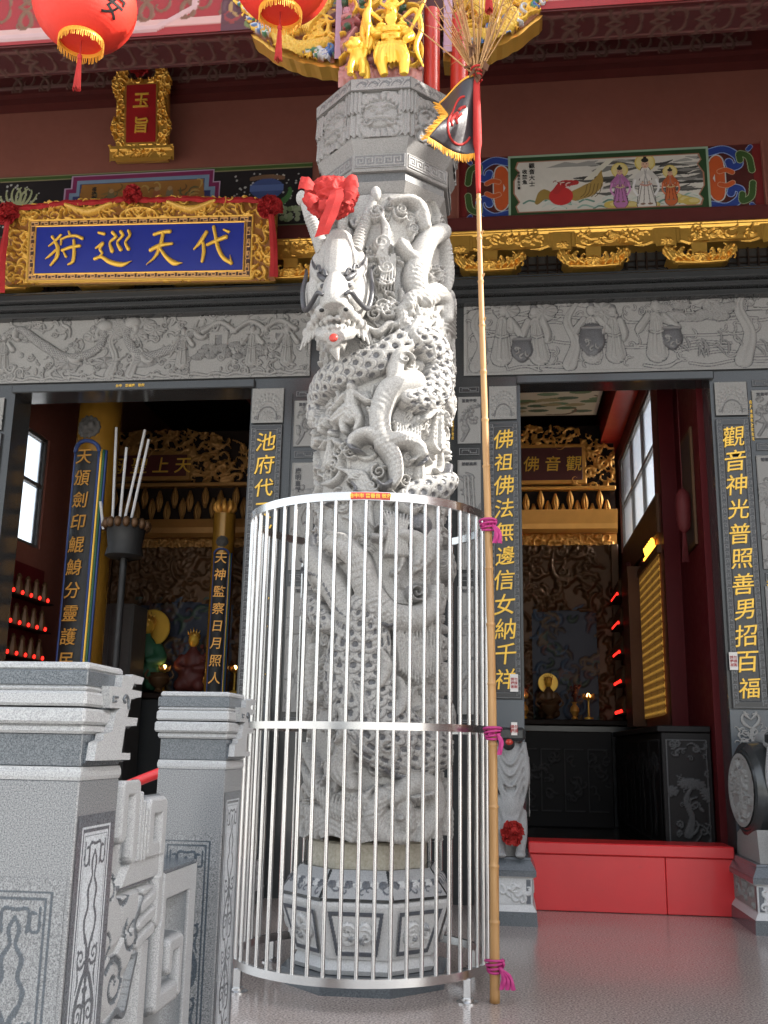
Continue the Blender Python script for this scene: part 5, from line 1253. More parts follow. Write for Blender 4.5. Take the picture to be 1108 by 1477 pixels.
gel(wp(.0, .03, .49), (.042, .045, .055)); gel(wp(0, .02, .545), (.05, .045, .03)); wt([(-.05, .02, .56), (0, .04, .6), (.05, .02, .56)], [.012, .02, .012])
wt([(-.08, .0, .38), (-.14, .03, .36), (-.17, .06, .45), (-.15, .06, .52)], [.035, .034, .03, .022]); wt([(.08, .0, .38), (.13, .04, .3), (.1, .08, .24)], [.035, .034, .025])
wt([(-.04, .02, .22), (-.06, .06, .1), (-.04, .05, .0)], [.05, .04, .028]); wt([(.04, .02, .22), (.09, .07, .12), (.09, .05, .0)], [.05, .042, .03])
for k in range(9): wt([(-.08+.02*k, .05, .26), (-.1+.025*k, .065, .16), (-.1+.025*k, .05, .09)], [.012, .018, .008], 6)
for s_ in (-1, 1):
    for k in range(4): wt([(s_*.08, .0, .42-.02*k), (s_*(.13+.02*k), -.01, .36-.03*k), (s_*(.12+.03*k), .0, .24-.03*k)], [.01, .02, .006], 6)
for k in range(8): gel(wp(-.05+.03*(k % 4), .055, .3+.05*(k//4)), .02, None, 6)
wt([(-.16, .07, .2), (-.15, .07, .5), (-.13, .07, .85)], [.012, .012, .012])
for s_ in (-1, 1):
    wt([(s_*.06, .05, .42), (s_*.16, .04, .5), (s_*.2, .02, .36), (s_*.17, .05, .2), (s_*.22, .03, .06)], [.012, .02, .022, .018, .006], 6)
    for k in range(3): gel(wp(s_*(.07+.012*k), .03, .4-.035*k), (.035, .03, .018))
    for k in range(6): gel(wp(s_*.02*k*.9, .068, .23-.004*k), (.011, .011, .014), None, 5)
    gel(wp(s_*.015, .075, .495), (.007, .006, .005), None, 5); wt([(s_*.03, .05, .53), (s_*.075, .03, .58), (s_*.07, .02, .62)], [.012, .012, .004], 6)
for k in range(10): wt([(-.03+.0066*k, .07, .46), (-.035+.0075*k, .075, .41), (-.02+.0045*k, .07, .37)], [.005, .007, .003], 5)
gel(wp(0, .085, .485), (.009, .012, .012), None, 5); wt([(.13, .08, .3), (.2, .1, .45), (.25, .1, .56)], [.01, .014, .004], 6)
for k in range(4): wt([(-.07, .075, .37-.03*k), (0, .085, .36-.03*k), (.07, .075, .37-.03*k)], .007, 5) if False else g.tube([wp(-.065, .06, .37-.03*k), wp(0, .075, .36-.03*k), wp(.065, .06, .37-.03*k)], .006, 5)
body = g.sculpt('warrior', M['brightgold'], WR, .0036, 1)
g = MB(); X0 = -.79
gel(wp(0, .02, .16), (.06, .06, .085)); gel(wp(-.02, .05, .25), (.05, .05, .05)); gel(wp(-.05, .075, .235), (.03, .03, .025))
for x, y in ((-.04, .07), (.04, .06), (.06, .0)): wt([(x*.6, y*.6, .14), (x, y, .07), (x, y+.01, .0)], [.035, .025, .022])
wt([(.03, .0, .2), (.08, .0, .3), (.05, .02, .38)], [.02, .03, .008])
for k in range(7): gel(wp(-.02+.05*math.cos(k), .05, .25+.05*math.sin(k)), .02, None, 6)
g.sculpt('lion_dog', M['brightgold'], WR, .0036, 1)
for x in (-.385, -.225): 
    tag(MB().lathe([(.05, 4.745), (.052, 4.8), (.05, 5.3)], (x, 5.12 if x > -.3 else 5.06), 20).build('red_post', M['redpost'], None, smooth=True), 'bright red round post between warrior carving and right gilded bracket' if x < -.3 else 'short red post stub behind the dry twigs and flag', 'post')
def bracket(label, flip):
    w, h = .72, .56; cv = Canvas(w, h, .0045, 0, (.20, .07, .02)); rnd = random.Random(30+flip); cv.H[:] = .005
    # outline : high at the column side, sweeping down from the outer tip (column side is x = w)
    low = np.interp(cv.X/w, [0, .06, .2, .4, .6, .8, 1], [.93, .75, .47, .25, .12, .04, .0])*h
    top = h
    for k in range(8): 
        x = rnd.uniform(.15, .6)*1.0; y = np.interp(x/w, [0, .06, .2, .4, .6, .8, 1], [.93, .75, .47, .25, .12, .04, .0])*h
    gd = (.80, .52, .07); g2 = (.68, .40, .05)
    def lowy(x): return float(np.interp(x/w, [0, .06, .2, .4, .6, .8, 1], [.93, .75, .47, .25, .12, .04, .0])*h)
    for k in range(150):
        x = rnd.uniform(.06, w-.06); y = rnd.uniform(lowy(x)+.05, h); cv.curl((x, y), rnd.uniform(0, 6.3), rnd.uniform(.08, .18), .013, .03, .01, rnd.choice((-2.5, 2.5)), rnd, col=gd if rnd.random() < .7 else g2, dark=1)
    cv.tube([(w-.1, .14), (w-.3, .12), (w-.4, .25), (w-.2, .33), (w-.12, .44), (w-.4, .46), (w-.55, .4)], [.03, .05, .05, .05, .04, .04, .02], .05, .015, pat='scale', L=.028, amp=.005, col=(.72, .48, .07), dark=1, edge=.1, groove=.01, edgecol=(.2, .07, .02))
    for k in range(16): cv.tube([(w-.22-.012*k, .2+.006*k), (w-.2-.012*k, .26+.008*k), (w-.14-.016*k, .32+.008*k)], [.004, .011, .003], .03, .04, col=(.74, .5, .08), dark=1)
    cv.blob((w-.55, .42), (.06, .05), .06, .015, col=gd, dark=1)
    for k in range(8): cv.curl((w-.55, .42), rnd.uniform(0, 6.3), .13, .014, .03, .03, 2.5, rnd, col=gd, dark=1)
    for k in range(30):
        x = rnd.uniform(.03, w-.03); y = lowy(x)+rnd.uniform(.02, .075); c = rnd.choice(((.04, .12, .36), (.5, .55, .58), (.05, .2, .1), (.1, .22, .45), (.55, .58, .58)))
        cv.curl((x, y), rnd.uniform(-.3, .6), .1, .013, .03, .02, rnd.choice((-3, 3)), rnd, col=c)
    for k in range(3): 
        x = rnd.uniform(.12, .5); cv.cloud((x, rnd.uniform(lowy(x)+.08, h-.1)), .026, .03, .03, rnd, col=(.06, .14, .38))
    cv.rect(w-.055, w, 0, h, h=.05, col=(.5, .34, .44)); cv.rect(w-.06, w-.055, 0, h, h=.02, col=(.3, .15, .2))
    msk = cv.Y > low; x1 = -.905 if not flip else -.32
    t = thing('gilded_bracket', label, 'bracket', (x1, 5.25, 5.05), 'gilded eave brackets')
    sg = 1 if not flip else -1
    mp = (lambda X, Y, H: np.stack([x1-w+X, 5.14-H, 5.04+Y], -1)) if not flip else (lambda X, Y, H: np.stack([x1+w-X, 5.14-H, 5.04+Y], -1))
    cv.build('carving', M['goldmix'], t, mp, mask=msk, flip=flip)
    xs = np.linspace(0, 1, 24); wob = .012*np.abs(np.sin(xs*22))
    poly = [(x1-sg*w*(1-a), 5.04+float(np.interp(a, [0, .06, .2, .4, .6, .8, 1], [.93, .75, .47, .25, .12, .04, .0])*h)-.012-wb) for a, wb in zip(xs, wob)]+[(x1, 5.04+h), (x1-sg*w, 5.04+h)]
    MB().prism(poly, 'y', 5.143, 5.27).build('bracket_body', M['gold'], t)
bracket('gilded dragon bracket with blue waves left of the warrior carving', 0)
bracket('gilded winged bracket with blue waves right of the warrior carving', 1)

# ------------------------------------------------------------------ lanterns
def lantern(c, R, label, text=True):
    x, y, z = c; t = thing('paper_lantern', label, 'lantern', c, 'red lanterns hanging from the front beam')
    prof = []
    for i in range(0, 49):
        a = R_(-66+132*i/48); prof.append((R*math.cos(a)*(1+.014*math.cos(i*math.pi)), z+R*.9*math.sin(a)))
    MB().lathe(prof, (x, y), 40).build('lantern_body', M['lantern'], t, smooth='all')
    zb = prof[0][1]; rb = prof[0][0]
    MB().lathe([(rb*1.0, zb+.01), (rb*1.04, zb+.01), (rb*1.04, zb-.02), (rb*1.0, zb-.02), (rb*1.0, zb+.01)], (x, y), 32, close=False).build('collar', M['goldpaint'], t, smooth=True)
    MB().lathe([(.004, zb+.03), (rb*1.0, zb+.008)], (x, y), 32, close=False).build('bottom_disc', M['lantern'], t, smooth=True)
    f = MB(); rnd = random.Random(int(x*10)+5)
    for k in range(70):
        a = 6.283*k/70; q = np.array([x+rb*1.04*math.cos(a), y+rb*1.04*math.sin(a), zb+.0]); f.tube([q, q+np.array([.004*rnd.uniform(-1, 1), 0, -.045-.015*rnd.random()])], [.004, .002], 4, 0)
    f.build('fringe', M['fringe'], t)
    ts = MB(); ts.tube([(x, y, zb), (x, y, zb-.1)], .004, 6, 0)
    for k in range(26):
        a = 6.283*k/26; ts.tube([(x, y, zb-.09), (x+.008*math.cos(a), y+.008*math.sin(a), zb-.12), (x+.02*math.cos(a), y+.02*math.sin(a), zb-.29-.02*rnd.random())], [.003, .003, .002], 4, 0)
    ts.ell((x, y, zb-.1), (.014, .014, .018), None, 6); ts.build('tassel', M['redcloth'], t)
    lf2 = MB()
    for k in range(12):
        a = 6.283*k/12+.2; d = np.array([math.cos(a), math.sin(a), 0]); s0 = np.array([x, y, zb+.02])+d*rb*1.06; e_ = np.array([x, y, zb+.06])+d*rb*1.38; sd_ = np.array([-d[1], d[0], 0])*.025
        lf2.add([s0-sd_, s0+sd_, e_+np.array([0, 0, .012])], [(0, 1, 2)])
    lf2.build('collar_ornament', M['goldpaint'], t, fix=False)
    MB().tube([(x, y, z+R*.8), (x, y, 7.14)], .005, 6, 0).build('hook_wire', M['ink'], t)
    MB().lathe([(rb, z+R*.8), (rb*.9, z+R*.92), (.02, z+R*.95)], (x, y), 24).build('cap', M['goldpaint'], t, smooth=True)
    if text:
        # brush characters wrapped on the cloth, one facing right of the camera and one left
        for ch, a0, zz in text:
            c_ = bpy.data.curves.new('t', 'FONT'); c_.body = ch; c_.size = R*.52; c_.offset = .006*R; c_.align_x = 'CENTER'; c_.align_y = 'CENTER'; c_.resolution_u = 2; c_.extrude = .0005; c_.shear = .1
            o = bpy.data.objects.new('tmp', c_); COL.objects.link(o)
            me = bpy.data.meshes.new_from_object(o.evaluated_get(bpy.context.evaluated_depsgraph_get())); bpy.data.objects.remove(o); bpy.data.curves.remove(c_)
            import bmesh
            bm_ = bmesh.new(); bm_.from_mesh(me); bmesh.ops.subdivide_edges(bm_, edges=[e for e in bm_.edges if e.calc_length() > .02], cuts=3); bm_.to_mesh(me); bm_.free()
            for v in me.vertices:
                th = a0+v.co.x/R; ph = zz+v.co.y/(R*.9); rr = R*1.013
                v.co = Vector((x+rr*math.cos(ph)*math.sin(th), y-rr*math.cos(ph)*math.cos(th), z+rr*.9*math.sin(ph)))
            link('lettering', me, M['ink'], t)
lantern((-2.245, 4.5, 5.03), .275, 'red paper lantern with black 平安 characters, farthest left of the hanging lanterns', [('平', 1.12, -.02), ('安', 1.08, -.5), ('慶', .36, -.12)])
lantern((-1.16, 4.55, 5.16), .265, 'red paper lantern hanging in front of the left gilded bracket', [('安', .86, -.42), ('祝', -.3, -.1)])
lantern((-.045, 4.5, 5.33), .26, 'red paper lantern whose bottom shows above the dry twigs', [('平', .5, .1)])
lantern((.98, 4.6, 5.48), .26, 'red paper lantern mostly above the frame, only its tassel showing at right', [('平', .5, .1)])

# ------------------------------------------------------------------ the blue plaque and the small red plaque
tilt = R_(8); ca, sa = math.cos(tilt), math.sin(tilt)
PQ = thing('name_plaque', 'blue plaque with golden 代天巡狩 characters in a carved gilt frame', 'plaque', (-3.0, 7.45, 4.84))
o_ = np.array([-4.18, 7.43, 4.85]); rr_ = np.array([math.cos(R_(1.3)), 0, -math.sin(R_(1.3))]); uu_ = np.array([0, -sa, ca]); uu_ = uu_-rr_*(uu_@rr_); uu_ /= np.linalg.norm(uu_); nn_ = np.cross(rr_, uu_)
pw, ph_ = 2.36, .76
fcv = Canvas(pw, ph_, .0048, 0, (.26, .10, .015)); rnd = random.Random(17); fcv.H[:] = .01
topy = ph_-.055+.05*np.sin(fcv.X/pw*math.pi)-.02*np.abs(np.sin(fcv.X*9))
bx0, bx1, by0, by1 = .235, pw-.235, .055, .535
for k in range(640):
    x, y = rnd.uniform(0, pw), rnd.uniform(0, ph_)
    if bx0-.03 < x < bx1+.03 and by0-.05 < y < by1+.01: continue
    fcv.curl((x, y), rnd.uniform(0, 6.3), rnd.uniform(.07, .16), rnd.uniform(.009, .016), .03, rnd.uniform(0, .03), rnd.choice((-1, 1))*rnd.uniform(1.5, 3.5), rnd, col=(.8, .46, .08), dark=1)
for k in range(60):
    x, y = rnd.uniform(0, pw), rnd.uniform(0, ph_)
    if bx0-.03 < x < bx1+.03 and by0-.05 < y < by1+.01: continue
    fcv.blob((x, y), rnd.uniform(.018, .03), .045, .01, pat='petal', amp=.006, freq=7, col=(.8, .46, .08), dark=1)
for P in ([(bx0+.3, .68), (bx0+.5, .62), (bx0+.7, .68)], [(pw-bx0-.3, .68), (pw-bx0-.5, .62), (pw-bx0-.7, .68)]): fcv.tube(P, [.02, .035, .02], .045, .02, pat='scale', L=.022, amp=.004, col=(.8, .46, .08))
a_ = np.linspace(0, math.pi, 12); fcv.tube(np.c_[pw/2+.16*np.cos(a_), by1+.03+.075*np.sin(a_)], .012, .03, .03, sm=0, col=(.8, .46, .08), dark=1)
fcv.rect(bx0-.03, bx1+.03, by0-.045, by1+.03, h=.035, col=(.8, .46, .08), dark=1); fcv.rect(bx0-.016, bx1+.016, by0-.032, by1+.016, h=.02)
mk = (fcv.Y < topy) & (fcv.Y > 0) & ((fcv.X > .035*np.abs(np.sin(fcv.Y*14))) & (fcv.X < pw-.035*np.abs(np.sin(fcv.Y*14))))
mk &= ~((fcv.X < .09) & (fcv.Y > .6)) & ~((fcv.X > pw-.09) & (fcv.Y > .6))
fo = fcv.build('gilt_frame', M['goldmix'], PQ, onplane(o_, rr_, uu_), mask=mk)
bd = MB(); i0 = 0
for (a, b_) in (((.02, 0.005), (pw-.02, .66)),):
    q = [o_+rr_*a[0]+uu_*a[1], o_+rr_*b_[0]+uu_*a[1], o_+rr_*b_[0]+uu_*b_[1], o_+rr_*a[0]+uu_*b_[1]]
    bd.add([p+nn_*.006 for p in q]+[p-nn_*.05 for p in q], [(0, 1, 2, 3), (4, 7, 6, 5), (0, 4, 5, 1), (1, 5, 6, 2), (2, 6, 7, 3), (3, 7, 4, 0)])
bd.build('board', M['gold'], PQ)
key = Canvas(bx1-bx0+.03, by1-by0+.03, .004, 0, (.05, .02, .015)); kw, kh = key.w, key.h
for x0_, x1_, y0_, y1_ in ((.006, kw-.006, .008, .04), (.006, kw-.006, kh-.04, kh-.008)): key.meander(x0_, x1_, y0_, y1_, .085, .0042, .003, .001, 1, (.62, .34, .12))
for xa in (.008, kw-.04):
    n_ = int((kh-.1)/.085)
    for i in range(n_):
        y = .05+i*(kh-.1)/n_; P = [(0, 0), (.03, 0), (.03, .06), (.012, .06), (.012, .03), (.021, .03)]; key.tube([(xa+p[0], y+p[1]) for p in P], .0042, .003, .001, kind='flat', sm=0, dark=1, col=(.62, .34, .12)); key.tube([(xa, y), (xa, y+(kh-.1)/n_)], .0042, .003, .001, kind='flat', sm=0, dark=1, col=(.62, .34, .12))
key.build('key_border', M['goldmix'], PQ, onplane(o_+rr_*(bx0-.015)+uu_*(by0-.015)+nn_*.024, rr_, uu_))
q0 = .043
bl = MB(); q = [o_+rr_*(bx0+q0-.004)+uu_*(by0+q0-.01)+nn_*.029, o_+rr_*(bx1-q0+.004)+uu_*(by0+q0-.01)+nn_*.029, o_+rr_*(bx1-q0+.004)+uu_*(by1-q0+.01)+nn_*.029, o_+rr_*(bx0+q0-.004)+uu_*(by1-q0+.01)+nn_*.029]
field = bl.add(q, [(0, 1, 2, 3)]).build('blue_field', M['blue'], PQ, fix=False)
rim = MB()
for a, b_ in ((0, 1), (1, 2), (2, 3), (3, 0)): rim.tube([q[a]+nn_*.002, q[b_]+nn_*.002], .007, 6, 0)
rim.build('rim', M['gold'], PQ)
BRUSH = [   # brush strokes of the four characters on the field, 0..1807 across, measured from the bottom edge
 (0, 447, [([(160, 128), (186, 165)], [14, 9]), ([(232, 115), (190, 165), (135, 212)], [13, 12, 7]), ([(185, 168), (212, 225), (210, 305), (160, 383)], [12, 17, 17, 10]), ([(196, 248), (150, 295), (112, 327)], [12, 11, 5]),
   ([(303, 84), (316, 116)], [9, 13]), ([(242, 150), (240, 200)], [11, 9]), ([(236, 156), (300, 128), (370, 124), (424, 148)], [9, 12, 13, 15]), ([(255, 250), (330, 224), (404, 214)], [14, 14, 15]), ([(352, 165), (359, 260), (352, 350), (314, 380)], [13, 15, 16, 9]), ([(268, 266), (290, 308)], [9, 12])]),
 (0, 447, [([(568, 100), (614, 112)], [12, 15]), ([(688, 100), (717, 140), (670, 192), (692, 266)], [15, 15, 11, 18]), ([(760, 95), (777, 130), (735, 190), (766, 254)], [15, 14, 11, 17]), ([(828, 90), (840, 130), (805, 190), (833, 250)], [14, 13, 11, 17]),
   ([(550, 238), (607, 196), (585, 246), (606, 282), (590, 306)], [10, 15, 12, 12, 8]), ([(545, 332), (602, 318), (680, 364), (780, 388), (868, 360)], [15, 14, 20, 21, 3])]),
 (922, 430, [([(130, 110), (190, 92), (262, 86)], [15, 15, 17]), ([(105, 246), (180, 208), (285, 194)], [18, 18, 13]), ([(205, 100), (190, 190), (150, 300), (75, 378)], [15, 17, 14, 4]), ([(182, 230), (240, 310), (310, 364), (382, 368)], [11, 17, 23, 4])]),
 (922, 430, [([(577, 100), (530, 182), (478, 247)], [16, 18, 9]), ([(552, 190), (561, 270), (550, 356)], [13, 16, 13]), ([(590, 210), (660, 178), (742, 145)], [14, 17, 19]), ([(637, 55), (655, 132), (682, 242), (730, 328), (796, 374)], [15, 14, 17, 17, 17]), ([(800, 376), (786, 305)], [12, 3]), ([(724, 82), (764, 100)], [9, 14])])]
fw_, fh_ = bx1-bx0-2*q0, by1-by0-2*q0
for x_off, yb_, strokes in BRUSH:
    xs_ = [p[0]+x_off for P, r in strokes for p in P]; xa, xb = min(xs_)-30, max(xs_)+30; sx_ = fw_/1807; sy_ = fh_/408
    c_ = Canvas((xb-xa)*sx_, fh_, .0021)
    for P, r in strokes: c_.tube([((p[0]+x_off-10-xa)*sx_, (yb_-p[1])*sy_) for p in P], np.array(r)*sx_*1.12, .018, .004, sm=8)
    c_.build('character', M['goldpaint'], field, onplane(o_+rr_*(bx0+q0+xa*sx_)+uu_*(by0+q0)+nn_*.0295, rr_, uu_), mask=c_.H > .0041)
ribbon('red_sash', [o_+rr_*x+uu_*(.665+.05*math.sin(x/pw*math.pi)-.015*abs(math.sin(x*6)))+nn_*.05 for x in np.linspace(.05, pw-.05, 24)], .05, M['darkredcloth'], PQ, (0, 0, 1))
for x, lab in ((.035, 'old red rosette with long tail on the left corner of the blue plaque'), (pw-.06, 'old red rosette with long tail on the right corner of the blue plaque')):
    c = tuple(o_+rr_*x+uu_*.6+nn_*.07); L_ = .62 if x > 1 else .72
    rosette('plaque_rosette', c, .125, M['darkredcloth'], lab, 80, int(x*10), .6, 'red rosettes on the plaques', [([np.array(c)+np.array([.02, -.03, -.08]), np.array(c)+np.array([.05 if x > 1 else .0, -.01, -.35]), np.array(c)+np.array([.06 if x > 1 else -.03, .0, -L_])], [.05, .06, .07 if x > 1 else .16])])
rosette('plaque_rosette', tuple(o_+rr_*(pw/2-.06)+uu_*.745+nn_*.06), .1, M['darkredcloth'], 'old red rosette on the top middle of the blue plaque', 70, 5, .6, 'red rosettes on the plaques')
YZ = thing('small_plaque', 'upright red plaque with golden 玉旨 characters in a carved gilt frame', 'plaque', (-3.12, 7.6, 6.1))
o2 = np.array([-3.43, 7.62, 6.10]); t2 = R_(10); u2 = np.array([0, -math.sin(t2), math.cos(t2)]); n2_ = np.cross(rr_, u2)
cv = Canvas(.6, .92, .005); rnd = random.Random(4); cv.H[:] = .008
for k in range(230):
    x, y = rnd.uniform(0.02, .58), rnd.uniform(.12, .92)
    if .17 < x < .43 and .18 < y < .68: continue
    cv.curl((x, y), rnd.uniform(0, 6.3), rnd.uniform(.07, .14), .012, .03, rnd.uniform(0, .02), rnd.choice((-3, 3)), rnd)
cv.rect(.145, .455, .14, .7, h=.03); cv.rect(.02, .58, .0, .03, h=.03); cv.rect(.02, .58, .1, .135, h=.035)
for k in range(20): cv.curl((rnd.uniform(.05, .55), rnd.uniform(.04, .09)), rnd.uniform(0, 6.3), .07, .01, .02, .008, 2, rnd)
ed = .05+.03*np.sin(cv.Y*16); mk = (cv.X > ed*(cv.Y > .14)) & (cv.X < .6-ed*(cv.Y > .14)) & ~((cv.Y > .74) & (np.abs(cv.X-.3) < .12))
cv.build('gilt_frame', M['gold'], YZ, onplane(o2, rr_, u2), mask=mk)
bd = MB(); q = [o2+rr_*.06, o2+rr_*.54, o2+rr_*.54+u2*.74, o2+rr_*.06+u2*.74]; bd.add([p+n2_*.005 for p in q]+[p-n2_*.04 for p in q], [(0, 1, 2, 3), (4, 7, 6, 5), (0, 4, 5, 1), (1, 5, 6, 2), (2, 6, 7, 3), (3, 7, 4, 0)]); bd.build('board', M['gold'], YZ)
bd = MB(); f2 = bd.add([o2+rr_*.165+u2*.16+n2_*.033, o2+rr_*.435+u2*.16+n2_*.033, o2+rr_*.435+u2*.68+n2_*.033, o2+rr_*.165+u2*.68+n2_*.033], [(0, 1, 2, 3)]).build('red_field', M['redfield'], YZ, fix=False)
lettering('玉\n旨', .15, tuple(o2+rr_*.3+u2*.42+n2_*.04), M['goldpaint'], f2, depth=.006, right=rr_, up=u2, line=1.5, shear=.1)
rosette('plaque_rosette', tuple(o2+rr_*.3+u2*.84+n2_*.06), .12, M['darkredcloth'], 'dark red rosette in shade on top of the small red plaque', 70, 8, .6, 'red rosettes on the plaques')
# ------------------------------------------------------------------ granite balustrade posts and the pierced panel between them
def scrollface(w, h, light):
    """engraved scroll ornament; dk = 1 marks the contrasting tone; light: the field inside the frame takes it too"""
    cv = Canvas(w, h, .0021); m = .026
    for k in (m, m+.013):
        for a in ((k, w-k, k, k+.0055), (k, w-k, h-k-.0055, h-k), (k, k+.0055, k, h-k), (w-k-.0055, w-k, k, h-k)): cv.rect(*a, h=.0, dark=1)
    if light: cv.rect(m+.022, w-m-.022, m+.022, h-m-.022, h=0., dark=1)
    d = 0 if light else 1; c = w/2; u = (w/2-m-.024)
    for s_ in (-1, 1):
        def T(P, r): cv.tube([(c+s_*x*u, y) for x, y in P], np.array(r)*.62 if not np.isscalar(r) else r*.62, .0, .0005, kind='flat', dark=d)
        def Sp(x, y, R, a, t, cc): cv.spiral((c+s_*x*u, y), R, t, .19, 0, .0005, a if s_ > 0 else math.pi-a, cc*s_, kind='flat', dark=d)
        y = h-.06
        T([(.95, y), (.95, y-.045), (.62, y-.045), (.62, y-.012), (.8, y-.012)], .0055); T([(.0, y-.005), (.5, y-.005), (.5, y-.05)], .006)
        T([(.02, y-.02), (.2, y-.045), (.12, y-.075), (.4, y-.105), (.3, y-.14), (.55, y-.17), (.35, y-.215)], [.005, .009, .007, .01, .008, .01, .006])
        y -= .2
        while y > .16:
            T([(.35, y), (.12, y-.03), (.1, y-.07), (.45, y-.1), (.85, y-.15), (.75, y-.21), (.3, y-.22)], [.006, .011, .012, .013, .014, .011, .006])
            Sp(.52, y-.165, .026, 2.6, 1.4, -1); Sp(.62, y-.045, .024, 3.6, 1.4, 1); T([(.1, y-.07), (.03, y-.12), (.16, y-.17), (.1, y-.21)], [.006, .009, .009, .005])
            cv.blob((c+s_*.15*u, y-.115), .006, 0, .0005, dark=d); cv.blob((c+s_*.88*u, y-.03), .005, 0, .0005, dark=d); T([(.9, y-.06), (.78, y-.09), (.92, y-.115)], [.004, .008, .004])
            y -= .225
    return cv
PW = .236
def post():
    t = thing('balustrade_post', 'granite balustrade post nearest the camera, at the left edge with scroll panels', 'balustrade post', (-1.05, 2.2, -.02), 'granite balustrade posts')
    x0, x1, y0, y1 = -1.168, -.932, 2.2, 2.436
    MB().box(x0, x1, y0, y1, -.02, 1.016, .003).build('shaft', M['mid'], t)
    MB().lathe([(.1669, 1.016), (.171, 1.024), (.171, 1.034), (.1665, 1.045)], ((x0+x1)/2, (y0+y1)/2), 4, math.pi/4).build('moulding', M['mida'], t)
    cap = MB().box(x0+.002, x1-.002, y0+.002, y1-.002, 1.046, 1.117, .002).build('cap', M['middark'], t)
    for (z0, z1, g, m) in ((1.129, 1.152, .01, 'mida'), (1.153, 1.192, .026, 'mida'), (1.198, 1.235, .021, 'mida'), (1.236, 1.25, .016, 'mida'), (1.251, 1.288, .016, 'middark'), (1.289, 1.31, .008, 'mida')):
        z0, z1 = 1.046+(z0-1.046)*.87, 1.046+(z1-1.046)*.87
        MB().box(x0-g*.5-.002, x1+g*.4, y0-g, y1-.03, z0-.001, z1, .006 if m == 'mida' else .002).build('cap_moulding', M[m], t)
    # carved key-shaped end plate on the right side of the cap
    def q(px, py): return (y0-.014+(px-605)/300*.25, 1.046+(915-py)/785*.229)
    pl_ = [q(*p) for p in ((640, 870), (905, 870), (905, 815), (835, 815), (850, 600), (940, 590), (948, 525), (862, 525), (880, 375), (962, 345), (962, 300), (880, 295), (895, 240), (960, 240), (975, 180), (880, 170), (870, 190), (800, 190), (795, 290), (705, 295), (710, 350), (725, 465), (800, 460), (770, 500), (750, 650), (695, 668), (690, 715), (650, 735))]
    MB().prism(pl_, 'x', x1+.004, x1+.024).build('end_scroll', M['mida'], t)
    pb = [(a+(.0 if a < 2.3 else .01), b-.006) for a, b in pl_]
    MB().prism(pb, 'x', x1-.03, x1+.0035).build('end_scroll_backing', M['middark'], t)
    MB().tube([(x1+.026, *q(*p)) for p in ((860, 460), (850, 380), (830, 350), (815, 385), (830, 410))], .0035, 6, 4).build('curl', M['middark'], t)
    MB().tube([(x1+.026, *q(*p)) for p in ((760, 410), (735, 410), (735, 375), (770, 375))], .003, 6, 0).build('curl', M['middark'], t)
    sp_ = scrollface(PW-.02, .95, 1); sp_.build('scroll_panel', M['middark'], t, onplane((x1+.0015, y0+.01, -.01), (0, 1, 0), (0, 0, 1)))
    f = scrollface(PW-.02, .78, 0)
    f.build('scroll_panel', M['mid'], t, onplane((x0+.01, y0-.0015, .03), (1, 0, 0), (0, 0, 1)))
    return t
p0 = post()
dup(p0, (-1.062, 3.44, -.02), 'granite balustrade post between the pierced panel and the steel cage')
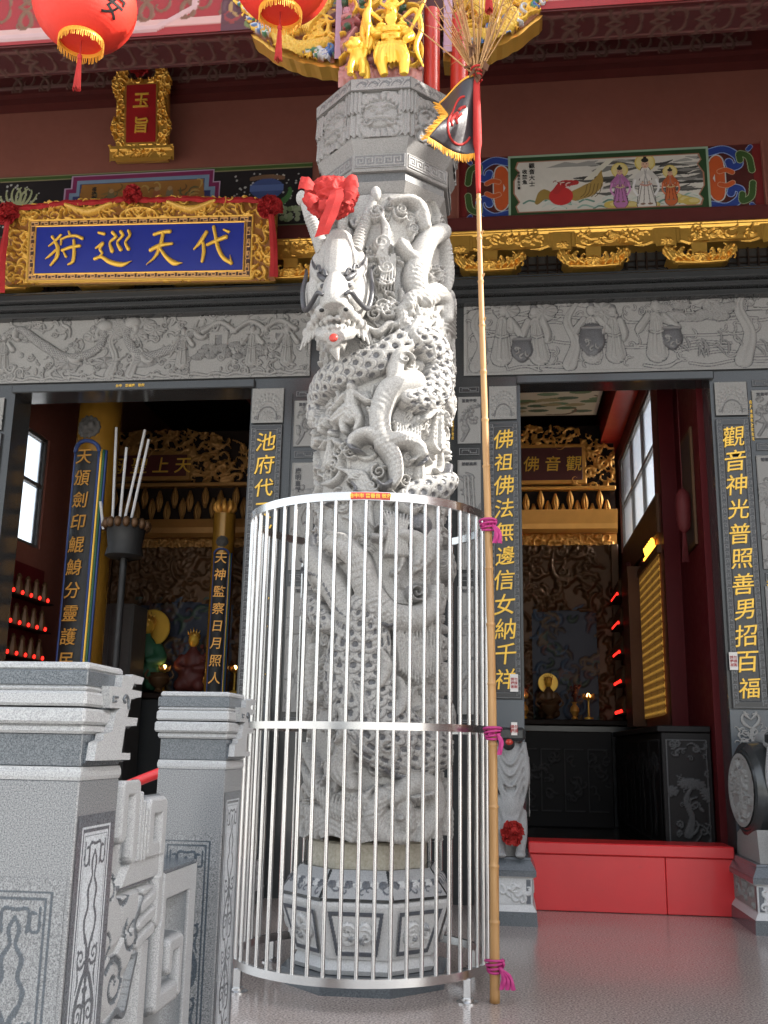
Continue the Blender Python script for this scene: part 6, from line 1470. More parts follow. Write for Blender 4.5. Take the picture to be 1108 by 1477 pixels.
# pierced, carved panel
PNL = thing('carved_balustrade', 'pale granite panel carved with key frets and curling clouds between two posts', 'balustrade', (-1.08, 2.95, 0))
ya, yb = 2.437, 3.44
def panel():
    w, h = yb-ya, 1.0; cv = Canvas(w, h, .0032); rnd = random.Random(2)
    cv.H[:] = -.07; cv.D[:] = .35
    def F(P, hh=.0, dk=0): cv.poly(P, h=hh, dark=dk)
    def bar(P, r, hh=.0):
        cv.tube(P, r*1.28, .0, hh-.012, kind='flat', sm=0, mode='over', dark=.9); cv.tube(P, r*1.02, .012, hh, kind='flat', sm=0, mode='over', edge=.22, groove=.006)
    # field inside the frame : a wave in lower relief
    cv.tube([(.52, .2), (.6, .32), (.68, .46), (.72, .56)], [.02, .05, .06, .02], .02, -.06); cv.blob((.64, .5), (.05, .1), .025, -.06); cv.tube([(.7, .4), (.8, .44), (.9, .47)], [.05, .05, .04], .03, -.06)
    for k in range(8): cv.blob((.7+.03*k, .4+.012*k), .03, .03, -.055, pat='petal', amp=.004, freq=7)
    # frame
    top = .715
    for a in ((0, w, 0, .2), (w-.075, w, 0, top), (.5, .56, 0, .55), (0, w, top-.075, top)): F([(a[0], a[2]), (a[1], a[2]), (a[1], a[3]), (a[0], a[3])], .0, 0)
    for a in ((.0, .5, .2, .206), (.56, w-.075, .2, .207), (w-.081, w-.075, .2, top-.075), (.56, w-.075, top-.081, top-.075)): cv.rect(*a, h=-.01, dark=.85)
    # square fret inside the frame
    bar([(w-.16, .36), (w-.36, .36), (w-.36, top-.02)], .028); bar([(w-.16, .36), (w-.16, .5), (w-.26, .5), (w-.26, .44)], .022)
    # cloud body along the left
    for c, r in (((.06, .52), .1), ((.16, .56), .11), ((.27, .5), .1), ((.34, .58), .09), ((.1, .62), .1), ((.25, .66), .1), ((.36, .68), .08), ((.06, .7), .08)):
        cv.blob(c, r, .012, .0, kind='flat', mode='over')
    for c, r, d in (((.1, .5), .07, 1), ((.27, .49), .07, -1), ((.385, .6), .055, 1), ((.31, .73), .06, 1), ((.09, .66), .055, -1), ((.2, .6), .05, 1), ((.2, .73), .045, -1), ((.02, .58), .04, 1)):
        cv.spiral(c, r, 1.4, .15, -.008, .014, 2.5, d, mode='over', dark=.95)
    P = smoothcurve([(.0, .44), (.08, .41), (.16, .43), (.22, .39), (.3, .42), (.36, .4), (.4, .48), (.43, .55), (.4, .62), (.46, .68), (.42, .76), (.34, .8), (.28, .78), (.25, .72)], 5)
    cv.tube(P, .009, .0, .014, kind='flat', sm=0, mode='over', dark=.9)
    for k in range(4): bar([(.44+.01*k, .56+.045*k), (.56, .58+.045*k)], .017)
    # fret plumes rising above the rail
    F([(.25, .7), (.62, .7), (.62, .79), (.56, .93), (.5, .93), (.5, .86), (.44, .97), (.34, .99), (.25, .99), (.22, .8)], -.02, .1)
    bar([(.6, .6), (.6, .92), (.49, .92), (.49, .8), (.55, .8)], .026); bar([(.36, .8), (.36, .98), (.27, .98), (.27, .86)], .024)
    for k in range(3): bar([(.4+.025*k, .76), (.4+.025*k, .96-.025*k)], .008)
    bar([(.0, .8), (.09, .8), (.09, .9), (.02, .9)], .026)
    F([(.3, .72), (.6, .72), (.6, .78), (.36, .78)], .002, 0)
    sil = cv.H > -.069
    mask = sil | (cv.Y < top)
    return cv, mask, top
cv, mask, top = panel()
cv.build('carved_face', M['mida'], PNL, onplane((-1.022, ya, 0), (0, 1, 0), (0, 0, 1)), mask=mask)
MB().box(-1.165, -1.094, ya, yb, -.02, top-.004).build('core', M['mida'], PNL)
MB().box(-1.165, -1.024, ya, yb, top-.003, top+.012, .003).build('top_rail', M['middark'], PNL)
MB().prism([(ya+.22, top+.01), (ya+.62, top+.01), (ya+.62, .79), (ya+.58, .94), (ya+.49, .94), (ya+.44, .965), (ya+.38, .99), (ya+.25, .995), (ya+.25, .85), (ya+.22, .8)], 'x', -1.15, -1.046).build('plume', M['mida'], PNL)
MB().prism([(ya, top+.01), (ya+.12, top+.01), (ya+.12, .92), (ya, .93)], 'x', -1.15, -1.046).build('plume', M['mida'], PNL)
for k, (z0, z1) in enumerate(((.0, .14),)):
    MB().tube([(-1.02, ya+.12, .02), (-1.02, ya+.3, .05), (-1.02, ya+.36, .14), (-1.02, ya+.3, .17), (-1.02, ya+.28, .12)], .008, 6, 5).build('curl', M['middark'], PNL)
tag(MB().tube([(-1.62, 4.0, .88), (-1.46, 3.98, .945), (-1.3, 3.96, 1.005), (-1.1, 3.94, 1.07)], [.018, .02, .02, .018], 12).build('red_rail', M['threshold'], None, smooth=True), 'red rail slanting up behind the granite balustrade posts', 'rail')

# ------------------------------------------------------------------ thresholds and drum stones of the doors
def threshold(x0, x1, label, zt=.46):
    t = thing('door_threshold', label, 'threshold', ((x0+x1)/2, 7.6, 0), 'red door thresholds')
    xs_ = x0+(x1-x0)*.66
    MB().box(x0+.0, xs_-.0015, 7.60, 7.9, .003, zt-.085, .004).build('board', M['threshold'], t); MB().box(xs_+.0015, x1-.02, 7.602, 7.9, .003, zt-.085, .004).build('board', M['threshold'], t)
    MB().box(x0+.0, x1-.02, 7.58, 7.92, zt-.083, zt, .008).build('cap', M['threshold'], t)
    MB().box(x1-.018, x1+.01, 7.66, 7.9, .003, zt-.1, .003).build('end_strip', M['threshold'], t)
threshold(.16, 1.60, 'bright red wooden threshold board across the right door', .465)
threshold(-4.1, -2.1, 'bright red wooden threshold board across the left door', .465)
def drumstone(xc, label, sx, lo=0., ls=1., rot=0., top=False):
    """pedestal, round drum seen from the side and a small lion lying over it; sx = +1 faces the door on its left"""
    t = thing('drum_stone', label, 'drum stone', (xc, 7.3, 0), 'stone drums guarding the doors')
    w = .125; y0, y1 = 6.95, 7.69
    def slab(z0, z1, g0, g1, m, name, bev=.004):
        v = [(xc-w-g0, y0-g0, z0), (xc+w+g0, y0-g0, z0), (xc+w+g0, y1, z0), (xc-w-g0, y1, z0), (xc-w-g1, y0-g1, z1), (xc+w+g1, y0-g1, z1), (xc+w+g1, y1, z1), (xc-w-g1, y1, z1)]
        return MB().add(v, [(0, 3, 2, 1), (4, 5, 6, 7), (0, 1, 5, 4), (1, 2, 6, 5), (2, 3, 7, 6), (3, 0, 4, 7)]).build(name, m, t)
    slab(.0, .085, .04, .035, M['middark'], 'foot'); slab(.086, .125, .035, .012, M['basestone'], 'foot_moulding')
    slab(.126, .29, .01, .01, M['basestone'], 'pedestal'); slab(.291, .30, .02, .03, M['basestone'], 'moulding'); slab(.301, .335, .036, .036, M['middark'], 'moulding'); slab(.336, .40, .034, .0, M['middark'], 'moulding'); slab(.401, .415, .004, .0, M['middark'], 'moulding')
    for face in (0, 1):
        L = 2*w if face == 0 else .7; cv = Canvas(L, .15, .0035); rnd = random.Random(int(xc*10)+face)
        cv.D[:] = .0; m_ = .03
        for a in ((0, m_, 0, .15), (L-m_, L, 0, .15)): cv.rect(*a, h=.002, dark=.9)
        for k in range(9 if face == 0 else 20): cv.curl((rnd.uniform(.05, L-.05), rnd.uniform(.03, .12)), rnd.uniform(0, 6.3), .09, .011, .012, 0, rnd.choice((-3, 3)), rnd)
        if face == 0: cv.build('carved_front', M['basestone'], t, onplane((xc-w, y0-.0115, .133), (1, 0, 0), (0, 0, 1)))
        else:
            for s_ in (-1, 1):
                if s_ > 0: cv.build('carved_side', M['basestone'], t, onplane((xc+w+.0115, y0, .133), (0, 1, 0), (0, 0, 1)))
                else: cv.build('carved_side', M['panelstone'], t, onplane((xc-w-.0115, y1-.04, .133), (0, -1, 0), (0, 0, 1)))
    # drum : axis along X
    zc, yc, R = .86, 7.33, .315
    d = MB(); pr = [(.0, -.11), (.25, -.11), (.262, -.098), (.272, -.102), (R, -.075), (R+.01, 0), (R, .075), (.272, .102), (.262, .098), (.25, .11), (.0, .11)]
    v = []; n = 48
    for r, x in pr:
        for k in range(n): a = 6.2832*k/n; v.append((xc+x, yc+r*math.cos(a)*.92, zc+r*math.sin(a)))
    f = [(i*n+k, i*n+(k+1) % n, (i+1)*n+(k+1) % n, (i+1)*n+k) for i in range(len(pr)-1) for k in range(n)]
    RM_ = Matrix.Translation((xc, yc, 0)) @ Matrix.Rotation(R_(rot), 4, 'Z') @ Matrix.Translation((-xc, -yc, 0))
    d.add(v, f).xf(RM_); dr_ = d.build('drum', M['dark'], t, smooth=True)
    for s_ in (-1, 1):
        cv = Canvas(.5, .5, .005); rnd = random.Random(int(xc*7)+s_); X, Y = cv.X-.25, cv.Y-.25; q = np.hypot(X, Y); a = np.arctan2(Y, X)
        cv.H += .004*np.cos(a*16)*(q > .2); cv.scatter(70, 5, .02, .04, .016, 0, .02); cv.person((.25, .08), .32, .025, 0, rnd=rnd); cv.H[q > .212] = .014
        mp = onplane((xc+s_*.1115, yc-s_*.25*.92, zc-.25), (0, s_*1., 0), (0, 0, 1))
        mp2 = (lambda X_, Y_, H_, mp=mp: (lambda P: np.stack([P[..., 0], yc+(P[..., 1]-yc)*.92, P[..., 2]], -1))(mp(X_, Y_, H_)))
        o = cv.build('drum_carving', M['panelstone'], dr_, mp2, mask=q < .243)
        o.data.transform(Matrix.Translation(ORG[o])); o.data.transform(RM_); o.data.transform(Matrix.Translation(-ORG[o]))
    # cradle under the drum
    MB().prism([(7.0, .416), (7.66, .416), (7.62, .56), (7.5, .6), (7.33, .56), (7.16, .6), (7.04, .62)], 'x', xc-.09, xc+.09).build('cradle', M['panelstone'], t)
    if True:
        b = MB()
        def P(x, y, z): return (xc+lo+x*ls, y, z)
        # draped cloth front with folds, lion head and paws
        b.ell(P(0, 7.04, .98), (.1, .07, .2)); b.ell(P(0, 7.02, .72), (.085, .08, .14)); b.ell(P(0, 6.98, .60), (.075, .075, .07))
        for k in range(5): b.tube([P(-.085, 7.0, 1.12-.06*k), P(-.03, 6.965, 1.02-.07*k), P(.02, 6.962, 1.01-.07*k), P(.085, 7.0, 1.12-.06*k)], .011, 6)
        b.tube([P(.09, 7.02, 1.15), P(.105, 7.03, .95), P(.09, 7.02, .78)], [.02, .03, .01], 8); b.tube([P(-.09, 7.02, 1.15), P(-.105, 7.03, .95), P(-.09, 7.02, .78)], [.02, .03, .01], 8)
        for s_ in (-1, 1):
            b.tube([P(s_*.07, 7.05, .7), P(s_*.075, 6.98, .56), P(s_*.06, 6.95, .44)], [.04, .035, .03], 8); b.ell(P(s_*.06, 6.94, .435), (.036, .045, .026))
            for k in range(4): b.ell(P(s_*.06-.024+.016*k, 6.905, .43), (.009, .014, .014), None, 6)
            for k in range(7): b.ell(P(s_*(.03+.008*k), 6.96+.008*k, .64+.022*k), .022, None, 6)
        b.ell(P(0, 6.93, .6), (.05, .04, .04)); b.tube([P(-.04, 6.93, .56), P(0, 6.91, .55), P(.04, 6.93, .56)], .014, 6)
        b.ell(P(0, 7.12, 1.17), (.085, .1, .05)); b.ell(P(0, 7.35, 1.2), (.075, .2, .055)); 
        if top:
            b.tube([P(0, 7.5, 1.2), P(0, 7.6, 1.3), P(.0, 7.62, 1.42)], [.05, .04, .02], 8)
            b.ell(P(0, 7.15, 1.3), (.07, .09, .09)); b.ell(P(0, 7.07, 1.28), (.045, .05, .045))
            for s_ in (-1, 1): b.ell(P(s_*.05, 7.16, 1.37), (.02, .025, .03)); b.ell(P(s_*.035, 7.08, 1.33), .016)
        b.sculpt('lion', M['lionstone'], t, .0085, 2)
        MB().box(xc+lo-.105*ls, xc+lo+.105*ls, 6.955, 7.12, 1.155, 1.245, .02).build('dark_cap', M['dark'], t)
        MB().ell((xc+lo-.01, 6.94, 1.135), (.042, .03, .042), None, 12).build('black_ball', M['ink'], t, smooth='all'); 
        MB().ell((xc+lo-.005, 6.922, 1.146), (.026, .02, .022), None, 10).build('red_ball', M['redpost'], t, smooth='all')
    return t
d1 = drumstone(.035, 'grey lion drum stone left of the right door, half behind the bamboo pole', 1)
d2 = drumstone(1.705, 'grey lion drum stone right of the right door, cut by the right edge', 1, .09, .75, 9)
d3 = drumstone(-1.93, 'grey lion drum stone right of the left door, behind the granite post', 1, 0., 1., 0., True)
for x, lab in ((.05, 'red rosette on the drum stone left of the right door'), (1.80, 'red rosette on the drum stone at the right edge'), (-1.92, 'red rosette on the drum stone behind the granite post')):
    rosette('drum_rosette', (x, 6.87, .575), .095, M['redcloth'], lab, 75, int(x*9)+30, .6, 'red rosettes on the drum stones')
def papertag(x, z, y, txt, label, w=.06, h=.13):
    t = thing('paper_tag', label, 'paper tag', (x, y, z)); MB().box(x-w/2, x+w/2, y, y+.002, z-h/2, z+h/2).build('paper', M['white'], t)
    lettering(txt, .026, (x, y-.001, z), M['darkredcloth'], t, depth=.0003, line=1.05)
papertag(.075, 1.585, 7.68, '請勿\n觸摸\n謝謝', 'small white paper tag on the plaque just right of the bamboo pole')
papertag(1.675, 1.76, 7.68, '請勿\n觸摸\n謝謝', 'small white paper tag on the right edge plaque beside the red door leaf')
papertag(.065, 1.235, 6.95, '請勿\n觸摸', 'small white paper tag stuck on the dark cap of the lion drum stone', .04, .085)
# ------------------------------------------------------------------ inside the hall
def window(name_label, x, y0, y1, z0, z1, ncol, zt, sg):
    t = thing('hall_window', name_label, 'window', (x, (y0+y1)/2, z0))
    f = MB(); b = .035
    f.box(x-.03, x+.03, y0, y1, z0, z0+b).box(x-.03, x+.03, y0, y1, z1-b, z1).box(x-.025, x+.025, y0+b, y1-b, zt, zt+b)
    for i in range(ncol+1):
        y = y0+(y1-y0-b)*i/ncol; f.box(x-.028, x+.028, y, y+b, z0+b, z1-b)
    f.build('frame', M['frame'], t)
    for i in range(ncol):
        ya_ = y0+(y1-y0-b)*i/ncol+b; yb_ = y0+(y1-y0-b)*(i+1)/ncol
        for za, zb_ in ((z0+b, zt), (zt+b, z1-b)): MB().box(x-.003, x+.003, ya_, yb_, za, zb_).build('pane', M['glass'], t)
window('aluminium window letting daylight in beside the inner couplet column, left door', -4.5, 8.1, 9.1, 2.9, 4.0, 2, 3.5, 1)
window('tall aluminium window row high on the wall inside the right door', 1.49, 9.5, 12.3, 3.45, 4.62, 3, 4.0, -1)
bw = MB().box(1.56, 2.02, 13.3, 13.5, 0, 5.6).build('brick_wall', M['brick']); tag(bw, 'red brick wall seen through the far panes of the hall window', 'wall')
bm_ = MB().add([(1.20, 8.1, 4.78), (1.43, 8.1, 4.78), (1.43, 12.6, 4.78), (1.20, 12.6, 4.78), (1.20, 8.1, 5.2), (1.43, 8.1, 5.2), (1.43, 12.6, 5.2), (1.20, 12.6, 5.2)], [(0, 1, 2, 3), (4, 7, 6, 5), (0, 4, 5, 1), (1, 5, 6, 2), (2, 6, 7, 3), (3, 7, 4, 0)]).build('hall_beam', M['redpost'], T)
# painted ceiling coffers
def coffer(x0, x1, y0, y1, z, seed, cols, base):
    w, h = x1-x0, y1-y0; cv = Canvas(w, h, .01, 0, base); rnd = random.Random(seed)
    for k in range(60): cv.blob((rnd.uniform(0, w), rnd.uniform(.1, h-.1)), (.12, .05), 0, 0, kind='flat', col=rnd.choice(cols), mode='add')
    for k in range(10): cv.curl((rnd.uniform(0, w), rnd.uniform(0, h)), rnd.uniform(0, 6.3), .5, .025, 0, 0, 2, rnd, col=(.12, .06, .03), mode='add')
    for a in ((0, w, 0, .03), (0, w, h-.03, h), (0, .03, 0, h), (w-.03, w, 0, h)): cv.rect(*a, col=(.4, .36, .3))
    cv.build('painted_coffer', M['mural'], T, lambda X, Y, H: np.stack([x0+X, y1-Y, z+0*H], -1), flip=False)
coffer(.0, 1.1, 9.2, 11.4, 4.93, 2, ((.06, .14, .05), (.04, .1, .05), (.3, .25, .12), (.1, .2, .1)), (.55, .5, .38))
coffer(-3.6, -1.6, 8.6, 11.0, 5.2, 5, ((.12, .1, .1), (.2, .18, .15)), (.04, .025, .02))
for x in (-2.6, -1.95):
    MB().box(x, x+.28, 8.3, 11.5, 4.55, 4.95).build('painted_beam', M['redbeam'], T); MB().box(x+.02, x+.26, 8.28, 8.299, 4.58, 4.6).build('beam_line', M['goldpaint'], T)

def altar(label, x0, x1, Y, zs, sign, sx0, sx1, gm, lampx):
    """carved altar screen : sign board, row of hanging pendants, cornice, trim and niche"""
    t = thing('altar_screen', label, 'altar', ((x0+x1)/2, Y, .3), 'gilded altar screens in the hall'); zsign0, zsign1, zp0, zc0, zt0, zn0 = zs; rnd = random.Random(int(Y*10))
    w = x1-x0
    MB().box(x0, x1, Y+.06, Y+.12, zn0, zsign1+.25).build('back_board', M['darkwood'], t)
    # sign
    b = MB().box(sx0, sx1, Y-.02, Y+.055, zsign0, zsign1, .012).build('sign_board', gm, t)
    MB().box(sx0+.05, sx1-.05, Y-.03, Y-.021, zsign0+.05, zsign1-.05, .004).build('sign_field', M['redbeam'], b)
    lettering('　'.join(sign) if False else ' '.join(sign), .2, ((sx0+sx1)/2, Y-.036, (zsign0+zsign1)/2), gm if gm is M['gold'] else M['goldpaint'], b, depth=.004, off=.006, shear=.1)
    # crest and side carvings
    cw = w; ch = zsign1-zsign0+.32; cv = Canvas(cw, ch, .011); 
    for k in range(int(150*w)):
        x, y = rnd.uniform(0, cw), rnd.uniform(0, ch)
        if sx0-x0-.02 < x < sx1-x0+.02 and .02 < y < zsign1-zsign0-.02: continue
        cv.curl((x, y), rnd.uniform(0, 6.3), rnd.uniform(.14, .28), .026, .06, rnd.uniform(0, .03), rnd.choice((-3, 3)), rnd)
    tp = ch*.55+ch*.42*np.exp(-((cv.X-(sx0+sx1)/2+x0)/(.55*w))**4)*(1-.1*np.abs(np.sin(cv.X*11)))
    cv.build('crest', gm, t, onwall(x0, zsign0-.03, Y+.055), mask=(cv.Y < tp) & (cv.H > .005))
    MB().box(x0, x1, Y-.04, Y+.055, zsign0-.075, zsign0-.03, .008).build('rail', gm, t)
    # pendants
    proto = None; n = int(w/.088); px = None
    for i in range(n):
        x = x0+.05+i*.088; drop = (.0, .12, .04, .16)[i % 4]
        if proto is None:
            g = MB(); z1 = zsign0-.08
            for k in range(6):
                a = k*1.05; g.tube([(x, Y-.01, z1), (x+.03*math.cos(a), Y-.01+.03*math.sin(a), z1-.12), (x+.012*math.cos(a+1), Y-.01+.012*math.sin(a+1), z1-.24)], [.012, .016, .006], 5, 3)
            g.ell((x, Y-.01, z1-.06), (.032, .032, .03), None, 5).ell((x, Y-.01, z1-.17), (.026, .026, .035), None, 5)
            proto = g.build('pendant', gm, t, smooth='all'); px = x
        else:
            o = proto.copy(); COL.objects.link(o); o.parent = t; o.location = (x-px, .02*(i % 2), -drop)
    # cornice of upturned leaves, trim, niche frame
    MB().prism([(Y-.16, zp0), (Y+.055, zp0), (Y+.055, zc0), (Y-.05, zc0), (Y-.09, zc0+.04), (Y-.1, zc0+.1)], 'x', x0, x1).build('cornice', gm, t)
    cv = Canvas(w, zc0-zt0, .011); cv.scatter(int(60*w), 3, .03, .06, .03, 0, .03); cv.build('trim', gm, t, onwall(x0, zt0, Y+.05)); 
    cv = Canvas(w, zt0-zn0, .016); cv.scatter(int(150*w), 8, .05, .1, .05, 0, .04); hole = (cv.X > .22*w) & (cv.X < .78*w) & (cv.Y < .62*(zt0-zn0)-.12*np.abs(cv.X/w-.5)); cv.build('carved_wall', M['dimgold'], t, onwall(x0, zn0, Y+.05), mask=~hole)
    pc = Canvas(.62*w, .66*(zt0-zn0), .016, 0, (.012, .02, .045))
    for k in range(70): pc.curl((rnd.uniform(0, pc.w), rnd.uniform(0, pc.h)), rnd.uniform(0, 6.3), rnd.uniform(.15, .35), .025, .012, 0, rnd.choice((-3, 3)), rnd, col=rnd.choice(((.02, .05, .1), (.05, .03, .015), (.02, .05, .03), (.10, .06, .02), (.06, .015, .012))))
    pc.build('niche_picture', M['mural'], t, onwall(x0+.19*w, zn0, Y+.056))
    for xa in (x0, x1-.09): MB().box(xa, xa+.09, Y-.05, Y+.02, zn0, zt0, .01).build('pilaster', M['dimgold'], t)
    MB().box(x0-.1, x1+.1, Y-.5, Y+.05, .3, zn0-.06, .01).build('altar_table', M['dark'], t)
    MB().box(x0-.1, x1+.1, Y-.55, Y+.05, zn0-.058, zn0, .008).build('table_top', M['darkwood'], t)
    return t
M['dimgold'] = paint('darkened gilding', (.10, .05, .02), .5, .35, .3, .2)  # gilding with the dimness of the hall put into its colour
M['dimsign'] = paint('dimmed gilding', (.34, .17, .045), .5, .4, .3, .2)  # gilt tone lowered in colour to make the left altar look dim
M['goldin'] = paint('gilded wood inside', (.7, .34, .07), .42, .4, .2, .2, 45)
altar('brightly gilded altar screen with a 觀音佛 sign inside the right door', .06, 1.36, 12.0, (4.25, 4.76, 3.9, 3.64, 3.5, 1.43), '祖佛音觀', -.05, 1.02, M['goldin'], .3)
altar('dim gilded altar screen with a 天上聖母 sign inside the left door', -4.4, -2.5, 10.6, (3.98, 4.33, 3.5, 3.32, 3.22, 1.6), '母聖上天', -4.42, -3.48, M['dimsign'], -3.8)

def statue(c, s, robe, label, halo=None):
    x, y, z = c; t = thing('deity_statue', label, 'statue', c, 'seated statues on the altars'); b = MB()
    b.ell((x, y, z+.2*s), (.2*s, .16*s, .2*s)); b.ell((x, y, z+.42*s), (.13*s, .1*s, .2*s)); b.tube([(x-.12*s, y, z+.5*s), (x-.2*s, y-.06*s, z+.35*s), (x-.05*s, y-.15*s, z+.3*s)], [.07*s, .065*s, .045*s], 8); b.tube([(x+.12*s, y, z+.5*s), (x+.2*s, y-.06*s, z+.35*s), (x+.05*s, y-.15*s, z+.32*s)], [.07*s, .065*s, .045*s], 8)
    for k in (-1, 1): b.ell((x+k*.13*s, y-.08*s, z+.1*s), (.1*s, .11*s, .1*s))
    b.tube([(x, y, z+.55*s), (x, y, z+.66*s)], .045*s, 8)
    b.sculpt('robe', robe, t, .018*s+.004, 2)
    h = MB(); h.ell((x, y-.01*s, z+.72*s), (.075*s, .08*s, .095*s)); h.ell((x, y-.09*s, z+.71*s), (.012*s, .015*s, .02*s)); h.sculpt('head', M['goldpaint'], t, .008*s+.003, 1)
    k = MB(); k.ell((x, y+.02*s, z+.78*s), (.085*s, .085*s, .07*s)); 
    for j in range(5): k.tube([(x-.07*s+.035*s*j, y-.03*s, z+.8*s), (x-.09*s+.045*s*j, y-.04*s, z+.9*s-abs(j-2)*.02*s)], [.016*s, .006*s], 5)
    k.build('crown', M['gold'], t, smooth='all')
    if halo: MB().lathe([(.0, 0), (.2*s, 0), (.21*s, .012), (.2*s, .024), (0, .024)], (0, 0), 28, close=False).xf(Matrix.Translation((x, y+.16*s, z+.72*s)) @ Matrix.Rotation(R_(90), 4, 'X')).build('halo', halo, t, smooth=True)
    return t
M['greenrobe'] = paint('green robe', (.03, .12, .06), .6); M['bluerobe'] = paint('blue robe', (.03, .06, .2), .6); M['redrobe'] = paint('red robe', (.1, .02, .015), .6)
statue((.5, 11.72, 1.45), .55, M['dimgold'], 'darkened golden seated statue with pale halo on the altar inside the right door', M['goldpaint'])
statue((-3.75, 10.3, 1.62), .95, M['greenrobe'], 'green robed statue left on the altar inside the left door', M['goldpaint'])
statue((-3.25, 10.35, 1.62), .75, M['redrobe'], 'red robed statue right on the altar inside the left door')
statue((-4.1, 10.3, 1.62), .6, M['bluerobe'], 'small blue robed statue at the altar end behind the inner column')
def lotus(c, label):
    t = thing('altar_lamp', label, 'lamp', c, 'lit lotus lamps on the altars'); x, y, z = c
    MB().lathe([(.05, z), (.05, z+.015), (.012, z+.03), (.01, z+.2), (.03, z+.22)], (x, y), 14).build('stem', M['goldpaint'], t, smooth=True)
    MB().ell((x, y, z+.25), (.022, .022, .035), None, 6).build('bulb', M['lotus'], t, smooth='all')
    g = MB()
    for k in range(8):
        a = k*.785; g.tube([(x, y, z+.22), (x+.05*math.cos(a), y+.05*math.sin(a), z+.235), (x+.065*math.cos(a), y+.065*math.sin(a), z+.28)], [.01, .018, .003], 5, 3)
    g.build('petal', M['goldin'], t, smooth='all')
for c, l in (((.93, 11.55, 1.44), 'lit golden lotus lamp right of the golden statue'), ((.2, 11.55, 1.44), 'lit golden lotus lamp left of the golden statue'), ((-3.5, 10.2, 1.61), 'lit golden lotus lamp between the green and red robed statues'), ((-2.75, 10.2, 1.61), 'lit golden lotus lamp behind the second inner column')): lotus(c, l)

def couplet_column(c, r, h, txt, size, line, zt, label, top):
    x, y = c; t = thing('couplet_column', label, 'column', (x, y, .3), 'round couplet columns inside the left door')
    MB().lathe([(r*1.25, .3), (r*1.25, .5), (r*1.05, .55), (r, .6), (r, h)], (x, y), 32).build('shaft', M['goldcol'], t, smooth=True)
    an = math.atan2(-x, y)-.12-(.42 if r > .15 else 0.)   # plate turned towards the door
    def W(u, z, d=.0): a = an+u/r; return (x+(r+d)*math.sin(a), y-(r+d)*math.cos(a), z)
    b = MB(); hw = r*.62; rows = []
    for d, hh in ((.012, hw), ):
        A = [W(-hh+2*hh*i/12, .75, d) for i in range(13)]; B = [W(-hh+2*hh*i/12, zt, d) for i in range(13)]; A2 = [W(-hh+2*hh*i/12, .75, 0) for i in range(13)]; B2 = [W(-hh+2*hh*i/12, zt, 0) for i in range(13)]
        b.strip(A, B); b.strip(A2, A); b.strip(B, B2); b.add([A[0], B[0], B2[0], A2[0]], [(0, 1, 2, 3)]); b.add([A[-1], B[-1], B2[-1], A2[-1]], [(0, 1, 2, 3)])
    pl2 = b.build('couplet_plate', M['ink'], t)
    for s_, m in ((-1, 'bluerobe'), (1, 'bluerobe'), (1.14, 'goldpaint'), (1.32, 'greenrobe'), (1.5, 'bluerobe')): 
        MB().tube([W(s_*hw, z, .008) for z in np.linspace(.75, zt+.02, 30)], r*.07, 6, 0).build('border', M[m], pl2, smooth='all')
    MB().tube([W(hw*math.cos(a), zt+hw*.8*math.sin(a), .012) for a in np.linspace(0, 3.14, 14)], r*.1, 6, 0).build('border', M['bluerobe'], pl2, smooth='all')
    f = MB(); z0 = zt+hw*1.9
    def fe(u, z, rr, d=.0): f.ell(W(u*r, z0+z*r, d), rr*r if np.isscalar(rr) else tuple(q*r for q in rr), None, 7)
    fe(0, 0, (.42, .2, .38)); fe(0, -.05, .14, .2*r); fe(-.22, .12, .13, .14*r); fe(.22, .12, .13, .14*r); fe(0, -.25, (.3, .12, .08), .15*r)
    for k in range(14):
        a = k/14*6.283; fe(.52*math.cos(a), .46*math.sin(a), (.1, .1, .13))
    f.sculpt('lion_mask', M['greywood'], t, .012, 1)
    right = np.array([math.cos(an), math.sin(an), 0]); p = W(0, (zt+.75)/2, .022)
    lettering('\n'.join(txt), size, (p[0], p[1], zt+.01), M['goldin'], pl2, depth=.004, right=right, line=line, off=.004, shear=.1, top=True)
    if top: 
        g = MB(); 
        for k in range(9): a = k*.7; g.tube([(x, y, h-.02), (x+.1*math.cos(a), y+.1*math.sin(a), h+.06), (x+.07*math.cos(a), y+.07*math.sin(a), h+.16)], [.02, .03, .006], 6, 3)
        g.build('gilt_flower', M['goldin'], t, smooth='all')
M['goldcol'] = paint('old gold lacquer column', (.30, .15, .02), .22, .25, .15, .05)
couplet_column((-3.80, 8.75), .2, 5.2, '天頒劍印鯤鯓分靈護民', .16, 1.3, 3.72, 'thick golden column with dark couplet plate just inside the left door', False)
couplet_column((-2.86, 9.9), .115, 3.42, '天神監察日月照人', .125, 1.38, 2.98, 'slim dark couplet column with gilt flower top beside the left door jamb', True)
